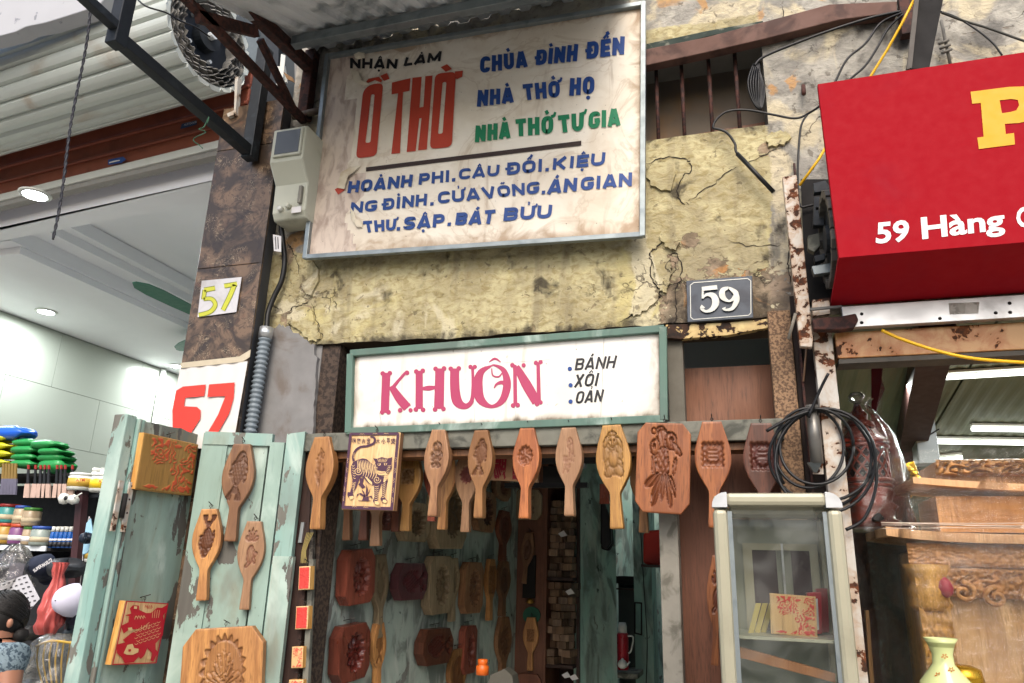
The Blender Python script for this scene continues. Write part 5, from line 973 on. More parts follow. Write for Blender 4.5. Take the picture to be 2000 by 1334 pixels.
# ------------------------------------------------------------------ carved moulds
MT['w_tan'] = M_wood('mould_tan', '#b5844f', '#8c5f38', '#4a2414'); MT['w_red'] = M_wood('mould_red', '#a8683c', '#824a2a', '#451a0e'); MT['w_gold'] = M_wood('mould_gold', '#bb8e4c', '#946a38', '#523820')
MT['w_brown'] = M_wood('mould_brown', '#97704e', '#704d34', '#3a1c16'); MT['w_pale'] = M_wood('mould_pale', '#b08a68', '#8f6a4c', '#5a1a16'); MT['w_dark'] = M_wood('mould_dark', '#8a4a3a', '#643428', '#4a1713', rough=.35); MT['w_vdark'] = M_wood('mould_plum', '#60393c', '#47292c', '#501820', rough=.35)
MT['w_olive'] = M_wood('mould_olive', '#a08f72', '#7d6c54', '#57432c'); MT['w_deep'] = M_wood('mould_deep', '#7a4832', '#583222', '#4a1c14'); MT['w_cream'] = M_wood('board_cream', '#d9b98a', '#c9a06c', '#c1232b', gs=.6, rough=.55, tintv=.04); MT['w_ochre'] = M_wood('board_ochre', '#a27a42', '#927038', '#b84a2c', gs=.6, tintv=.03)
MT['w_side'] = M_wood('board_side', '#dfb36b', '#b9803c', gs=1, tintv=.05)
hookm = M_plain('hook_metal', '#4b4744', .4, .3, 20, .8)
def ell(a, b, ca, cb, ra, rb, rot=0):
    x, y = a - ca, b - cb
    if rot: c, s = math.cos(rot), math.sin(rot); x, y = x * c + y * s, -x * s + y * c
    return (x / ra) ** 2 + (y / rb) ** 2
def seg(a, b, x0, y0, x1, y1, w0, w1=None):
    w1 = w0 if w1 is None else w1; dx, dy = x1 - x0, y1 - y0; L2 = dx * dx + dy * dy
    t = np.clip(((a - x0) * dx + (b - y0) * dy) / L2, 0, 1); d = ((a - x0 - t * dx) ** 2 + (b - y0 - t * dy) ** 2) ** .5
    return d / (w0 + (w1 - w0) * t), t
# each motif returns (depth 0..1, carved inwards; relief -1..1 inside)
def m_fish(a, b, flip=1, slant=.25):
    b = b * flip; a = a - slant * b; body = ell(a, b, 0, .22, .62, .68); tail = np.abs(a) < (.16 + .62 * sst(-.35, -1, b)); tl = (b < -.30) & (b > -1 - .0 + .25 * (np.abs(a) < .2)) & tail
    inb = body < 1; fins = (ell(a, b, .62, .15, .22, .5, .3) < 1) | (ell(a, b, -.62, .2, .2, .34, -.3) < 1)
    d = np.where(inb, .75 - .35 * (1 - body), 0); d = np.maximum(d, np.where(tl | (fins & ~inb), .6, 0))
    sc = np.sin(a * 15 + 0) * np.sin(b * 13 + np.where((np.floor(a * 15 / np.pi) % 2) == 0, 0, 0)) ; sc2 = np.abs(np.sin((a + b) * 11)) * np.abs(np.sin((a - b) * 11))
    r = np.where(inb & (b < .52), sc2 * .5 - .2, 0); r = r + np.where(tl, .4 * np.sin(np.arctan2(a, -(b + .2)) * 22), 0) + np.where(fins & ~inb, .35 * np.sin(b * 30), 0)
    eye = ell(a, b, .12, .62, .15, .11); r = r + np.where(eye < 1, -.5, 0) + np.where((eye > 1) & (eye < 2.2), .3, 0); r = r + np.where(inb & (np.abs(b - .50 + .3 * a * a) < .04), -.45, 0)
    return d, r
def m_round(a, b, n=12):
    r = (a * a + b * b) ** .5; th = np.arctan2(b, a); R = .92 + .08 * np.cos(n * th); ins = r < R
    d = np.where(ins, .9, 0) * sst(0, .09, R - r) - .0; d = d - np.where(r < .68, .28 * (1 - r), 0)
    rel = np.where(r > .72, .5 * np.abs(np.cos(n * th / 2)), 0) + np.where((r < .68) & (r > .34), .45 * np.cos(8 * th + 6 * r), 0) + np.where(r <= .34, .4 * np.cos(5 * th + 1), 0) + .4 * (vn(a * 7, b * 7, 3) - .5) * (r < .7)
    return d, rel * ins
def m_lotus(a, b):
    d, rel = m_round(a, b, 20); r = (a * a + b * b) ** .5; inn = r < .76; th = np.arctan2(b, a)
    ring = (r >= .76) & (d > .1); d = np.where(inn, .30, d); rel = np.where(ring, .45 * np.abs(np.sin(10 * th + r * 5)) - .1, 0)
    for k in range(7):
        t = (k - 3) / 3 * 1.15 + math.pi / 2; L = .62 - .04 * abs(k - 3); s, q = seg(a, b, 0, -.32, math.cos(t) * L, -.32 + math.sin(t) * (L + .22), .05, .10)
        q2 = np.where(q > .8, (1 - q) * 5, 1); v = s / (.3 + .7 * q2); rel = np.where((v < 1.25) & inn, .75 * (v < .75) - .55 * (v >= .75) + .15 * np.cos(v * 9), rel)
    for sgn in (-1, 1):
        for (x1, y1) in ((.6, -.1), (.5, -.35), (.35, -.62)): s, q = seg(a, b, 0, -.38, sgn * x1, y1, .03, .09); rel = np.where((s < 1.2) & inn & (rel == 0), .5 * (s < .7) - .5 * (s >= .7), rel)
    s, q = seg(a, b, 0, -.35, 0, -.7, .025); rel = np.where((s < 1) & inn, -.6, rel)
    return d, rel
def m_shou(a, b):
    R = np.maximum(np.abs(a), np.abs(b)); ins = R < .93 + .05 * np.cos(np.where(np.abs(a) > np.abs(b), b, a) * 15); d = np.where(ins, .95, 0); r = (a * a + b * b) ** .5
    rel = np.where(ins & (R > .72), .4 * np.cos(np.where(np.abs(a) > np.abs(b), b, a) * 15), 0); inn = r < .62; d = np.where(inn, .62, d)
    ln = (np.abs(a) < .05) | (np.abs(np.abs(b) - .18) < .045) & (np.abs(a) < .42) | (np.abs(np.abs(b) - .40) < .045) & (np.abs(a) < .3) | (np.abs(r - .58) < .04) | (np.abs(b) < .04) & (np.abs(a) > .3)
    return d, np.where(inn & ln, .6, rel)
def blobs(a, b, L, base=.62):
    d = np.zeros_like(a); rel = np.zeros_like(a)
    for (x, y, rx, ry, rot, k) in L:
        e = ell(a, b, x, y, rx, ry, rot); m = e < 1; d = np.where(m, base - k * (1 - e), d); rel = np.where(m & (e > .72), -.35, np.where(m, .12 * np.sin(a * 30 + b * 12), rel))
    return d, rel
def m_buddha(a, b): return blobs(a, b, [(0, .1, .85, .5, 0, .2), (-.55, -.1, .35, .5, .3, .2), (.5, .0, .34, .55, -.3, .2), (0, -.45, .85, .4, 0, .25), (-.35, -.65, .5, .25, .3, .3), (.4, -.62, .5, .25, -.3, .3), (0, -.12, .5, .42, 0, .5), (0, .38, .42, .2, 0, .25), (-.6, .55, .35, .16, .7, .3), (.6, .52, .35, .16, -.7, .3), (0, .58, .4, .3, 0, .5), (-.15, .6, .1, .07, 0, -.2), (.15, .6, .1, .07, 0, -.2), (0, .45, .16, .06, 0, .6), (0, .88, .4, .12, 0, .3), (-.2, .12, .06, .04, 0, -.3), (.25, .12, .06, .04, 0, -.3)])
def m_monkey(a, b): return blobs(a, b, [(0, .55, .72, .46, 0, .35), (-.2, .62, .25, .16, 0, .6), (.3, .62, .25, .16, 0, .6), (0, .3, .4, .12, 0, -.2), (0, -.25, .55, .5, 0, .45), (-.6, -.15, .25, .4, .4, .3), (.62, -.1, .22, .38, -.4, .3), (-.4, -.8, .36, .2, 0, .35), (.4, -.8, .34, .2, 0, .35), (0, -.2, .3, .16, 0, -.1), (0, .88, .12, .08, 0, .6)], .72)
def m_carp(a, b): return blobs(a, b, [(.15, .62, .38, .34, .3, .3), (.35, .3, .3, .36, 0, .3), (.25, -.05, .2, .34, .3, .25), (-.1, -.4, .22, .4, .5, .25), (-.45, -.62, .5, .12, .9, .2), (-.5, -.2, .14, .22, 0, .2), (.1, .75, .1, .08, 0, -.2), (.62, -.1, .1, .3, 0, .2), (-.12, -.75, .12, .25, -.2, .2)], .4)
def m_phoenix(a, b): return blobs(a, b, [(.1, .72, .22, .16, 0, .4), (.38, .62, .28, .2, 0, .3), (-.15, .5, .4, .22, .5, .3), (0, .1, .2, .6, .1, .2), (-.35, .15, .14, .5, .1, .2), (-.4, -.25, .12, .25, -.3, .2), (.1, -.55, .16, .42, .25, .2), (-.25, -.55, .12, .3, .9, .2), (.45, -.25, .34, .12, .5, .2), (.55, -.05, .1, .25, -.3, .2), (.05, .86, .14, .09, 0, .4)], .45)
def m_gold(a, b):
    L = [(-.05, .62, .3, .36, .35, .25), (-.42, .45, .24, .22, .3, .35), (.35, .62, .3, .24, -.2, .4), (-.05, .15, .28, .34, -.45, .2), (.12, -.08, .18, .3, -.1, .2), (-.45, -.02, .11, .3, .1, .2), (.62, .42, .3, .1, -.55, .2), (-.42, -.36, .46, .14, .35, .2), (-.28, -.62, .17, .44, -.5, .2), (.02, -.5, .12, .4, -.15, .2), (.3, -.6, .14, .46, .3, .2), (.5, -.5, .08, .3, .45, .2), (.55, -.02, .09, .24, -.25, .2), (-.45, .48, .09, .07, 0, -.3), (.37, .66, .1, .08, 0, -.3), (-.48, .86, .14, .09, 0, .4), (-.15, .93, .2, .06, 0, .3)]
    d, rel = blobs(a, b, L, .55); sc = (np.hypot(a + .0, b - .1) < .35) & (d > 0); rel = np.where(sc, .5 * np.abs(np.sin((a + b) * 13) * np.sin((a - b) * 13)), rel); rel = np.where((b < -.2) & (d > 0), .5 * np.sin(np.arctan2(a - .1, -(b + .0)) * 30), rel); return d, rel
def m_leaf(a, b):
    L = [(0, -.3, .5, .5, 0, .35)] + [(.5 * math.sin(t), .45 + .3 * math.cos(t), .14, .36, -t, .2) for t in (-1.3, -.65, 0, .65, 1.3)] + [(.55, -.3, .3, .14, .3, .2), (.5, -.6, .3, .14, -.3, .2), (-.3, -.85, .3, .14, .3, .2)]
    d, r = blobs(a, b, L, .5); r = np.where(ell(a, b, 0, -.3, .5, .5) < 1, .4 * np.sin(a * 20) * np.sin(b * 18), r); return d, r
def m_hex(a, b):
    ins = ell(a, b, 0, 0, 1, 1) < 1; x, y = a * 2.6, b * 3.0; d1 = np.abs(np.cos(x * 1.7) + np.cos(x * .85 + y * 1.47) + np.cos(x * .85 - y * 1.47)) / 3
    return np.where(ins, .55, 0), np.where(ins, .9 * sst(.2, .8, d1) - .3, 0)
def m_scroll(a, b):
    ins = np.maximum(np.abs(a), np.abs(b)) < .95; k = fbm(a * 2.2 + 5, b * 2.2, 3, 6); return np.where(ins, .5, 0), np.where(ins, .8 * np.sin(k * 34), 0)
def m_lines(a, b):
    k = fbm(a * 1.8 + 2, b * 1.8, 3, 2); ins = np.maximum(np.abs(a), np.abs(b)) < .93; dens = fbm(a * 1.3 + 9, b * 1.3 + 4, 2, 8) > .46
    return np.where(ins, .5, 0), np.where(ins & dens, 1.2 * (np.sin(k * 60) > .1), 0)
PADDLE = [(0, .34), (.015, .37), (.12, .33), (.30, .28), (.335, .29), (.37, .40), (.42, .58), (.50, .82), (.58, .96), (.65, 1), (.72, .98), (.82, .84), (.92, .66), (.985, .55), (1, .52)]
SLIM = [(0, .34), (.3, .32), (.38, .36), (.45, .6), (.55, .92), (.65, 1), (.8, .85), (1, .6)]
def hang_frame(T, B, nrm):
    up = _n(T - B); ex = _n(np.cross(-np.array(nrm), up)) if False else _n(np.cross(up, nrm)); 
    if ex.dot(RM[:, 0]) < 0: ex = -ex
    y = np.cross(up, ex); return ex, y, up
def mould(label, pl, top, bot, wpx, prof='paddle', motif=None, mat='w_tan', th=.03, dep=.013, mc=(.66, 0), mr=(.62, .20), paint=0., pmode='in', res=(30, 84), group=None, wat=None, name=None, cat='cake mould', lift=0, tophook=True, wrl=None, sidemat=None, inv=False):
    T, B = pl.hit(*top, lift), pl.hit(*bot, lift); H = np.linalg.norm(T - B); ex, ey, ez = hang_frame(T, B, pl.n)
    mp = np.array(top) * .6 + np.array(bot) * .4; hw = abs(np.dot(pl.hit(mp[0] + wpx / 2, mp[1], lift) - pl.hit(mp[0] - wpx / 2, mp[1], lift), ex)) / 2
    if wrl: hw = wrl * H / 2
    M = Matrix(((ex[0], ey[0], ez[0], B[0]), (ex[1], ey[1], ez[1], B[1]), (ex[2], ey[2], ez[2], B[2]), (0, 0, 0, 1)))
    nm = name or {'paddle': 'handled_mould', 'slim': 'handled_mould', 'oct': 'block_mould', 'rect': 'carved_board'}[prof]
    root = thing(nm, label, cat, None, group, M)
    nx_, nz_ = res; s = np.linspace(-1, 1, nx_); t = np.linspace(0, 1, nz_)
    if prof in ('paddle', 'slim'): pr = np.array(PADDLE if prof == 'paddle' else SLIM); wv = np.interp(t, pr[:, 0], pr[:, 1]); wv = np.convolve(np.pad(wv, 2, 'edge'), [.1, .2, .4, .2, .1], 'valid')
    elif prof == 'oct': cch = .30 * hw / H * 1.3; t = np.unique(np.concatenate([t, [cch, 1 - cch]])); nz_ = len(t); wv = np.minimum(1, .70 + .30 * np.minimum(t, 1 - t) / cch)
    else: wv = np.ones(nz_)
    S_, T_ = np.meshgrid(s, t, indexing='ij'); X_ = S_ * wv[None, :] * hw; Z_ = T_ * H; a = (X_ / hw - mc[1]) / mr[0]; b = (T_ - mc[0]) / mr[1]
    h = np.zeros_like(X_); pt = np.zeros_like(X_)
    if motif is not None:
        far = (np.abs(a) > 1.35) | (np.abs(b) > 1.35); d, rel = motif(a, b); d = np.where(far, 0, d); rel = np.where(far | (d <= 0), 0, rel)
        h = (-dep * (d - .55 * rel * (d > 0)) if not inv else dep * .5 * rel)
        if motif is not None and not paint and not inv: pt = .58 * sst(.02, .5, d)  # carved hollows coloured darker: oil stain plus recess shade put into the tint
        if paint: pt = paint * ((d > .05) if pmode == 'in' else (rel > .35)).astype(float)
    h = h + .0006 * (vn(X_ * 60, Z_ * 25, 2) - .5)
    edge = 1 - np.minimum(np.minimum((1 - np.abs(S_)) * nx_ / 2, 1), np.minimum(np.minimum(T_, 1 - T_) * nz_, 1)); h = h - .0022 * edge
    V = np.stack([X_, -h, Z_], -1).reshape(-1, 3); Fc = [(i * nz_ + j, (i + 1) * nz_ + j, (i + 1) * nz_ + j + 1, i * nz_ + j + 1) for i in range(nx_ - 1) for j in range(nz_ - 1)]
    nf = len(Fc); per = [i * nz_ for i in range(nx_)] + [(nx_ - 1) * nz_ + j for j in range(1, nz_)] + [i * nz_ + nz_ - 1 for i in range(nx_ - 2, -1, -1)] + [j for j in range(nz_ - 2, 0, -1)]
    r1 = V[per].copy(); r2 = V[per].copy(); r2[:, 1] = th - .002; r3 = r2.copy(); r3[:, 1] = th; c_ = r3.mean(axis=0); r3 = c_ + (r3 - c_) * .97; k = len(V); m = len(per)
    V = np.concatenate([V, r1, r2, r3]); pt = np.concatenate([pt.reshape(-1), np.zeros(3 * m)])
    if wpx and paint < 0: pass
    for q in (0, 1):
        for i in range(m): j = (i + 1) % m; Fc.append((k + q * m + j, k + q * m + i, k + (q + 1) * m + i, k + (q + 1) * m + j))
    Fc.append(tuple(k + 2 * m + i for i in range(m)))
    mats = [MT[mat]] + ([MT[sidemat]] if sidemat else []); o = mk('body' if prof != 'rect' else 'board', V, Fc, mats, root, local=True, smooth=[i < nf for i in range(len(Fc))], attrs={'paint': pt})
    if sidemat:
        o.data.polygons.foreach_set('material_index', [0 if i < nf else 1 for i in range(len(Fc))])
    if tophook:
        hp = [np.array([0, th * .5, H - .004]), np.array([0, th * .5, H + .006]), np.array([.005, th * .5, H + .012]), np.array([0, th * .5, H + .018]), np.array([-.005, th * .5, H + .012]), np.array([0, th * .5, H + .007])]
        V1, F1 = tubeG(hp, .0013, 5, 4); V2, F2 = tubeG([np.array([0, th * .5 - .022, H + .028]), np.array([0, th + .02, H + .012])], .0019, 5); V1, F1 = joinG([(V1, F1), (V2, F2)]); mk('hook', V1, F1, hookm, root, local=True, smooth=True)
    return root, pl.n * 0 + np.array([hw, H, 0]), (ex, ey, ez, B, hw, H)
HP = PY(-.085)
gR = 'carved moulds hung along the shop front rail'
def fr(label, top, bot, w_, motif, mat, **k): return mould(label, HP, top, bot, w_, 'paddle', motif, mat, group=gR, th=.045, **k)
fr('leftmost handled mould on the rail, tan wood carved with a long tailed phoenix', (628, 853), (614, 1033), 54, m_phoenix, 'w_tan', mr=(.45, .22))
fr('handled mould carved with a little round headed figure, hung right of the tiger board', (856, 839), (843, 1008), 48, m_monkey, 'w_brown', mr=(.52, .155), mc=(.70, 0), lift=.005)
fr('handled mould carved with a head-down fish, half hiding a pale mould', (939, 840), (933, 1011), 48, m_fish, 'w_tan', mr=(.62, .225), mc=(.70, 0), lift=.005)
fr('reddish handled mould carved with a small round lotus flower', (1029, 836), (1022, 1012), 52, m_round, 'w_red', mr=(.60, .125), mc=(.69, -.05))
fr('plain reddish handled mould carved with a shallow curling carp', (1110, 835), (1111, 1007), 52, m_carp, 'w_pale', mr=(.62, .21), mc=(.68, 0), dep=.006)
fr('yellowish handled mould carved with a fat laughing buddha figure', (1194, 830), (1204, 1032), 68, m_buddha, 'w_gold', mr=(.66, .24), mc=(.70, 0), lift=.01, res=(40, 100))
fr('orange brown handled mould with a square scalloped longevity emblem, right of the goldfish board', (1390, 823), (1397, 1030), 72, m_shou, 'w_red', mr=(.60, .125), mc=(.68, 0), paint=.45)
fr('darkest red handled mould with a square scalloped emblem, rightmost on the rail', (1486, 826), (1496, 1035), 76, m_shou, 'w_deep', mr=(.62, .135), mc=(.68, 0), paint=.8)
mould('big eight sided board mould carved with a bulging eyed goldfish', HP, (1297, 826), (1292, 1002), 105, 'oct', m_gold, 'w_red', th=.03, mc=(.52, 0), mr=(.78, .45), dep=.020, res=(70, 110), lift=.02, group=gR)
# second row, hung behind the first
HB = PY(-.035)
def bk(label, top, bot, w_, motif, mat, **k): return mould(label, HB, top, bot, w_, 'paddle', motif, mat, group=gR, **k)
HB2 = PY(.075)
def bk2(label, top, bot, w_, motif, mat, **k): return mould(label, HB2, top, bot, w_, 'paddle', motif, mat, group=gR, **k)
bk2('amber handled mould with a small square flower, hung between tiger board and figure mould', (800, 882), (789, 1037), 50, m_scroll, 'w_gold', mr=(.5, .10), mc=(.68, 0))
bk2('yellowish handle sticking out below the round headed figure mould', (872, 872), (861, 1034), 44, None, 'w_tan')
bk2('pale handled mould with dark red carving hidden behind the fish mould', (913, 872), (907, 1039), 46, m_round, 'w_pale', mr=(.6, .11), mc=(.66, 0), paint=1)
bk2('handled mould mostly hidden behind the goldfish board, only its edge and handle showing', (1255, 880), (1257, 1040), 52, m_leaf, 'w_tan')
bk2('pinkish tan handled mould whose handle shows below the tiger board', (737, 890), (731, 1066), 52, None, 'w_pale')
bk2('red brown handled mould behind the tiger board, left of the pinkish handle', (716, 890), (707, 1055), 44, None, 'w_deep')
mould('dim brown handled mould far behind the tiger board', PY(.14), (680, 890), (675, 1055), 40, 'paddle', None, 'w_brown', group=gR); mould('dark red brown handle right of the pinkish handle under the tiger board', PY(.14), (778, 880), (770, 1038), 40, 'paddle', None, 'w_deep', group=gR)
mould('dark handle hidden behind the round headed figure mould, its foot left of the yellowish handle', PY(.14), (850, 880), (841, 1018), 40, 'paddle', None, 'w_dark', group=gR)
# tiger board
tb, _, fT = mould('cream rectangular board printed with a striped tiger in a purple border', PY(-.10), (732, 845), (717, 996), 100, 'rect', None, 'w_cream', th=.035, tophook=True, res=(6, 6), group=None, sidemat='w_brown')
TG = Pl(fT[3], -fT[1]); hwT, HT = fT[4], fT[5]
# print drawn in the board's own coordinates (zoomed tracing 1112x1334 of the board)
A = np.array([(202, 120), (940, 112), (880, 1245), (112, 1245)], float)
def brd(x, y):
    # inverse bilinear by iteration from tracing to unit square
    s, t = .5, .5
    for _ in range(12):
        p = (A[0] * (1 - s) + A[1] * s) * (1 - t) + (A[3] * (1 - s) + A[2] * s) * t; ds = (A[1] - A[0]) * (1 - t) + (A[2] - A[3]) * t; dt = (A[3] - A[0]) * (1 - s) + (A[2] - A[1]) * s
        e = np.array([x, y]) - p; J = np.array([ds, dt]).T; q = np.linalg.solve(J, e); s += q[0]; t += q[1]
    return s, t
def bpt(x, y, l=.0):
    s, t = brd(x, y); return np.array([(s * 2 - 1) * hwT, -.0025 - l, (1 - t) * HT])
def brib(pts, l, sm=5):
    P3 = smoothpts(pts, sm) if (len(pts) > 2 and sm) else [np.array(p, float) for p in pts]; V = []; n = len(P3)
    for i, p in enumerate(P3):
        d = P3[min(i + 1, n - 1)][:2] - P3[max(i - 1, 0)][:2]; d = d / (np.linalg.norm(d) + 1e-9); q = np.array([-d[1], d[0]]) * p[2] / 2; V += [bpt(p[0] + q[0], p[1] + q[1], l), bpt(p[0] - q[0], p[1] - q[1], l)]
    return V, [(2 * i, 2 * i + 1, 2 * i + 3, 2 * i + 2) for i in range(n - 1)]
def bpoly(pts, l):
    V = [bpt(x, y, l) for x, y in pts]; return V, [list(t) for t in tessellate_polygon([[Vector(p) for p in V]])]
purp = M_plain('print_purple', '#4a2c40', .5, .15, 20); crm = M_plain('print_cream', '#d8b682', .5, .08, 10)
q = .0006
dark = [brib([(222, 138, 40), (915, 132, 40)], q, 0), brib([(140, 1215, 46), (868, 1220, 46)], q * 1.1, 0), brib([(222, 125, 38), (140, 1235, 42)], q * 1.2, 0), brib([(912, 122, 38), (858, 1238, 42)], q * 1.3, 0)]
dark += [brib([(280, 545, 34), (268, 480, 34), (300, 390, 36), (370, 335, 34), (470, 318, 32), (560, 280, 34), (580, 225, 34), (555, 185, 30), (512, 180, 24)], q)]
dark += [bpoly([(270, 560), (330, 525), (420, 500), (470, 512), (520, 555), (580, 600), (600, 700), (700, 760), (760, 770), (790, 830), (770, 880), (700, 870), (600, 880), (575, 900), (500, 860), (440, 790), (395, 770), (370, 800), (330, 850), (275, 830), (245, 720), (240, 620)], q * .9)]
dark += [bpoly([(565, 500), (620, 505), (690, 480), (770, 500), (842, 480), (835, 560), (838, 640), (800, 710), (720, 760), (640, 740), (585, 690), (575, 620), (600, 560)], q * 1.5)]
dark += [bpoly(p_, q * .95) for p_ in ([(270, 800), (370, 810), (330, 930), (290, 1010), (300, 1080), (250, 1110), (200, 1040), (205, 995), (240, 1000), (262, 920)], [(590, 870), (700, 850), (690, 900), (655, 1010), (655, 1110), (685, 1160), (620, 1170), (580, 1120), (600, 1060)], [(705, 870), (785, 800), (770, 930), (750, 1060), (795, 1110), (780, 1140), (720, 1140), (690, 1080), (715, 1040)], [(375, 790), (440, 790), (425, 870), (465, 920), (420, 945), (355, 880), (380, 860)])]
dark += [bpoly(p_, q * .8) for p_ in ([(470, 1040), (478, 880), (505, 960), (490, 1050)], [(480, 1050), (545, 925), (520, 1000), (490, 1070)], [(455, 1060), (410, 955), (450, 990), (475, 1060)], [(460, 1070), (370, 1020), (330, 1080), (350, 1020), (400, 1005), (470, 1050)], [(490, 1060), (560, 1040), (580, 1090), (540, 1060)])] + [brib([(365, 1115, 8), (545, 1115, 8)], q, 0), bpoly([(420, 1110), (440, 1060), (520, 1060), (520, 1110)], q * .7)]
V, Fc = joinG(dark); mk('tiger_print', V, Fc, purp, tb, local=True)
lt = []
for k in range(12): x = 330 + k * 24; lt.append(brib([(x, 530 + max(0, (k - 5)) * 8, 4), (x + 16, 600 + k * 4, 13), (x + 6, 690 + k * 4, 4)], q * 2.2, 3))
for cx_, cy_, R_ in ((350, 690, 62), (632, 810, 56)): lt.append(brib([(cx_ + R_ * (1 - t) * math.cos(t * 12), cy_ + R_ * (1 - t) * math.sin(t * 12), 8) for t in np.linspace(0, .92, 26)], q * 2.6, 2))
for k in range(8): lt.append(brib([(262 + k * 4 - (k > 4) * 0, 860 + k * 24, 4), (290, 868 + k * 24, 8), (325 - k * 5, 850 + k * 22, 4)], q * 2.2, 3)); lt.append(brib([(602, 905 + k * 30, 4), (630, 915 + k * 30, 8), (665, 898 + k * 30, 4)], q * 2.2, 3)); lt.append(brib([(712, 880 + k * 27, 4), (738, 870 + k * 27, 8), (760, 850 + k * 27, 4)], q * 2.2, 3))
lt += [bpoly([(600, 700), (640, 680), (700, 690), (750, 690), (770, 720), (730, 745), (660, 745)], q * 3), bpoly([(452, 770), (480, 775), (560, 850), (565, 890), (520, 860)], q * 2), bpoly([(740, 730), (780, 720), (790, 790), (740, 850), (725, 840)], q * 2.4), bpoly([(632, 578), (682, 575), (672, 606), (642, 608)], q * 3), bpoly([(726, 572), (772, 568), (764, 598), (732, 602)], q * 3), bpoly([(380, 500), (400, 475), (440, 470), (465, 508)], q * 2), bpoly([(612, 1125), (660, 1120), (682, 1160), (650, 1172), (610, 1160)], q * 2), bpoly([(730, 1095), (770, 1095), (792, 1130), (760, 1142), (722, 1130)], q * 2), bpoly([(225, 1060), (290, 1050), (298, 1085), (250, 1108)], q * 2)]
for k in range(14):
    t = k / 13; lt.append(brib([(268 + (k % 2) * 8 + 12 * k * (k > 5) , 500 - k * 14, 4), (290 + 13 * k * (k > 5) * .95, 490 - k * 14, 4)], q * 2, 0)) if k < 6 else None
for k in range(7): lt.append(brib([(628 + k * 24, 502, 3), (640 + k * 20, 530, 8), (655 + k * 15, 558, 3)], q * 3, 3))
for k in range(5): lt.append(brib([(592 + k * 5, 630 + k * 22, 3), (612 + k * 5, 640 + k * 20, 8), (640, 630 + k * 18, 3)], q * 3, 3)); lt.append(brib([(828 - k * 6, 600 + k * 26, 3), (806 - k * 5, 612 + k * 24, 8), (780 - k * 4, 604 + k * 20, 3)], q * 3, 3))
for k in range(6): lt.append(brib([(420 + k * 42, 620 + k * 10, 3), (440 + k * 36, 700 + k * 10, 10), (420 + k * 34, 770 + k * 8, 3)], q * 2.8, 3)); lt.append(brib([(250 + k * 5, 600 + k * 36, 3), (275 + k * 6, 620 + k * 36, 8), (300 + k * 4, 600 + k * 38, 3)], q * 2.8, 3))

lt += [brib([(x, y, 4), (x + 16, y - 14, 4), (x + 34, y - 2, 4), (x + 50, y - 14, 4), (x + 66, y, 4)], q * 3, 3) for x, y in ((360, 148), (550, 142), (710, 140), (280, 1212), (450, 1216), (630, 1214))]
lt += [brib([(x, y, 4), (x + 12, y + 18, 4), (x, y + 36, 4), (x + 12, y + 54, 4), (x, y + 72, 4)], q * 3, 3) for x, y in ((176, 640), (165, 780), (150, 920), (140, 1060), (186, 500), (890, 480), (884, 640), (872, 780), (866, 920), (860, 1060))]
V, Fc = joinG(lt); tag(mk('tiger_print_light', V, Fc, crm, tb, local=True), kind='stuff')
V, Fc = joinG([bpoly([(640, 580), (665, 578), (662, 600), (645, 602)], q * 4), bpoly([(738, 575), (762, 573), (758, 596), (742, 598)], q * 4), bpoly([(672, 650), (720, 648), (705, 680), (690, 682)], q * 4), brib([(645, 712, 5), (695, 716, 7), (750, 705, 5)], q * 4.5, 3)] + [brib([(745 + (k % 3) * 14, 745 + (k // 3) * 26, 7), (750 + (k % 3) * 14, 752 + (k // 3) * 26, 7)], q * 4, 0) for k in range(9)]
    + [brib([(600 + k * 12, 635 + k * 9, 2), (625 + k * 4, 650 + k * 9, 6), (655, 640 + k * 9, 2)], q * 4, 3) for k in range(3)])
mk('tiger_face_print', V, Fc, purp, tb, local=True)
def bchar(ch, x0, x1, y0, y1):
    V, Fc = _txt(ch, .02); mx, Mx, my, My = V[:, 0].min(), V[:, 0].max(), V[:, 1].min(), V[:, 1].max()
    return [bpt(x1 - (x1 - x0) * (x - mx) / (Mx - mx), y1 - (y1 - y0) * (y - my) / (My - my), q * 1.5) for x, y in V], Fc      # cut in reverse, as on a printing block
V, Fc = joinG([bchar('昭', 240, 300, 208, 272), bchar('齋', 318, 370, 200, 290), bchar('内', 392, 438, 212, 280), bchar('宏', 462, 515, 200, 290), bchar('大', 598, 655, 205, 278), bchar('小', 675, 738, 205, 285), bchar('平', 752, 800, 200, 285), bchar('安', 812, 878, 200, 285)]); mk('characters', V, Fc, purp, tb, local=True)
# board with red characters behind
rcb = pxprism('lettered_board', [(964, 878), (1052, 884), (1050, 942), (940, 936)], PY(.12), .02, M_plain('board_pink_cream', '#b48a66', .6, .15, 9)); tag(rcb, 'cream board with two red characters hanging behind the rail moulds', 'board')
RC = PY(.118); V, Fc = joinG([textG('賜', [(992, 888), (966, 888), (964, 928), (988, 930)], RC, .03), textG('富', [(1014, 890), (1000, 888), (1000, 930), (1012, 932)], RC, .03)]); mk('lettering', V, Fc, M_plain('char_red', '#9c2030', .5), rcb)
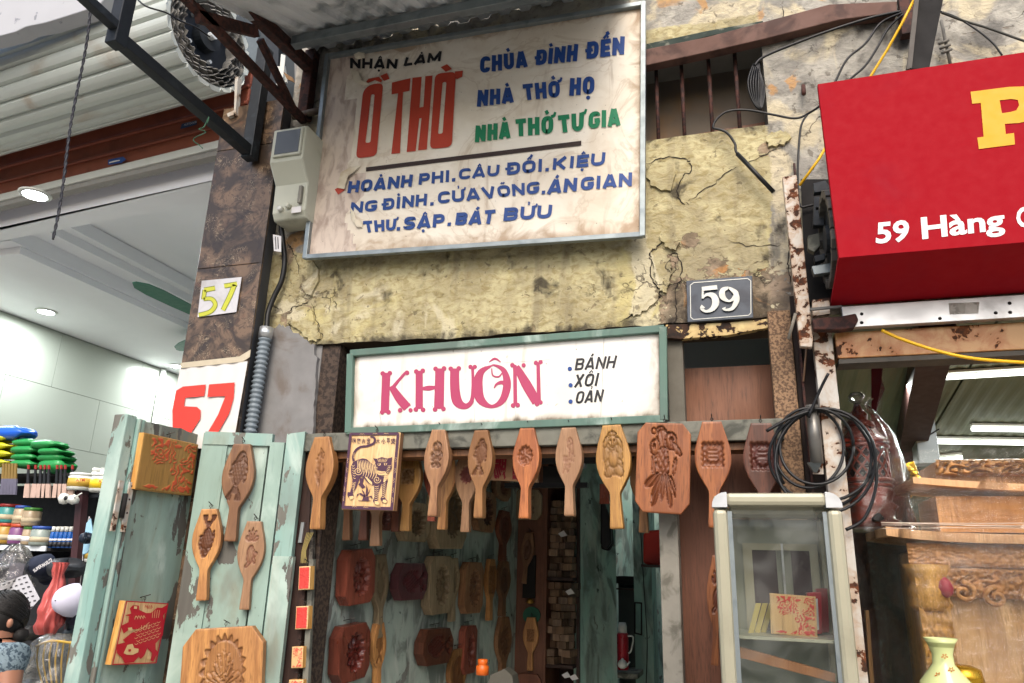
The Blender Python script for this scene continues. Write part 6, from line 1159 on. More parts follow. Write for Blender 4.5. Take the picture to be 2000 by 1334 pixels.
# moulds on the green leaves
L1 = Pl(DL1.p + DL1.n * .035, DL1.n); L2 = Pl(DL2.p + DL2.n * .033, DL2.n)
gD = 'moulds hung on the green door leaves'
def lf(label, pl, top, bot, w_, prof, motif, mat, **k): return mould(label, pl, top, bot, w_, prof, motif, mat, group=gD, **k)
lf('square ochre board with low reddish relief figures, top of the outer green leaf', L1, (338, 857), (322, 962), 110, 'rect', m_lines, 'w_ochre', mc=(.5, 0), mr=(1, .5), inv=True, dep=.004, paint=1, pmode='r', res=(90, 90), th=.035, sidemat='w_side')
o_, _, fC = lf('upright cream board with a bright red carp, low on the outer green leaf', L1, (288, 1176), (262, 1297), 84, 'rect', None, 'w_cream', th=.03, res=(6, 6), sidemat='w_side')
lf('handled mould carved with a head-up scaled fish, highest on the inner green leaf', L2, (472, 867), (448, 1057), 62, 'paddle', lambda a, b: m_fish(a, b, -1, -.25) if False else m_fish(a, b, 1, .25), 'w_brown', mr=(.66, .27), mc=(.68, 0), res=(40, 110), th=.03)
lf('handled mould with a dark varnished head-down fish, leftmost of three on the inner leaf', L2, (408, 994), (392, 1173), 56, 'paddle', lambda a, b: m_fish(a, b, -1, -.2), 'w_tan', mr=(.62, .25), mc=(.68, 0), paint=1, th=.03, res=(36, 100))
lf('pale handled mould carved with a pine cone plant, rightmost on the inner green leaf', L2, (496, 1018), (476, 1191), 52, 'paddle', m_leaf, 'w_pale', mr=(.6, .22), mc=(.68, 0), th=.025, res=(36, 100))
lf('large eight sided mould carved with a lotus in a twisted round wreath', Pl(L2.p + L2.n * .03, L2.n), (437, 1226), (426, 1420), 158, 'oct', m_lotus, 'w_tan', mc=(.55, .03), mr=(.60, .41), dep=.012, res=(90, 110), th=.04)
# carp print on the red board (board's own coordinates, tracing box)
hwC, HC = fC[4], fC[5]; AC = np.array([(278, 140), (712, 185), (560, 880), (118, 865)], float)
def cpt(x, y, l):
    s, t = .5, .5
    for _ in range(12):
        p = (AC[0] * (1 - s) + AC[1] * s) * (1 - t) + (AC[3] * (1 - s) + AC[2] * s) * t; ds = (AC[1] - AC[0]) * (1 - t) + (AC[2] - AC[3]) * t; dt = (AC[3] - AC[0]) * (1 - s) + (AC[2] - AC[1]) * s
        qq = np.linalg.solve(np.array([ds, dt]).T, np.array([x, y]) - p); s += qq[0]; t += qq[1]
    return np.array([(s * 2 - 1) * hwC, -.0025 - l, (1 - t) * HC])
def cpoly(pts, l): V = [cpt(x, y, l) for x, y in pts]; return V, [list(t) for t in tessellate_polygon([[Vector(p) for p in V]])]
def crib(pts, l):
    V = []
    P3 = smoothpts(pts, 4) if len(pts) > 2 else [np.array(p, float) for p in pts]; n = len(P3)
    for i, p in enumerate(P3):
        d = P3[min(i + 1, n - 1)][:2] - P3[max(i - 1, 0)][:2]; d = d / (np.linalg.norm(d) + 1e-9); qq = np.array([-d[1], d[0]]) * p[2] / 2; V += [cpt(p[0] + qq[0], p[1] + qq[1], l), cpt(p[0] - qq[0], p[1] - qq[1], l)]
    return V, [(2 * i, 2 * i + 1, 2 * i + 3, 2 * i + 2) for i in range(n - 1)]
cr = [crib([(278, 146, 12), (712, 190, 12)], q), crib([(706, 186, 12), (558, 874, 12)], q * 1.2), crib([(560, 874, 12), (120, 860, 12)], q * 1.4), crib([(124, 864, 10), (282, 142, 10)], q * 1.6)]
cr += [cpoly([(520, 290), (590, 230), (640, 235), (700, 200), (690, 270), (650, 330), (660, 420), (640, 560), (560, 650), (560, 720), (590, 760), (560, 800), (530, 860), (500, 840), (520, 760), (470, 700), (440, 780), (400, 820), (380, 790), (330, 850), (240, 855), (215, 790), (170, 740), (165, 640), (250, 620), (230, 590), (310, 520), (400, 480), (300, 470), (240, 520), (215, 430), (290, 390), (300, 320), (260, 310), (320, 290), (310, 230), (340, 195), (400, 200), (400, 250), (470, 290)], q)]
V, Fc = joinG(cr); mk('carp_print', V, Fc, M_plain('stamp_red', '#b8142a', .45, .2, 14), o_, local=True)
lt = [cpoly([(270, 650), (320, 640), (335, 690), (380, 700), (375, 740), (320, 765), (260, 760), (230, 740)], q * 3)] + [crib([(340 + (k % 6) * 44 + (k // 6 % 2) * 20, 640 - (k // 6) * 34 - (k % 6) * 14, 4), (358 + (k % 6) * 44 + (k // 6 % 2) * 20, 650 - (k // 6) * 34 - (k % 6) * 14, 5), (376 + (k % 6) * 44 + (k // 6 % 2) * 20, 634 - (k // 6) * 34 - (k % 6) * 14, 4)], q * 2.5) for k in range(36)]
lt += [crib([(330, 500, 5), (420, 470, 6), (500, 400, 5)], q * 2.5)] + [crib([(420 + k * 26, 430, 5), (410 + k * 26, 480, 5)], q * 2.5) for k in range(4)] + [crib([(350 + k * 28, 360, 4), (365 + k * 26, 320, 6), (380 + k * 26, 350, 4)], q * 2.5) for k in range(4)] + [crib([(540 + k * 24, 260, 4), (530 + k * 22, 350, 4)], q * 2.5) for k in range(4)] + [cpoly([(350, 205), (380, 210), (375, 240), (345, 235)], q * 3), cpoly([(280, 455), (320, 450), (325, 485), (285, 490)], q * 3), cpoly([(470, 790), (505, 795), (500, 825), (460, 822)], q * 3)]
V, Fc = joinG(lt); tag(mk('carp_print_light', V, Fc, crm, o_, local=True), kind='stuff'); V, Fc = joinG([cpoly([(275, 700), (300, 698), (300, 725), (275, 728)], q * 5)] + [crib([(460 + k * 26, 235 - abs(k - 2) * 4, 4), (470 + k * 20, 200, 5), (490 + k * 12, 245, 4)], q * 1) for k in range(4)]); mk('carp_eye', V, Fc, bpy.data.materials['stamp_red'], o_, local=True)
# small red stamps in a column
for u0, v0, u1, v1, lab in ((590, 1106, 608, 1152, 'highest of the small red printed stamp blocks left of the doorway'), (584, 1184, 604, 1229, 'second small red stamp block down, with a square printed text'), (576, 1263, 594, 1305, 'third small stamp block down, red figure on cream'), (570, 1328, 594, 1365, 'lowest small red stamp block at the bottom edge')):
    mould(lab, PY(-.06), ((u0 + u1) / 2 - 4, v0), ((u0 + u1) / 2 - 6, v1), u1 - u0 + 4, 'rect', m_lines, 'w_cream', mc=(.5, 0), mr=(.95, .48), inv=True, dep=.003, paint=1, pmode='in' if 'text' in lab or 'highest' in lab else 'r', res=(24, 34), th=.035, group='small red stamp blocks', name='stamp_block', cat='stamp block', sidemat='w_side')
# moulds on the inner side wall
SWL = lambda l: Pl(SW.p + SW.n * l, SW.n); gS = 'moulds on the teal side wall inside the shop'
def sw(label, cx, t, b, wpx, prof, motif, mat, th=.05, wl=None, **k):
    pl = SWL(th + .004); tp = (cx + 2, t); bt = (cx - 2, b); return mould(label, pl, tp, bt, wpx, prof, motif, mat, th=th, group=gS, wrl=wl, **k)
big = dict(mc=(.5, .05), mr=(.62, .38), dep=.026, res=(46, 56))
sw('dark red eight sided mould with a deep flower, upper left on the side wall', 706, 1073, 1180, 56, 'oct', lambda a, b: m_round(a, b, 14), 'w_dark', .06, paint=.6, **big)
sw('dark plum eight sided mould with a deep flower, lower left on the side wall', 694, 1220, 1330, 60, 'oct', lambda a, b: m_round(a, b, 12), 'w_dark', .06, paint=.9, **big)
sw('plum coloured block mould carved with a dark fish lying sideways', 808, 1100, 1172, 58, 'oct', lambda a, b: m_fish(b, -a, 1, 0), 'w_vdark', .05, paint=.8, mc=(.5, 0), mr=(.8, .36), dep=.014, res=(40, 40))
sw('olive brown block mould with a fluted oval hollow', 864, 1086, 1199, 46, 'oct', lambda a, b: m_round(a, b, 16), 'w_olive', .055, **big)
sw('brown block mould with a fluted reddish oval hollow, right of the olive one', 927, 1098, 1198, 36, 'oct', lambda a, b: m_round(a, b, 16), 'w_brown', .045, paint=.5, **big)
sw('brown and red block mould carved with a shiny dark fish', 858, 1228, 1298, 58, 'oct', lambda a, b: m_fish(b, -a, 1, 0), 'w_deep', .06, paint=.9, mc=(.5, 0), mr=(.8, .36), dep=.014, res=(40, 40))
sw('narrow dark red block mould near the bottom of the side wall', 920, 1222, 1316, 24, 'oct', lambda a, b: m_round(a, b, 10), 'w_dark', .045, paint=.5, **big)
sw('round fluted block mould partly hidden below the amber mould', 816, 982, 1058, 50, 'oct', lambda a, b: m_round(a, b, 14), 'w_olive', .06, paint=.9, **big)
sw('large grey brown block with a big dark fluted hollow behind the rail moulds', 884, 948, 1072, 60, 'oct', lambda a, b: m_round(a, b, 18), 'w_olive', .07, paint=1, mc=(.55, .05), mr=(.62, .40), dep=.02, res=(50, 60))
sw('block mould with a dark oval hollow between the fish mould and lotus mould', 952, 960, 1038, 36, 'oct', lambda a, b: m_round(a, b, 12), 'w_brown', .05, paint=1, **big)
sw('pale grey block mould high on the side wall behind the red characters', 985, 930, 974, 30, 'oct', lambda a, b: m_round(a, b, 12), 'w_pale', .04, **big)
sw('dim round block mould behind the tiger board corner', 752, 985, 1035, 36, 'oct', lambda a, b: m_round(a, b, 12), 'w_dark', .05, **big)
def sp_(label, cx, t, b, wpx, motif, mat, **k): return sw(label, cx, t, b, wpx, 'paddle', motif, mat, .03, mc=(.66, 0), mr=(.66, .24), dep=.008, res=(26, 60), **k)
sp_('handled mould with a honeycomb turtle shell pattern, first on the side wall', 625, 1086, 1270, 36, m_hex, 'w_brown'); sp_('long olive handled mould carved with an upright fish', 745, 1083, 1246, 30, lambda a, b: m_fish(a, b, -1, 0), 'w_olive', paint=.5); sp_('golden brown handled mould carved with a small fish, below the long olive one', 742, 1217, 1350, 26, lambda a, b: m_fish(a, b, 1, 0), 'w_tan')
sp_('thin handled mould showing behind the olive block mould', 888, 1090, 1214, 20, m_round, 'w_olive'); sp_('golden brown handled mould at the bottom below the shiny fish mould', 896, 1268, 1400, 34, m_hex, 'w_tan'); sp_('dark handled mould high at the far end of the side wall', 987, 998, 1096, 26, m_hex, 'w_deep')
sp_('narrow pale handled mould at the far end of the side wall', 961, 1092, 1212, 18, m_scroll, 'w_tan'); sp_('brown handled mould in the middle of the far end of the side wall', 986, 1096, 1204, 24, m_hex, 'w_brown'); sp_('brown handled mould low at the far end of the side wall', 986, 1205, 1340, 28, m_round, 'w_brown')
BPn = PY(2.16); gB = 'moulds on the brown back panel'
mould('handled mould hung high on the brown back panel', BPn, (1033, 1040), (1023, 1140), 26, 'paddle', m_hex, 'w_brown', group=gB); mould('pale handled mould low on the brown back panel below the green disc', BPn, (1037, 1206), (1034, 1310), 30, 'paddle', m_scroll, 'w_tan', mr=(.5, .12), group=gB)
mould('square block mould at the top of the brown back panel', BPn, (1031, 956), (1029, 1015), 54, 'oct', m_leaf, 'w_olive', mc=(.5, 0), mr=(.6, .4), group=gB); mould('block mould at the bottom of the brown back panel', BPn, (1032, 1316), (1030, 1380), 48, 'oct', None, 'w_deep', group=gB)
mould('edge of a tan handled mould peeping out left of the display cabinet', PY(-.02), (1402, 1085), (1396, 1300), 40, 'paddle', m_leaf, 'w_red', paint=.8, mr=(.7, .2))
mould('pinkish brown rounded block at the lower left corner of the doorway', PY(.1), (606, 1302), (600, 1380), 28, 'oct', None, 'w_pale')
# ------------------------------------------------------------------ display cabinet
cb = thing('display_cabinet', 'narrow aluminium and glass display cabinet with rounded corners standing before the doorway', 'display cabinet', (.08, -.55, 0))
YC = -.62; x0, x1 = P(1392, 1000, YC)[0], P(1646, 1000, YC)[0]; zc = P(1520, 962, YC)[2]; x1b = x1 + .012; wpo = .039; dpt = .34
def post(xa, xb, y0, nm='post'): box(nm, (xa, y0, .05), (xb, y0 + .045, zc - .045), MT['alu'], cb, bevel=.012)
post(x0, x0 + wpo, YC); post(x1 - wpo, x1, YC); post(x0, x0 + wpo, YC + dpt - .045); post(x1 - wpo, x1, YC + dpt - .045)
box('top_rail', (x0 + wpo - .004, YC, zc - .036), (x1 - wpo + .004, YC + .045, zc), MT['alu'], cb, bevel=.012); box('top_rail', (x0 + wpo - .004, YC + dpt - .045, zc - .048), (x1 - wpo + .004, YC + dpt, zc), MT['alu'], cb, bevel=.012)
for xa in (x0, x1 - .045): box('side_rail', (xa, YC + .046, zc - .046), (xa + .045, YC + dpt - .046, zc - .001), MT['alu'], cb, bevel=.012)
for sx, xa in ((1, x0), (-1, x1)):
    for y_ in (YC, YC + dpt - .05):
        V = []; n_ = 8; c = np.array([xa + sx * .036, y_, zc - .036])
        pr = [(math.cos(t), math.sin(t)) for t in np.linspace(0, math.pi / 2, n_)]
        L_ = [tuple(c + np.array([-sx * a * .0372, -.0015, b * .0372])) for a, b in pr] + [tuple(c + np.array([sx * .004, -.0015, .0372])), tuple(c + np.array([sx * .004, -.0015, -.004])), tuple(c + np.array([-sx * .0372, -.0015, -.004]))]
        prism('corner_cap', L_, (0, .05, 0), MT['alub'], cb, bevel=.004)
box('inner_strip', (x0 + wpo, YC + .012, .3), (x0 + wpo + .012, YC + .03, zc - .05), MT['galv'], cb); box('inner_strip', (x1 - wpo - .010, YC + .012, .3), (x1 - wpo, YC + .03, zc - .05), MT['galv'], cb)
box('glass_front', (x0 + wpo, YC + .018, .1), (x1 - wpo, YC + .022, zc - .046), MT['glass'], cb); box('glass_side', (x0 + .02, YC + .046, .1), (x0 + .024, YC + dpt - .046, zc - .046), MT['glass'], cb); box('glass_side', (x1 - .024, YC + .046, .1), (x1 - .02, YC + dpt - .046, zc - .046), MT['glass'], cb)
box('glass_top', (x0 + .02, YC + .02, zc - .012), (x1 - .02, YC + dpt - .02, zc - .008), MT['glass'], cb)
yb = YC + dpt - .03; bk_ = M_plain('cab_back', '#8f9285', .35, .15, 5, 0, .03)
box('back_panel', (x0 + wpo, yb, .1), (x1 - wpo, yb + .006, zc - .05), bk_, cb)
zs1, zs2 = P(1540, 1240, YC + .15)[2], P(1540, 1330, YC + .15)[2] - .12
box('shelf', (x0 + .03, YC + .03, zs1 - .008), (x1 - .03, yb - .002, zs1), M_plain('shelf_pale', '#b9bba8', .3, .08, 6), cb); box('shelf', (x0 + .03, YC + .03, zs2 - .008), (x1 - .03, yb - .002, zs2), bpy.data.materials['shelf_pale'], cb)
# reflection of a framed door across the street, modelled inside the cabinet
for (u0, u1) in ((1452, 1530), (1532, 1598)):
    a, b = P(u0, 1100, yb)[0], P(u1, 1100, yb)[0]; zt_ = P(1520, 1062, yb)[2]
    box('reflected_door_pane', (a + .02, yb - .006, zs1), (b - .02, yb - .003, zt_ - .02), M_plain('plum_dark', '#4a3d40', .25, .25, 6) if u0 == 1452 else bpy.data.materials['plum_dark'], cb)
    box('reflected_door_rail', (a, yb - .012, zt_ - .02), (b, yb - .002, zt_), MT['alu'], cb)
box('reflected_door_stile', (P(1452, 1100, yb)[0], yb - .012, zs1), (P(1470, 1100, yb)[0], yb - .002, zt_ - .02), MT['alu'], cb); box('reflected_door_stile', (P(1582, 1100, yb)[0], yb - .012, zs1), (P(1598, 1100, yb)[0], yb - .002, zt_ - .02), MT['alu'], cb); box('reflected_door_stile', (P(1527, 1100, yb)[0], yb - .014, zs1), (P(1531, 1100, yb)[0], yb - .002, zt_), MT['alub'], cb)
CBp = PY(YC + .12)
mould('square cream board with red figures behind the cabinet glass', CBp, (1548, 1162), (1551, 1242), 90, 'rect', m_lines, 'w_cream', mc=(.5, 0), mr=(1, .5), inv=True, dep=.003, paint=1, pmode='r', res=(60, 60), th=.03, tophook=False)
cbz = P(1551, 1242, YC + .12)[2]
bks = joinG([boxG(np.array([0, 0, 0]), np.array([.10, .012, .13]))])
for k, (u, lean) in enumerate(((1466, .30), (1478, .26), (1490, .22))):
    V = [P(u - 6 + d * 22 + h * (16 + k), 1240 - h * 62, YC + .16 + .02 * k + t * .02) for h in (0, 1) for d, t in ((0, 0), (.5, 0), (.5, 1), (0, 1))]
    V, Fc = fixn(V, [(0, 1, 2, 3), (4, 5, 6, 7), (0, 1, 5, 4), (1, 2, 6, 5), (2, 3, 7, 6), (3, 0, 4, 7)]); o = mk('yellow_booklet', V, Fc, M_plain('book_yellow', '#c9b86a', .6, .15) if k == 0 else bpy.data.materials['book_yellow'], bevel=.001); tag(o, ['leftmost pale yellow booklet leaning on the cabinet shelf', 'middle pale yellow booklet leaning on the cabinet shelf', 'pale yellow booklet leaning nearest to the square board in the cabinet'][k], 'booklet', 'yellow booklets leaning in the cabinet')
rdb = M_plain('box_red', '#a8152a', .4, .15)
o = pxprism('red_box', [(1576, 1158), (1604, 1156), (1606, 1238), (1582, 1240)], PY(YC + .19), .05, rdb, bevel=.002); tag(o, 'red box with a white stripe right of the square board in the cabinet', 'box'); pxprism('white_stripe', [(1590, 1170), (1597, 1169), (1600, 1230), (1594, 1231)], PY(YC + .188), .001, MT['whitev'], o)
o = pxprism('red_packet', [(1594, 1150), (1616, 1149), (1620, 1235), (1606, 1236)], PY(YC + .24), .04, M_plain('packet_red', '#8f1c26', .4), bevel=.002); tag(o, 'darker red packet at the right end of the cabinet shelf', 'packet')
o = prism('wood_batten', [P(1444, 1263, YC + .08), P(1632, 1316, YC + .05), P(1632, 1334, YC + .05), P(1442, 1284, YC + .08)], (0, .02, 0), M_wood('batten', '#c08a5e', '#a06c44'), bevel=.002); tag(o, 'reddish wooden batten lying slanted inside the cabinet', 'batten')
# ------------------------------------------------------------------ things at the back of the mould shop
o = pxprism('black_plaque', [(1034, 1088), (1046, 1084), (1044, 1168), (1020, 1168), (1021, 1140)], PY(2.17), .02, MT['blackdull']); tag(o, 'narrow black plaque on the brown back panel', 'plaque')
V = [P(1038 + 17 * math.cos(i * .262), 1202 + 17 * math.sin(i * .262), 2.185) for i in range(24)]; o = prism('green_disc', V, (0, .012, 0), M_plain('disc_green', '#1c5a44', .5)); tag(o, 'small dark green disc above the lower mould on the back panel', 'disc')
o = lathe('gold_ornament', P(1035, 1180, 2.18), [(.004, 0), (.03, .01), (.02, .03), (.008, .04)], M_plain('gold_o', '#a8803a', .3, .3, 30, .7), None, 12); tag(o, 'little gold ornament between the black plaque and the green disc', 'ornament')
dc = thing('black_jacket', 'black jacket hanging from a hook on the back wall', 'jacket', P(1172, 1075, 2.45)); 
prism('jacket_body', [P(u, v, 2.5) for u, v in ((1152, 968), (1160, 960), (1172, 975), (1180, 985), (1192, 1010), (1196, 1060), (1188, 1076), (1172, 1072), (1165, 1078), (1154, 1068), (1152, 1020))], (0, .08, 0), MT['blackdull'], dc, bevel=.01); prism('sleeve', [P(u, v, 2.47) for u, v in ((1172, 972), (1182, 985), (1192, 1012), (1194, 1060), (1184, 1074), (1172, 1062), (1174, 1010))], (0, .05, 0), MT['black'], dc, bevel=.01)
o = pxprism('dark_red_board', [(1171, 945), (1190, 945), (1190, 984), (1171, 984)], PY(1.2), .02, MT['w_dark']); tag(o, 'small dark red carved board behind the buddha mould handle', 'board')
rbg = pxprism('red_bag', [(1256, 1045), (1262, 1036), (1290, 1034), (1292, 1102), (1276, 1106), (1256, 1100)], PY(1.6), .10, M_plain('bag_red', '#b32a1e', .45, .2, 8), bevel=.012); tag(rbg, 'bright red bag on a small ledge beside the grey door post', 'bag')
o = box('ledge', P(1252, 1107, 1.55), P(1300, 1104, 1.72), MT['darkwood']); tag(o, 'thin dark ledge under the red bag', 'shelf')
nic = thing('wall_niche', 'small dark alcove with shelf in the teal back wall', 'alcove', P(1220, 1300, 2.9)); nx0, nx1 = P(1204, 1200, 2.9)[0], P(1240, 1200, 2.9)[0]
box('back', (nx0, 3.0, 0), (nx1, 3.02, P(1220, 1125, 2.9)[2]), M_plain('niche_grey', '#59605c', .8, .3, 8), nic); box('shelf', (nx0, 2.85, P(1220, 1152, 2.9)[2]), (nx1, 3.0, P(1220, 1149, 2.9)[2]), MT['darkwood'], nic); box('lintel', (nx0, 2.88, P(1220, 1140, 2.9)[2]), (nx1, 2.99, P(1220, 1126, 2.9)[2]), MT['blackdull'], nic); box('counter', (nx0, 2.6, P(1220, 1312, 2.7)[2] - .03), (nx1 + .05, 3.0, P(1220, 1312, 2.7)[2]), MT['rail'], nic)
pw = prism('pier_wall', [(nx1, 2.88, 0), (nx1 + .12, 2.95, 0), (nx1 + .12, 2.95, 2.9), (nx1, 2.88, 2.9)], (0, .3, 0), MT['wall_teal2']); tag(pw, 'pale streaked teal wall pier right of the alcove', 'wall')
tf = thing('thermos_flask', 'red thermos flask with white cap and handle on the alcove counter', 'thermos', P(1217, 1308, 2.66)); bT = P(1217, 1308, 2.66)
hT = P(1217, 1216, 2.66)[2] - bT[2]; lathe('flask_body', bT, [(.036, 0), (.04, .01), (.04, hT * .74), (.034, hT * .78)], M_plain('flask_red', '#a3202c', .3, .1), tf, 18); lathe('cap', bT + np.array([0, 0, hT * .78]), [(.030, 0), (.030, hT * .14), (.024, hT * .22)], MT['whitep'], tf, 16)
tube('handle', [bT + np.array([.038, -.02, hT * .72]), bT + np.array([.075, -.02, hT * .70]), bT + np.array([.06, -.02, hT * .42]), bT + np.array([.04, -.02, hT * .36])], .006, MT['whitep'], tf, 8, 3)
tp_ = thing('teapot', 'small white teapot in front of the thermos flask', 'teapot', P(1216, 1306, 2.6)); bP = P(1216, 1306, 2.6); lathe('pot_body', bP, [(.012, 0), (.03, .012), (.033, .03), (.022, .05), (.01, .056), (.004, .066)], MT['whitep'], tp_, 16); tube('spout', [bP + np.array([.028, 0, .02]), bP + np.array([.05, 0, .045])], .006, MT['whitep'], tp_, 8)
o = tube('wall_cable', [P(1248, 985, 2.85), P(1252, 1050, 2.85), P(1258, 1150, 2.85), P(1264, 1250, 2.85), P(1262, 1334, 2.85)], .004, MT['black'], None, 5, 6); tag(o, 'thin cable running down the teal pier', 'cable')
fr0 = thing('wall_frame', 'narrow upright dark frame on the teal wall', 'frame', P(1246, 1240, 2.84))
for a, b in (((1240, 1178), (1240, 1236)), ((1253, 1178), (1253, 1240)), ((1239, 1177), (1254, 1178)), ((1239, 1236), (1254, 1240))): beam('frame_bar', P(*a, 2.84), P(*b, 2.84), .008, .01, MT['blackdull'], fr0)
o = lathe('orange_cap_bottle', P(942, 1318, .5), [(.028, 0), (.028, .035), (.02, .04), (.022, .042), (.022, .06), (.018, .063)], M_plain('cap_orange', '#d9661e', .4), None, 16); tag(o, 'bottle with an orange cap at the foot of the side wall', 'bottle')
o = pxprism('grey_block', [(958, 1318), (985, 1306), (1000, 1320), (1004, 1345), (950, 1345)], PY(.9), .1, M_plain('blk_grey', '#6d6a60', .7), bevel=.004); tag(o, 'greyish block at the bottom edge in front of the brown back panel', 'block')
rdk = thing('transom_clutter', 'black shutter parts seen between the rail and the back room', 'clutter', P(1120, 900, .9)); box('beam', P(1000, 905, .7), P(1290, 880, .75), MT['blackdull'], rdk); box('panel', P(1060, 950, .8), P(1130, 912, .84), MT['blackdull'], rdk); box('arm', P(985, 952, .5), P(1150, 944, .54), MT['black'], rdk); lathe('knob', P(1142, 910, .69), [(.012, 0), (.01, .02)], MT['galv'], rdk, 12, (0, -1, 0))
# papers on the shelf
for k, (u, v) in enumerate(((1098, 1042), (1112, 1155), (1105, 1318), (1120, 1322))):
    o = pxprism('paper', [(u - 8, v), (u + 3, v - 6), (u + 10, v + 4), (u - 2, v + 7)], PY(2.2), .002, MT['whitev']); tag(o, ['white paper on the top stack of wooden blocks', 'crumpled white paper on the middle back shelf', 'white paper lying left on the lowest back shelf', 'white paper lying right on the lowest back shelf'][k], 'paper')
# ------------------------------------------------------------------ right shop: ceiling, tubes, altar, pagoda, vase
rc = thing('panel_ceiling', 'grey green ribbed ceiling panels of the right shop', 'ceiling panels', (1.5, 3, 3)); pm = M_plain('panel_green', '#666c58', .6, .12, 4, 0, .05, '#6c735e', 3)
zr0 = 2.60
def rcz(y): return zr0 - y * .17
i = 0
for kx in range(7):
    xa = .36 + kx * .62
    V = []; n_ = 42
    for y in (-.02, 5.5):
        for j in range(n_): xx = xa + .61 * j / (n_ - 1); V.append((xx, y, rcz(y) + (.004 if (j // 2) % 2 else 0)))
    for y in (-.02, 5.5): V += [(xa, y, rcz(y) + .03), (xa + .61, y, rcz(y) + .03)]
    Fc = [(j, j + 1, n_ + j + 1, n_ + j) for j in range(n_ - 1)] + [(2 * n_, 2 * n_ + 2, 2 * n_ + 3, 2 * n_ + 1)]
    mk('ceiling_panel', V, Fc, pm, rc)
sw2 = box('right_shop_wall', (.30, .45, 0), (.35, 5.5, 3.2), M_plain('wall_greygreen', '#6d7361', .7, .2, 4)); tag(sw2, 'dull grey green side wall of the right shop', 'wall')
o = box('rear_wall', (.3, 5.5, 0), (6, 5.55, 3.4), bpy.data.materials['wall_greygreen']); tag(o, 'rear wall of the right shop', 'wall'); o = box('shop_floor', (.36, .1, .003), (5, 5.5, .02), MT['paving']); tag(o, kind='structure'); o = box('end_wall', (4.6, .1, 0), (4.65, 5.5, 3.3), bpy.data.materials['wall_greygreen']); tag(o, 'far side wall of the right shop', 'wall')
def on_c(u, v, d=.03):
    r = ray(u, v); t = (zr0 - d - .17 * O[1] - O[2]) / (r[2] + .17 * r[1]); return O + r * t
te = M_emit('tube_glow', '#f2f7f0', 2)
for (a, b, lab) in (((1835, 738), (2030, 726), 'fluorescent tube nearest the rusty crossbeam'), ((1898, 838), (2030, 840), 'short fluorescent tube in the middle of the right ceiling'), ((1830, 863), (2030, 866), 'long thin fluorescent tube low on the right ceiling'), ((1815, 900), (1880, 893), 'farthest bright tube behind the wrapped furniture')):
    pa, pb = on_c(*a), on_c(*b); t = thing('fluorescent_tube', lab, 'tube light', pa, 'fluorescent tubes of the right shop'); tube('tube', [pa, pb], .011, te, t, 10); l_ = bpy.data.lights.new('tube_lamp', 'AREA'); l_.shape = 'RECTANGLE'; l_.size = .9; l_.size_y = .04; l_.energy = 9; l_.color = (.96, 1, .95); lo = bpy.data.objects.new('lamp', l_); C.objects.link(lo); lo.parent = t; lo.location = tuple((pb - pa) * .4 - np.array([0, 0, .03])); beam('batten', pa + np.array([0, 0, .022]), pb + np.array([0, 0, .022]), .028, .010, MT['whitep'], t)
tru = thing('dark_roof_beam', 'dark brown roof beam running back under the right ceiling', 'beam', on_c(1790, 900)); pa, pb = on_c(1818, 690, .08), on_c(1775, 880, .08); beam('beam', pa + (pa - pb) * .2, pb + (pb - pa) * .3, .12, .10, M_plain('beam_brown', '#3a201c', .6, .3), tru)
sq = thing('grey_duct', 'pale grey square duct standing below the dark roof beam', 'duct', P(1808, 890, 1.2)); xa, xb = P(1788, 850, 1.2)[0], P(1830, 850, 1.2)[0]; za, zb3 = P(1800, 905, 1.2)[2], P(1808, 797, 1.2)[2]
box('duct_body', (xa, 1.2, za), (xb, 1.32, zb3), M_plain('duct_grey', '#8f959a', .5, .1), sq, bevel=.006); box('rim', (xa - .006, 1.194, zb3), (xb + .006, 1.326, zb3 + .02), M_plain('rim_buff', '#9c978a', .5), sq, bevel=.003)
o = tube('duct_wire', [P(1786, 840, 1.19), P(1810, 850, 1.19), P(1834, 838, 1.19)], .004, MT['black'], None, 5, 4); tag(o, 'wire tied round the grey duct', 'wire')
rs2 = pxprism('red_banner_edge', [(1702, 698), (1728, 698), (1722, 740), (1728, 760), (1712, 800), (1716, 850), (1702, 842)], PY(.5), .01, M_plain('banner_maroon', '#5d1722', .4, .3, 12)); tag(rs2, 'maroon wrapped strip hanging from the rusty crossbeam', 'hanging strip')
o = pxprism('plastic_film', [(1722, 700), (1730, 702), (1726, 760), (1722, 800), (1724, 870), (1716, 900), (1712, 800), (1722, 745)], PY(.48), .004, MT['wrap'], rs2)
# pagoda
pg = thing('carved_pagoda', 'red lacquered fretwork pagoda wrapped in clear plastic', 'carved pagoda', P(1695, 1010, .25)); pr_ = M_plain('lacquer_red', '#86301f', .3, .3, 18, 0, .1); bpz = P(1695, 1030, .25); zt5 = P(1672, 790, .25)[2]; HH = zt5 - bpz[2]; cxp = P(1690, 930, .25)[0]
bc = np.array([cxp, .25, bpz[2]])
tiers = [(.0, .14, .06), (.13, .12, .045), (.30, .135, .05), (.36, .10, .04)]
lathe('spire', bc + np.array([0, 0, HH * .80]), [(.055, 0), (.05, .02), (.03, .03), (.034, .05), (.018, .07), (.010, HH * .2)], pr_, pg, 16); lathe('roof', bc + np.array([0, 0, HH * .66]), [(.085, 0), (.10, .012), (.09, .02), (.07, .035), (.05, HH * .14)], pr_, pg, 6); lathe('drum', bc + np.array([0, 0, HH * .32]), [(.075, 0), (.075, HH * .34)], M_plain('lacquer_inner', '#2c100e', .5), pg, 24)
for r_ in (.30, .345, .62, .655): lathe('ring', bc + np.array([0, 0, HH * r_]), [(.088, 0), (.096, .008), (.088, .016)], pr_, pg, 24)
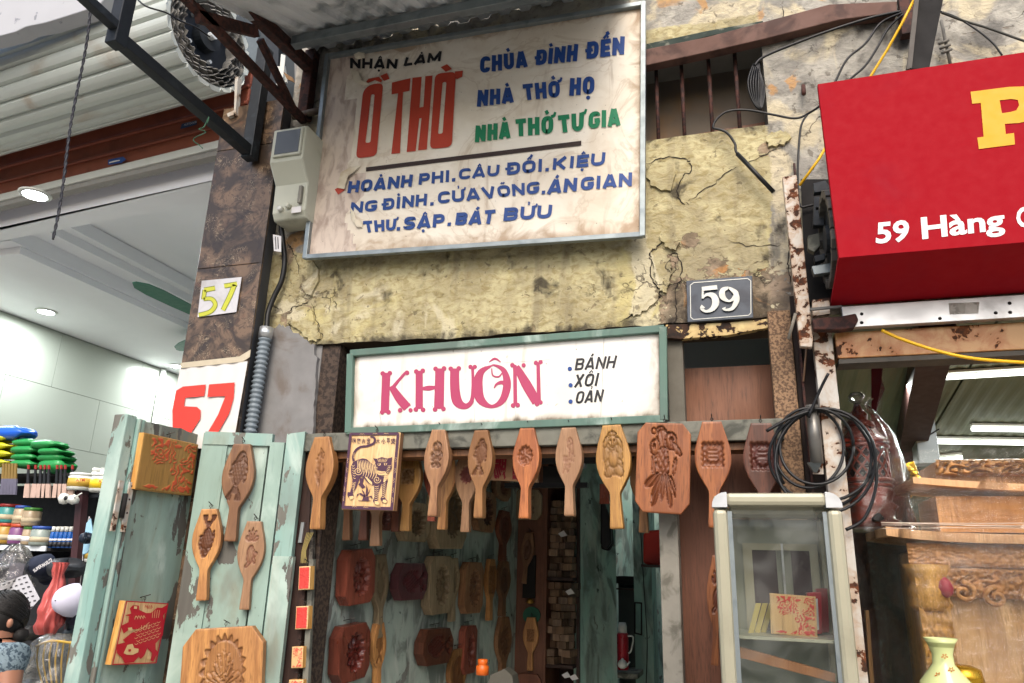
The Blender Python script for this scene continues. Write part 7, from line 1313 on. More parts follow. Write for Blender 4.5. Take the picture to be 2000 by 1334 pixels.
for k in range(14):
    for sg in (1, -1):
        tube('lattice', [bc + np.array([.084 * math.cos(2 * math.pi * k / 14 + sg * t * 1.1), .084 * math.sin(2 * math.pi * k / 14 + sg * t * 1.1), HH * (.36 + .26 * t)]) for t in np.linspace(0, 1, 6)], .0045, pr_, pg, 5)
lathe('base', bc + np.array([0, 0, 0]), [(.10, 0), (.105, .02), (.085, .03), (.09, HH * .14), (.10, HH * .16), (.08, HH * .2), (.095, HH * .26), (.085, HH * .31)], pr_, pg, 20)
def wrapmesh(nm, cx_, cy_, zlo, zhi, prof, par, amp=.01, seed=1, nz_=26, na=40, sx=1, sy=1, mat=None):
    V = []
    for i in range(nz_ + 1):
        t = i / nz_; r = np.interp(t, [p[0] for p in prof], [p[1] for p in prof])
        for k in range(na):
            a = 2 * math.pi * k / na; w_ = 1 + amp / max(r, .02) * (2 * vn(a * 3.2 + 40, t * 6, seed) - 1) + amp * .7 / max(r, .02) * (2 * vn(a * 9 + 7, t * 2.2 + a, seed + 3) - 1)
            V.append((cx_ + math.cos(a) * r * w_ * sx, cy_ + math.sin(a) * r * w_ * sy, zlo + (zhi - zlo) * t))
    Fc = [(i * na + k, i * na + (k + 1) % na, (i + 1) * na + (k + 1) % na, (i + 1) * na + k) for i in range(nz_) for k in range(na)]
    return mk(nm, V, Fc, mat or MT['wrap'], par, smooth=True)
wrapmesh('plastic_wrap', cxp + .015, .25, bpz[2] - .02, zt5 + .02, [(0, .13), (.5, .12), (.75, .095), (.9, .04), (.95, .015), (1, .04)], pg, .011)
lathe('tied_tuft', bc + np.array([0.0, 0, HH * 1.0]), [(.008, 0), (.03, .03), (.02, .045)], MT['wrap'], pg, 12)
# bundled brown item below the pagoda
bu = thing('wrapped_bundle', 'dark brown furniture bundle wrapped in shiny stretch film beside the white post', 'bundle', P(1700, 1300, .3)); xa, xb = P(1665, 1150, .3)[0], P(1790, 1150, .3)[0]
box('core', (xa, .3, 0), (xb, .6, P(1700, 1040, .3)[2]), M_plain('bundle_brown', '#6b4236', .5, .5, 8, 0, .3, '#2c1a17', 7, (.45, .6)), bu, bevel=.02); 
V = []; n1, n2 = 60, 24
for i in range(n1 + 1):
    for j in range(n2 + 1):
        s, t = i / n1, j / n2; z = s * (P(1700, 1030, .3)[2]); f = .03 * abs(vn(s * 30 + t * 9, t * 3 - s * 7, 3) - .5) * 2; V.append((xa + (xb - xa) * t, .285 - f, z))
Fc = [(i * (n2 + 1) + j, i * (n2 + 1) + j + 1, (i + 1) * (n2 + 1) + j + 1, (i + 1) * (n2 + 1) + j) for i in range(n1) for j in range(n2)]; mk('stretch_film', V, Fc, M_glass('stretch_film', .15, '#fbf4f0', .90, .03), bu, smooth=True)
for k in range(0): u_ = 1672 + random.random() * 40; v_ = 1052 + random.random() * 150; a = P(u_, v_, .255); b = P(u_ + 34 + random.random() * 24, v_ + (18 if k % 2 else -8) + (v_ - 1100) * .25, .255); tube('film_fold', [a, b], .0011, M_plain('film_grey', '#b5a8a0', .2, .2) if k == 0 else bpy.data.materials['film_grey'], bu, 4)
pxprism('board_strip', [(1690, 1192), (1697, 1192), (1708, 1340), (1700, 1340)], PY(.2), .02, M_wood('strip_tan', '#8a6a44', '#6d5030'), bu)
# gold carving
gc = thing('gilded_carving', 'bright gold carved scroll ornament behind the wrapped altar', 'carving', P(1755, 960, .9)); gm = M_plain('gilt', '#c09428', .25, .35, 30, .75, .2)
L = [tubeG([P(1765 + 24 * (1 - t) * math.cos(t * 9 + k * 1.3) + k * 4 - 12, 925 + 26 * (1 - t) * math.sin(t * 9 + k) + k * 9 - 14, .9 - .02 * k) for t in np.linspace(0, .9, 22)], [.012, .006], 6) for k in range(7)]; V, Fc = joinG(L); mk('scrolls', V, Fc, gm, gc, smooth=True); pxprism('backing_plate', [(1740, 915), (1785, 900), (1795, 925), (1770, 960), (1762, 985), (1745, 975)], PY(.94), .02, gm, gc, bevel=.005)
# altar
al = thing('wrapped_altar', 'carved light wood altar cabinet wrapped in clear plastic film', 'altar', P(1880, 1300, -.1)); am = M_wood('altar_wood', '#d3a068', '#ab7a48', '#8a4f28', rough=.45, tintv=.05); am2 = M_wood('altar_gold', '#dcab55', '#b08238', '#7d4d1c', tintv=.05); am3 = M_wood('altar_rail', '#dcb384', '#c09468', tintv=.05)
YA = -.10; ax0 = P(1762, 1100, YA)[0]; az_t = P(1850, 1042, YA)[2]; ax1 = ax0 + 1.0
def carved(nm, pa, wv_, hv, y0, mat, par, f=16, dep=.02, sd=1, res=(90, 24), top=None):
    nx_, nz_ = res; V = []
    for i in range(nx_):
        for j in range(nz_):
            s, t = i / (nx_ - 1), j / (nz_ - 1); x = pa[0] + wv_ * s; z = pa[2] + hv * t; k = fbm(s * wv_ * f + 3 * sd, t * hv * f, 3, sd); hgt = dep * abs(math.sin(k * 22)) * min(1, 8 * t, 8 * (1 - t)); V.append((x, y0 - hgt, z))
    Fc = [(i * nz_ + j, (i + 1) * nz_ + j, (i + 1) * nz_ + j + 1, i * nz_ + j + 1) for i in range(nx_ - 1) for j in range(nz_ - 1)]; return mk(nm, V, Fc, mat, par, smooth=True, attrs={'paint': np.zeros(len(V))})
box('carcass', (ax0 + .06, YA + .05, .3), (ax1 - .06, YA + .5, az_t - .05), am2, al, bevel=.01)
box('inner_panel', (ax0 + .12, YA + .04, .3), (ax1 - .12, YA + .052, az_t - .1), M_wood('altar_panel', '#d6b27e', '#b89060', tintv=.03), al)
V = []; 
for s in np.linspace(0, 1, 24): V.append((ax0 - .04 + (ax1 - ax0 + .08) * s, YA - .03, az_t + .02 * (2 * s - 1) ** 4 - .002))
V2 = [(x, y, z - .028) for x, y, z in reversed(V)]; prism('table_top', V + V2, (0, .5, 0), am3, al, bevel=.003)
carved('frieze', (ax0 + .02, 0, az_t - .10), ax1 - ax0 - .04, .07, YA + .01, am, al, 30, .012, 2, (160, 22)); carved('apron', (ax0 + .10, 0, az_t - .19), ax1 - ax0 - .2, .09, YA + .02, am, al, 22, .022, 5, (160, 26))
for k in range(9): c = np.array([ax0 + .16 + k * .085, YA, az_t - .175 - .012 * (k % 3 == 1)]); L_ = [tubeG([c + np.array([.034 * (1 - t) * math.cos(t * 10 + 1.5) * (1 if k % 2 else -1), -.012, .03 * (1 - t) * math.sin(t * 10 + 1.5)]) for t in np.linspace(0, .9, 18)], [.009, .005], 6)]; V, Fc = joinG(L_); mk('scroll', V, Fc, am, al, smooth=True, attrs={'paint': np.zeros(len(V))})
carved('leg', (ax0 + .03, 0, .2), .085, az_t - .3, YA - .005, am2, al, 26, .022, 7, (22, 150)); box('leg_core', (ax0 + .03, YA + .0, .2), (ax0 + .115, YA + .1, az_t - .1), am2, al, bevel=.015)
lathe('leg_neck', (ax0 + .072, YA + .03, az_t - .235), [(.05, 0), (.062, .02), (.055, .04), (.064, .06), (.05, .085), (.06, .11), (.07, .14)], am2, al, 20)
# upper tray of the altar
uz = P(1850, 950, YA + .1)[2]; ux0 = P(1795, 950, YA + .1)[0]
V = [(ux0 - .02 + 1.1 * s, YA + .08, uz + .03 - .03 * math.sin(min(s * 2.2, 1) * math.pi / 2)) for s in np.linspace(0, 1, 24)]; V2 = [(x, y, z - .022) for x, y, z in reversed(V)]; prism('upper_moulding', V + V2, (0, .35, 0), am3, al, bevel=.002)
box('upper_box', (ux0 + .05, YA + .12, az_t + .012), (ux0 + 1.1, YA + .4, uz - .03), am, al); carved('upper_carving', (ux0 + .06, 0, uz + .035), .7, P(1900, 900, YA + .12)[2] - uz - .03, YA + .12, am, al, 20, .03, 9, (120, 30)); box('upper_carving_core', (ux0 + .06, YA + .125, uz + .0), (ux0 + .76, YA + .35, P(1900, 902, YA + .12)[2]), am, al)
o = lathe('lotus_bud', P(1850, 1168, YA - .02), [(.003, 0), (.018, .012), (.022, .03), (.014, .05), (.002, .062)], M_plain('bud_pink', '#b0324a', .4), al, 12)
# crumpled film around the altar: one sheet with stretched folds
V = []; n1, n2 = 110, 100; xA, xB = ax0 - .06, ax0 + 1.15; zA, zB_ = .3, P(1900, 880, YA)[2] + .02
for i in range(n1 + 1):
    for j in range(n2 + 1):
        s, t = i / n1, j / n2; x = xA + (xB - xA) * s; z = zA + (zB_ - zA) * t; d1 = (s - .35) * 5; g_ = math.atan2(z - az_t + .1, x - ax0 - .55); rr0 = math.hypot(z - az_t + .1, x - ax0 - .55)
        f = .022 * abs(2 * vn(g_ * 9 + 30, rr0 * 2.5, 4) - 1) + .016 * (2 * vn(s * 16, t * 18, 6) - 1) + .01 * abs(2 * vn(g_ * 25 + 9, rr0 * 3, 8) - 1); base = YA - .065 if z < az_t + .03 else YA - .03 + .13 * sst(az_t + .03, uz + .02, np.float64(z)); 
        xo = .10 * sst(az_t, zB_, np.float64(z)) * (1 - s); wrp = .30 * sst(.06, 0, np.float64(s)); V.append((x + xo + .01 * (vn(t * 20, 3, 2) - .5), base - f + wrp, z))
Fc = [(i * (n2 + 1) + j, (i + 1) * (n2 + 1) + j, (i + 1) * (n2 + 1) + j + 1, i * (n2 + 1) + j + 1) for i in range(n1) for j in range(n2)]; mk('plastic_film', V, Fc, MT['wrap2'], al, smooth=True)
for k in range(5): tube('film_band', [(xA - .0 + (xB - xA) * s, YA - .075 - .008 * random.random(), az_t + .008 + k * .006 + .006 * math.sin(s * 5 + k)) for s in np.linspace(0, 1, 20)], .0012, M_plain('film_fold_pale', '#cdb8a4', .2, .1) if k == 0 else bpy.data.materials['film_fold_pale'], al, 4)
# wall behind, black plug ball, vase, brass
vs = thing('yellow_vase', 'pale yellow vase with orange flower marks in front of the wrapped altar', 'vase', P(1835, 1400, -.40)); vb = P(1836, 1246, -.40); hv = .30
ur = (P(1870, 1248, -.40)[0] - P(1802, 1248, -.40)[0]) / 2
lathe('vase_body', vb - np.array([0, 0, hv]), [(.05, 0), (.07, .04), (.075, .12), (.062, .19), (ur * .62, .235), (ur * .60, .26), (ur * .78, .285), (ur, hv), (ur * .93, hv - .002), (ur * .55, hv - .04)], M_plain('vase_glaze', '#c4cc8f', .12, .1, 5, 0, .0), vs, 32)
V, Fc = joinG([ribbonG([(x + 7 * math.cos(a), y + 5 * math.sin(a), 3.2), (x + 1.5 * math.cos(a), y + 1.5 * math.sin(a), 2.2)], PY(-.40 - ur * .95), 0, 0) for x, y in ((1845, 1282), (1832, 1318), (1850, 1325), (1858, 1308)) for a in (0.3, 1.5, 2.8, 4.1, 5.2)]); mk('flower_mark', V, Fc, M_plain('mark_orange', '#b07436', .4), vs)
o = lathe('brass_pot', P(1885, 1345, -.33), [(.03, 0), (.05, .02), (.045, .05), (.02, .06)], gm, None, 18); tag(o, 'brass pot at the bottom right beside the yellow vase', 'pot')
V = [P(1716 + 10 * math.cos(a) * (1 + .3 * math.sin(3 * a)), 1010 + 8 * math.sin(a), .1) for a in np.linspace(0, 6.28, 14)[:-1]]; o = prism('black_plug', V, (0, .04, 0), MT['black'], bevel=.004); tag(o, 'black plug and cable knot at the foot of the pagoda', 'plug')
# ------------------------------------------------------------------ shop 57: shelf goods
SHY = .75; sg = thing('goods_shelf', 'dark metal shelving packed with paints and jars inside house 57', 'shelf', P(80, 1300, SHY))
def hx(u, v, y=SHY): return P(u, v, y)
shelfz = [hx(100, 912)[2], hx(60, 1068)[2], hx(180, 905)[2]]
xL, xM, xR2 = hx(-260, 1000)[0], hx(160, 1000)[0], hx(245, 1000)[0]
for z, a, b in ((hx(90, 925)[2], xL, xM), (hx(60, 1069)[2], xL, hx(105, 1069)[0]), (hx(195, 966)[2], xM, xR2), (hx(200, 1098)[2], xM, xR2)): box('shelf_board', (a, SHY - .02, z - .018), (b, SHY + .35, z), MT['blackdull'] if a == xL else MT['steel_dark'], sg)
box('shelf_edge', (xL, SHY - .03, hx(60, 1069)[2] - .02), (hx(98, 1069)[0], SHY - .021, hx(60, 1066)[2]), MT['greysteel'], sg)
pmt, pmb = hx(160, 960), hx(140, 1300); beam('brown_post', P(162, 955, SHY - .05), P(138, 1230, SHY - .05), .045, .045, M_plain('post_maroon', '#3c1f22', .5, .2), sg)
box('back', (xL, SHY + .36, .0), (xR2, SHY + .38, hx(90, 935)[2]), M_plain('shelf_back_dark', '#1d2024', .8), sg)
box('lower_dark', (xL, SHY + .1, 0), (xR2 + .1, SHY + .12, hx(60, 1120)[2]), M_plain('lower_clutter', '#17191d', .8, .3), sg)
def bag(u0, v0, u1, v1, y, mat, lab, grp, th=.16):
    a, b = P(u0, v1, y), P(u1, v0, y); cx_, cz = (a[0] + b[0]) / 2, (a[2] + b[2]) / 2; hx_, hz = abs(b[0] - a[0]) / 2, abs(b[2] - a[2]) / 2; V = []; n_, m_ = 34, 16
    for i in range(m_ + 1):
        ph = -math.pi / 2 + math.pi * i / m_
        for k in range(n_):
            th_ = 2 * math.pi * k / n_; cs, sn = math.cos(th_), math.sin(th_); rr0 = abs(math.cos(ph)) ** .6; wr = 1 + .16 * (vn(cs * 3 + 9, ph * 3 + sn, int(u0)) - .5) + .10 * (vn(cs * 11 + 9, sn * 9 + 5, int(u0) + 2) - .5)
            V.append((cx_ + hx_ * np.sign(cs) * abs(cs) ** .55 * rr0 * wr, y + th / 2 * np.sign(sn) * abs(sn) ** .7 * rr0, cz + hz * math.sin(ph) * wr * (1 - .72 * abs(cs) ** 4)))
    Fc = [(i * n_ + k, i * n_ + (k + 1) % n_, (i + 1) * n_ + (k + 1) % n_, (i + 1) * n_ + k) for i in range(m_) for k in range(n_)]; V, Fc = fixn(V, Fc); o = mk('plastic_bag', V, Fc, mat, smooth=True); tag(o, lab, 'bag', grp); return o
gb = M_plain('bag_green', '#248a44', .4, .45, 30, 0, 1); yb_ = M_plain('bag_yellow', '#b8b41c', .35, .2, 14, 0, .5); bb = M_plain('bag_blue', '#1c5ac2', .35, .25, 14, 0, .5)
gg = 'plastic bags stacked on the shelf'
for u0, v0, u1, v1, lab in ((30, 899, 84, 917, 'bottom left green bag of the stack'), (82, 896, 142, 926, 'bottom right green bag of the stack'), (32, 886, 86, 903, 'left green bag in the second layer'), (82, 886, 140, 906, 'right green bag in the second layer'), (30, 872, 88, 890, 'left green bag in the third layer'), (84, 876, 136, 892, 'right green bag in the third layer, jutting out'), (34, 858, 92, 876, 'left green bag in the fourth layer'), (70, 860, 126, 880, 'uppermost right green bag of the stack'),): bag(u0, v0, u1, v1, SHY - .02 + (u0 % 7) * .004, gb, lab, gg)
for u0, v0, u1, v1, lab in ((-40, 897, 32, 912, 'lowest yellow green bag at the left edge'), (-40, 880, 40, 897, 'second yellow green bag at the left edge'), (-40, 864, 36, 882, 'third yellow green bag at the left edge'), (-40, 850, 34, 866, 'top yellow green bag under the blue one')): bag(u0, v0, u1, v1, SHY, yb_, lab, gg)
bag(-10, 832, 66, 862, SHY, bb, 'crumpled blue plastic bag on top of the yellow bags', gg)
def jar(u, v0, v1, r_px, mat, lid, lab, y=SHY, lab_m=None, nm='jar', grp='plastic jars on the lower shelf', text=None):
    b = P(u, v1, y); h = P(u, v0, y)[2] - b[2]; r = (P(u + r_px, v1, y)[0] - P(u - r_px, v1, y)[0]) / 2; t = thing(nm, lab, nm.replace('_', ' '), b, grp)
    lathe('container', b, [(r * .9, 0), (r, .01), (r, h * .78), (r * .85, h * .84)], mat, t, 18); lathe('lid', b + np.array([0, 0, h * .84]), [(r * .95, 0), (r * .95, h * .14), (r * .88, h * .16)], lid, t, 18)
    if not lab_m and nm == 'jar': lab_m = MT['whitev'] if int(u) % 4 == 0 else M_plain('jar_label', '#b7a98c', .6, .3, 60) if 'jar_label' not in bpy.data.materials else bpy.data.materials['jar_label']
    if lab_m: lathe('label', b + np.array([0, 0, h * .18]), [(r * 1.01, 0), (r * 1.01, h * (.5 if nm != 'jar' else .26))], lab_m, t, 18)
    if text: V, Fc = textG(text, [(u - r_px * .4, v0 + (v1 - v0) * .30), (u + r_px * .5, v0 + (v1 - v0) * .30), (u + r_px * .5, v0 + (v1 - v0) * .46), (u - r_px * .4, v0 + (v1 - v0) * .46)], PY(y - r * 1.03), .02); mk('print', V, Fc, MT['ink_red'] if text else None, t)
    return t
J = lambda n, c: M_plain(n, c, .3, .4, 40)
jt, jy, jp, jc, jw = J('jar_teal', '#3c8f8a'), J('jar_yellow', '#b08a3a'), J('jar_purple', '#7a4a78'), J('jar_cream', '#a89578'), J('jar_grey', '#8f9a92'); lr, lbu, lg_, lo_ = M_plain('lid_red', '#8f2620', .4), M_plain('lid_blue', '#2c4f9c', .4), M_plain('lid_green', '#4a8a3c', .4), M_plain('lid_orange', '#b5482a', .4)
lowz = 1068
for u, v0, v1, r, m, l, lab in ((14, 985, 1022, 15, jt, lr, 'jar of teal powder on the upper layer of jars'), (38, 988, 1024, 11, jc, lbu, 'jar with a blue lid in the middle of the upper layer'), (58, 992, 1028, 13, jc, lg_, 'jar with a green lid right on the upper layer'), (6, 1022, 1062, 14, jy, lo_, 'jar of yellow powder with an orange lid at the left edge'), (32, 1024, 1063, 13, jp, lo_, 'jar of purple powder with a red orange lid'), (52, 1028, 1064, 9, jc, lg_, 'narrow beige jar left of the pale jar'), (78, 1028, 1066, 16, jw, lbu, 'pale grey jar with a blue lid right on the lower layer')): jar(u, v0, v1, r, m, l, lab)
gold = M_plain('tub_gold', '#b8963c', .4, .2); blk_ = M_plain('can_blue', '#1c5aa8', .4, .2); 
jar(156, 925, 958, 19, MT['whitep'], MT['whitep'], 'white paint tub with gold label at the top of the brown post', SHY - .06, gold, 'paint_tub', 'paint tubs', 'ATM'); jar(200, 926, 962, 20, MT['whitep'], MT['whitep'], 'white paint tub with yellow label next to the green door', SHY - .06, M_plain('tub_yellow', '#d9b81c', .4), 'paint_tub', 'paint tubs', 'ATM'); jar(184, 1062, 1098, 15, MT['whitep'], MT['whitep'], 'gold labelled paint tub on the lower right shelf', SHY - .06, gold, 'paint_tub', 'paint tubs', 'ATM')
jar(184, 915, 958, 9, MT['whitep'], MT['whitep'], 'slim white canister behind the paint tubs', SHY + .02, None, 'canister', 'white canisters'); jar(206, 915, 930, 9, MT['whitep'], MT['whitep'], 'short white canister behind the right paint tub', SHY + .02, None, 'canister', 'white canisters')
for k in range(6):
    u = 98 + k * 8.6; b = P(u, 1070, SHY); h = P(u, 1028, SHY)[2] - b[2]; t = thing('spray_can', 'white capped blue spray can in the row on the lower shelf', 'spray can', b, 'row of spray cans'); lathe('can', b, [(.014, 0), (.014, h * .7), (.011, h * .74)], blk_, t, 12); lathe('label', b + np.array([0, 0, h * .05]), [(.0145, 0), (.0145, h * .22)], MT['ink_black'], t, 12); lathe('label', b + np.array([0, 0, h * .32]), [(.0145, 0), (.0145, h * .1)], MT['whitev'], t, 12); lathe('cap', b + np.array([0, 0, h * .75]), [(.012, 0), (.012, h * .24)], MT['whitep'], t, 12)
for k in range(9):
    u = (52 + k * 0, 66, 76, 84, 92, 108, 116, 124, 138)[k]; y = SHY - .10; t = thing('paint_brush', 'red tipped paint brush hanging from the shelf edge', 'brush', P(u, 970, y), 'paint brushes hanging below the upper shelf')
    pxprism('handle', [(u + 1, 912), (u + 4, 912), (u + 4, 945), (u - 1, 945)], PY(y), .008, MT['black'] if k % 2 else MT['ink_black'], t); pxprism('tip', [(u + 1, 908), (u + 4, 908), (u + 4, 916), (u + 1, 916)], PY(y - .002), .009, lr, t); pxprism('bristles', [(u - 4, 945), (u + 5, 945), (u + 4, 972), (u - 7, 972)], PY(y), .012, M_plain('bristle', '#b59a8c', .6, .3) if k == 0 else bpy.data.materials['bristle'], t)
for k in range(5):
    u = 2 + k * 6; t = thing('paint_brush', 'brush in the purple and gold bundle at the left edge', 'brush', P(u, 968, SHY - .1), 'purple brushes at the left edge'); pxprism('handle', [(u + 2, 905), (u + 6, 905), (u + 5, 935), (u, 935)], PY(SHY - .1), .008, M_plain('handle_gold', '#7d6430', .4) if k == 0 else bpy.data.materials['handle_gold'], t); pxprism('bristles', [(u, 935), (u + 6, 935), (u + 4, 966), (u - 3, 966)], PY(SHY - .1), .01, M_plain('bristle_grey', '#5d5a6a', .6) if k == 0 else bpy.data.materials['bristle_grey'], t)
# indoor camera, mask, caps, bags
ic = thing('indoor_camera', 'round white indoor camera on the shelf left of the brown post', 'camera', P(135, 972, SHY - .15)); lathe('ball', P(125, 974, SHY - .15) , [(.001, -.032), (.02, -.027), (.032, 0), (.02, .027), (.001, .032)], MT['whitep'], ic, 18); lathe('base', P(143, 975, SHY - .13), [(.001, -.03), (.03, -.02), (.034, 0), (.02, .02), (.001, .028)], MT['whitep'], ic, 18); lathe('lens', P(129, 973, SHY - .185), [(.013, 0), (.013, .004), (.005, .006)], MT['black'], ic, 14, (0, -1, 0)); tube('antenna', [P(145, 972, SHY - .15), P(160, 963, SHY - .15)], .004, MT['whitep'], ic, 6)
mk_ = thing('face_mask', 'light blue face mask hanging by its loop from the brown post', 'face mask', P(168, 1080, SHY - .2)); pxprism('fabric', [(168, 1022), (176, 1012), (180, 1040), (178, 1066), (170, 1080), (160, 1084), (164, 1050)], PY(SHY - .2), .01, M_plain('mask_blue', '#8fb8cc', .7, .1), mk_, bevel=.003); tube('loop', [P(176, 1014, SHY - .2), P(174, 1009, SHY - .2), P(172, 1018, SHY - .2)], .0015, MT['whitev'], mk_, 4, 3); tube('strap', [P(162, 1084, SHY - .2), P(160, 1110, SHY - .2), P(156, 1145, SHY - .2)], .0015, MT['whitev'], mk_, 4, 3)
def cap(name, lab, u0, v0, u1, v1, y, mat, brim, rot=0):
    a, b = P(u0, v1, y), P(u1, v0, y); c = np.array([(a[0] + b[0]) / 2, y, (a[2] + b[2]) / 2]); rx, rz = abs(b[0] - a[0]) / 2, abs(b[2] - a[2]) / 2; t = thing(name, lab, 'cap', c - np.array([0, 0, rz])); V = []; n_, m_ = 20, 8
    for i in range(m_ + 1):
        ph = math.pi / 2 * i / m_
        for k in range(n_): th_ = 2 * math.pi * k / n_; V.append(c + np.array([rx * math.cos(th_) * math.cos(ph), -.10 * math.sin(ph), rz * math.sin(th_) * math.cos(ph) * (1 + .05 * math.cos(th_ * 5))]))
    Fc = [(i * n_ + k, i * n_ + (k + 1) % n_, (i + 1) * n_ + (k + 1) % n_, (i + 1) * n_ + k) for i in range(m_) for k in range(n_)]; mk('crown', V, Fc, mat, t, smooth=True); V = [c + np.array([rx * 1.02 * math.cos(q_), .0, rz * 1.02 * math.sin(q_)]) for q_ in np.linspace(rot, rot + 2.6, 12)] + [c + np.array([rx * 1.5 * math.cos(q_) * .8, .03, rz * 1.5 * math.sin(q_)]) for q_ in np.linspace(rot + 2.4, rot + .2, 10)]; prism('brim', V, (0, .005, 0), brim, t); lathe('button', c + np.array([0, -.098, 0]), [(.004, 0), (.003, .004)], MT['black'], t, 8, (0, -1, 0)); return t
navy = M_plain('cap_navy', '#161f33', .8, .2); cap('baseball_cap', 'white baseball cap with a dark brim hanging in front of the pink bag', 112, 1140, 171, 1204, .3, M_plain('cap_white', '#c9c8da', .7, .06), navy, 2.6)
nc_ = cap('baseball_cap', 'navy cap with white lettering above the white cap', 60, 1082, 116, 1130, .45, navy, navy, 3.2); V, Fc = joinG([textG('SUPER', [(64, 1113), (80, 1102), (83, 1107), (67, 1118)], PY(.33), .02), textG('MAXILITE', [(81, 1102), (100, 1090), (103, 1096), (84, 1108)], PY(.33), .02)]); mk('lettering', V, Fc, MT['whitev'], nc_)
pk = M_plain('bag_pink', '#c25a55', .35, .25, 16, 0, .5); clr = MT['wrap']
cc = P(98, 1200, .28); o = wrapmesh('plastic_bag', cc[0], .28, P(96, 1240, .28)[2], P(104, 1098, .28)[2], [(0, .03), (.12, .055), (.3, .05), (.5, .03), (.7, .022), (.85, .018), (1, .03)], None, .016, 4, mat=pk); tag(o, 'salmon pink plastic bag with a long twisted neck left of the white cap', 'bag')
cbag = thing('clear_bag', 'clear plastic bag holding yellow ribbed strips at the bottom left', 'bag', P(100, 1334, .2)); cc = P(105, 1290, .2); wrapmesh('film', cc[0], .2, P(105, 1380, .2)[2], P(105, 1238, .2)[2], [(0, .14), (.5, .13), (.85, .10), (1, .05)], cbag, .02, 5)
for k in range(6): tube('yellow_strip', [P(78 + k * 12, 1248 + (k % 2) * 4, .2), P(72 + k * 12, 1290, .2), P(84 + k * 9, 1340, .2)], .004, gold, cbag, 5, 4)
tube('yellow_strip', [P(70, 1262, .15), P(100, 1252, .15), P(140, 1256, .15)], .006, gold, cbag, 5, 4)
gbag = thing('hanging_bag', 'grey translucent plastic bag hanging at the left edge', 'bag', P(30, 1130, .35)); cc = P(28, 1100, .35); wrapmesh('film', cc[0], .35, P(28, 1150, .35)[2], P(28, 1062, .35)[2], [(0, .09), (.5, .10), (.8, .05), (1, .015)], gbag, .02, 8); box('contents', cc - np.array([.05, -.02, .09]), cc + np.array([.05, .05, .0]), M_plain('contents_grey', '#6a6670', .7, .3), gbag)
cardb = thing('sample_card', 'white punched display card hung askew with rows of small dark items', 'card', P(30, 1190, .3)); CP = Pl((0, .3, 0), (0, -1, 0)); pxprism('card', [(-30, 1150), (52, 1122), (77, 1170), (40, 1212), (-30, 1212)], CP, .004, M_plain('card_white', '#b5b5ba', .6, .08), cardb)
V, Fc = joinG([ribbonG([(-5 + i * 10 + j * 4, 1146 - i * 3.4 + j * 9, 2.2), (0 + i * 10 + j * 4, 1144.5 - i * 3.4 + j * 9, 2.2)], CP, .003, 0) for i in range(6) for j in range(7)]); mk('card_item', V, Fc, MT['ink_black'], cardb)
hc = bag(160, 1040, 178, 1062, .5, M_plain('dark_can', '#1b2432', .4), 'dark blue canister partly behind the face mask', None, .08); hc.name = 'canister'; hc['category'] = 'canister'
for k, (u0, v0, u1, v1, c_) in enumerate(((118, 1225, 160, 1330, '#24303a'), (60, 1220, 90, 1250, '#3c3a38'), (150, 1180, 175, 1240, '#1d2630'), (110, 1090, 150, 1130, '#2d2f33'), (0, 1080, 24, 1130, '#6d6a72'))):
    o = bag(u0, v0, u1, v1, .42 + k * .02, M_plain('sack_%s' % ['slate', 'brown', 'navy', 'black', 'grey'][k], c_, .5, .3, 9, 0, .4), ['slate plastic sack below the white cap at the door edge', 'brown sack under the salmon bag', 'navy sack close to the green door edge', 'black bag just above the white cap', 'grey bag at the far left behind the hanging bag'][k], None, .2); o.name = 'sack'
# ------------------------------------------------------------------ person at the lower left
pe = thing('person', 'woman with black hair tied back and a grey blue patterned top, at the lower left', 'person', P(-10, 1330, -.05) * np.array([1, 1, 0])); YP = -.05
hd = P(-12, 1218, YP); sh_ = P(10, 1300, YP); cxx = P(-26, 1300, YP)[0]
def skinbody(nm, verts, edges, radii, mat, par, sub=2):
    M = W[par.name]; Mi = np.array(M.inverted()); V = np.array(verts) @ Mi[:3, :3].T + Mi[:3, 3]; me = bpy.data.meshes.new(nm); me.from_pydata([tuple(v) for v in V], edges, []); me.materials.append(mat); o = bpy.data.objects.new(nm, me); C.objects.link(o); o.parent = par; W[o.name] = M.copy()
    sk = o.modifiers.new('s', 'SKIN'); me.skin_vertices[0].use_root if False else None
    if not me.skin_vertices: pass
    for i, r in enumerate(radii): me.skin_vertices[0].data[i].radius = r if isinstance(r, tuple) else (r, r)
    me.skin_vertices[0].data[0].use_root = True; s2 = o.modifiers.new('d', 'SUBSURF'); s2.levels = sub; s2.render_levels = sub; sk.use_smooth_shade = True; return o
skn = M_plain('skin', '#a0715a', .5, .1, 20); hz_ = hd[2]; sz = P(20, 1268, YP)[2]
bx = cxx; V = [(bx, YP, .85), (bx, YP, 1.0), (bx, YP, 1.12), (bx, YP, sz - .02), (bx + .01, YP, sz + .055), (bx + .012, YP - .0, hz_ - .04), (bx + .015, YP, hz_ + .05), (bx + .125, YP, sz - .03), (bx + .175, YP - .02, sz - .2), (bx + .18, YP - .1, sz - .42), (bx + .15, YP - .25, sz - .45), (bx - .15, YP, sz - .03), (bx - .20, YP - .02, sz - .2), (bx - .19, YP - .1, sz - .42), (bx - .12, YP - .25, sz - .45),
     (bx + .10, YP, .80), (bx + .12, YP - .38, .48), (bx + .12, YP - .36, .06), (bx - .10, YP, .80), (bx - .12, YP - .38, .48), (bx - .12, YP - .36, .06)]
E_ = [(0, 1), (1, 2), (2, 3), (3, 4), (4, 5), (5, 6), (3, 7), (7, 8), (8, 9), (9, 10), (3, 11), (11, 12), (12, 13), (13, 14), (0, 15), (15, 16), (16, 17), (0, 18), (18, 19), (19, 20)]
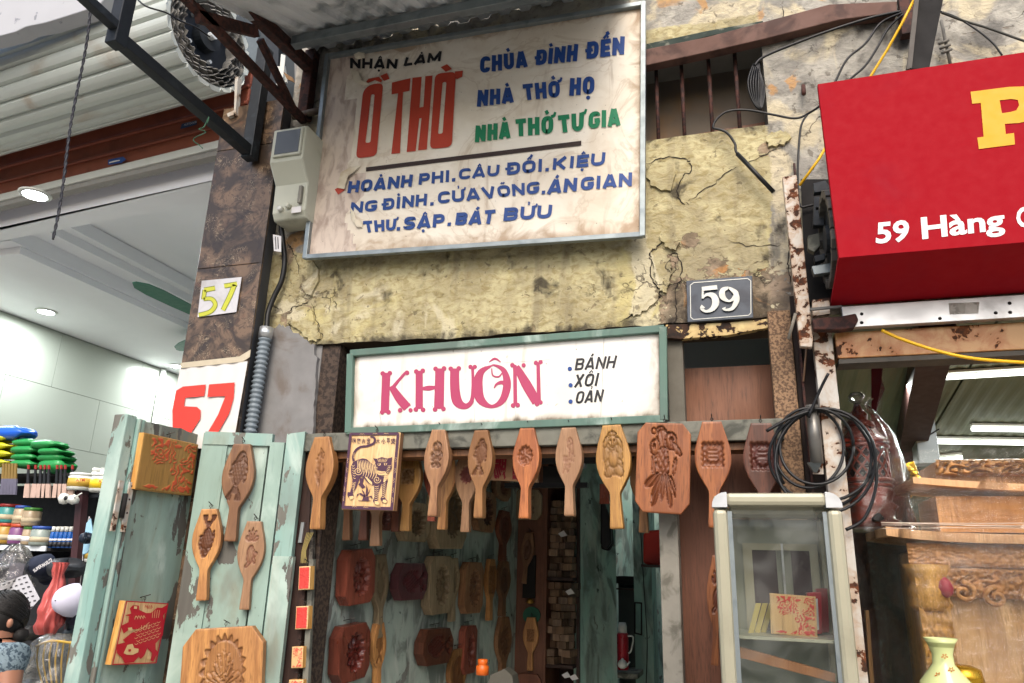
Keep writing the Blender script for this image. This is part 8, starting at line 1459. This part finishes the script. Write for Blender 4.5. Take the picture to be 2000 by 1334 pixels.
Rr = [(.15, .11), (.13, .10), (.14, .10), (.12, .085), .045, .075, .085, .065, .05, .04, .03, .065, .05, .04, .03, .09, .07, .05, .09, .07, .05]
try:
    skinbody('body', V, E_, Rr, skn, pe)
    ct = M_plain('top_blue_grey', '#7d8f98', .85, .3, 60, 0, .5, '#3c4c58', 75, (.50, .56))
    skinbody('blouse', [(bx, YP + .004, .86), (bx, YP + .004, 1.0), (bx, YP + .004, 1.12), (bx, YP + .004, sz - .03), (bx, YP, sz + .02), (bx + .125, YP, sz - .03), (bx + .165, YP - .015, sz - .12), (bx - .125, YP, sz - .03), (bx - .165, YP - .015, sz - .12)], [(0, 1), (1, 2), (2, 3), (3, 4), (3, 5), (5, 6), (3, 7), (7, 8)], [(.165, .125), (.15, .118), (.155, .118), (.125, .095), .068, .078, .068, .078, .068], ct, pe)
    tr_ = M_plain('trousers_dark', '#22242a', .8); skinbody('trousers', V[0:1] + V[15:21], [(0, 1), (1, 2), (2, 3), (0, 4), (4, 5), (5, 6)], [(.17, .13), .105, .085, .065, .105, .085, .065], tr_, pe)
except Exception as ex_: print('skin', ex_)
hm = M_plain('hair_black', '#15110f', .6, .5, 90, 0, 1); V = []; n_, m_ = 26, 16; hc0 = np.array([bx + .015, YP, hz_ + .02])
for i in range(m_ + 1):
    ph = -math.pi / 2 + math.pi * i / m_
    for k in range(n_): t_ = 2 * math.pi * k / n_; V.append(hc0 + np.array([.086 * math.cos(t_) * math.cos(ph), .10 * math.sin(t_) * math.cos(ph) + .016, .112 * math.sin(ph) + .01]) * (1 + .015 * math.sin(k * 5)))
Fc = [(i * n_ + k, i * n_ + (k + 1) % n_, (i + 1) * n_ + (k + 1) % n_, (i + 1) * n_ + k) for i in range(m_) for k in range(n_)]; Vh, Fh = fixn(V, Fc); mk('hair', Vh, Fh, hm, pe, smooth=True)
G_ = []
for k in range(150):
    a0 = -math.pi * .95 + 1.9 * math.pi * random.random(); e0 = random.uniform(-.15, 1.45); pts_ = []
    for t in np.linspace(0, 1, 7):
        aa = a0 * (1 - t) + 1.05 * t; ee = e0 * (1 - t) - .55 * t + .25 * math.sin(t * 3.1); r_ = 1.0 + .035 * random.random() * math.sin(t * 3.1) + .012
        pts_.append(hc0 + np.array([.088 * math.cos(aa) * math.cos(ee), .102 * math.sin(aa) * math.cos(ee) + .016, .114 * math.sin(ee) + .01]) * r_)
    if min(p[1] for p in pts_[:3]) < hc0[1] - .06 and e0 < .5: continue
    G_.append(tubeG(pts_, [.0032, .004, .0022], 4, 2))
V_, F_s = joinG(G_); tag(mk('hair_strands', V_, F_s, hm, pe, smooth=True), kind='stuff')
lathe('hair_bun', np.array([bx + .085, YP + .06, hz_ - .085]), [(.005, 0), (.03, .012), (.038, .035), (.03, .06), (.005, .07)], hm, pe, 16)
ear = lathe('ear', np.array([bx + .115, YP - .03, hz_ - .01]), [(.003, 0), (.010, .006), (.013, .02), (.009, .034), (.002, .038)], skn, pe, 12)
0 and tube('hair_strand', [np.array([bx + .07, YP - .06, hz_ + .05]), np.array([bx + .105, YP - .05, hz_ - .02]), np.array([bx + .10, YP - .03, hz_ - .09])], [.012, .008], hm, pe, 6, 5)
for sgn in (-1, 1): lathe('eye', np.array([bx + .015 + sgn * .032, YP - .088, hz_ + .01]), [(.001, 0), (.010, .003), (.001, .006)], MT['whitev'], pe, 10, (0, -1, 0))
tube('nose', [np.array([bx + .015, YP - .085, hz_ + .012]), np.array([bx + .015, YP - .105, hz_ - .018])], [.006, .012], skn, pe, 8); tube('mouth', [np.array([bx - .01, YP - .083, hz_ - .045]), np.array([bx + .04, YP - .083, hz_ - .045])], .005, M_plain('lips', '#8a4640', .5), pe, 6)
st0 = box('stool', (bx - .2, YP - .18, .4), (bx + .2, YP + .2, .68), M_plain('stool_blue', '#2c4f7a', .5), bevel=.02); tag(st0, 'plastic stool under the woman, below the picture edge', 'stool')
# ------------------------------------------------------------------ opposite side of the street (seen only as reflections)
ob = thing('opposite_house', 'pale house across the street reflected in the cabinet glass', 'building', (0, -14, 0)); box('wall', (-12, -14.5, 0), (12, -14, 4.2), M_plain('house_buff', '#a8a08a', .8, .2, 1.5), ob)
for k in range(6):
    x = -9 + k * 3.2; w1 = box('window', (x, -14.0, 2.9), (x + 1.5, -13.93, 3.9), MT['whitep'], ob); box('pane', (x + .1, -13.925, 3.0), (x + 1.4, -13.92, 3.8), M_plain('pane_dark', '#2c3034', .2) if k == 0 else bpy.data.materials['pane_dark'], w1); box('door', (x, -13.99, 0), (x + 1.8, -13.94, 2.3), M_plain('door_plum', '#4a3236', .5) if k == 0 else bpy.data.materials['door_plum'], ob)
box('canopy', (-12, -13.99, 2.5), (12, -12.8, 2.6), MT['greysteel'], ob)
for o in SC.objects:
    if o.type == 'MESH' and o.parent is None and 'label' not in o.keys() and 'kind' not in o.keys(): print('UNTAGGED', o.name)
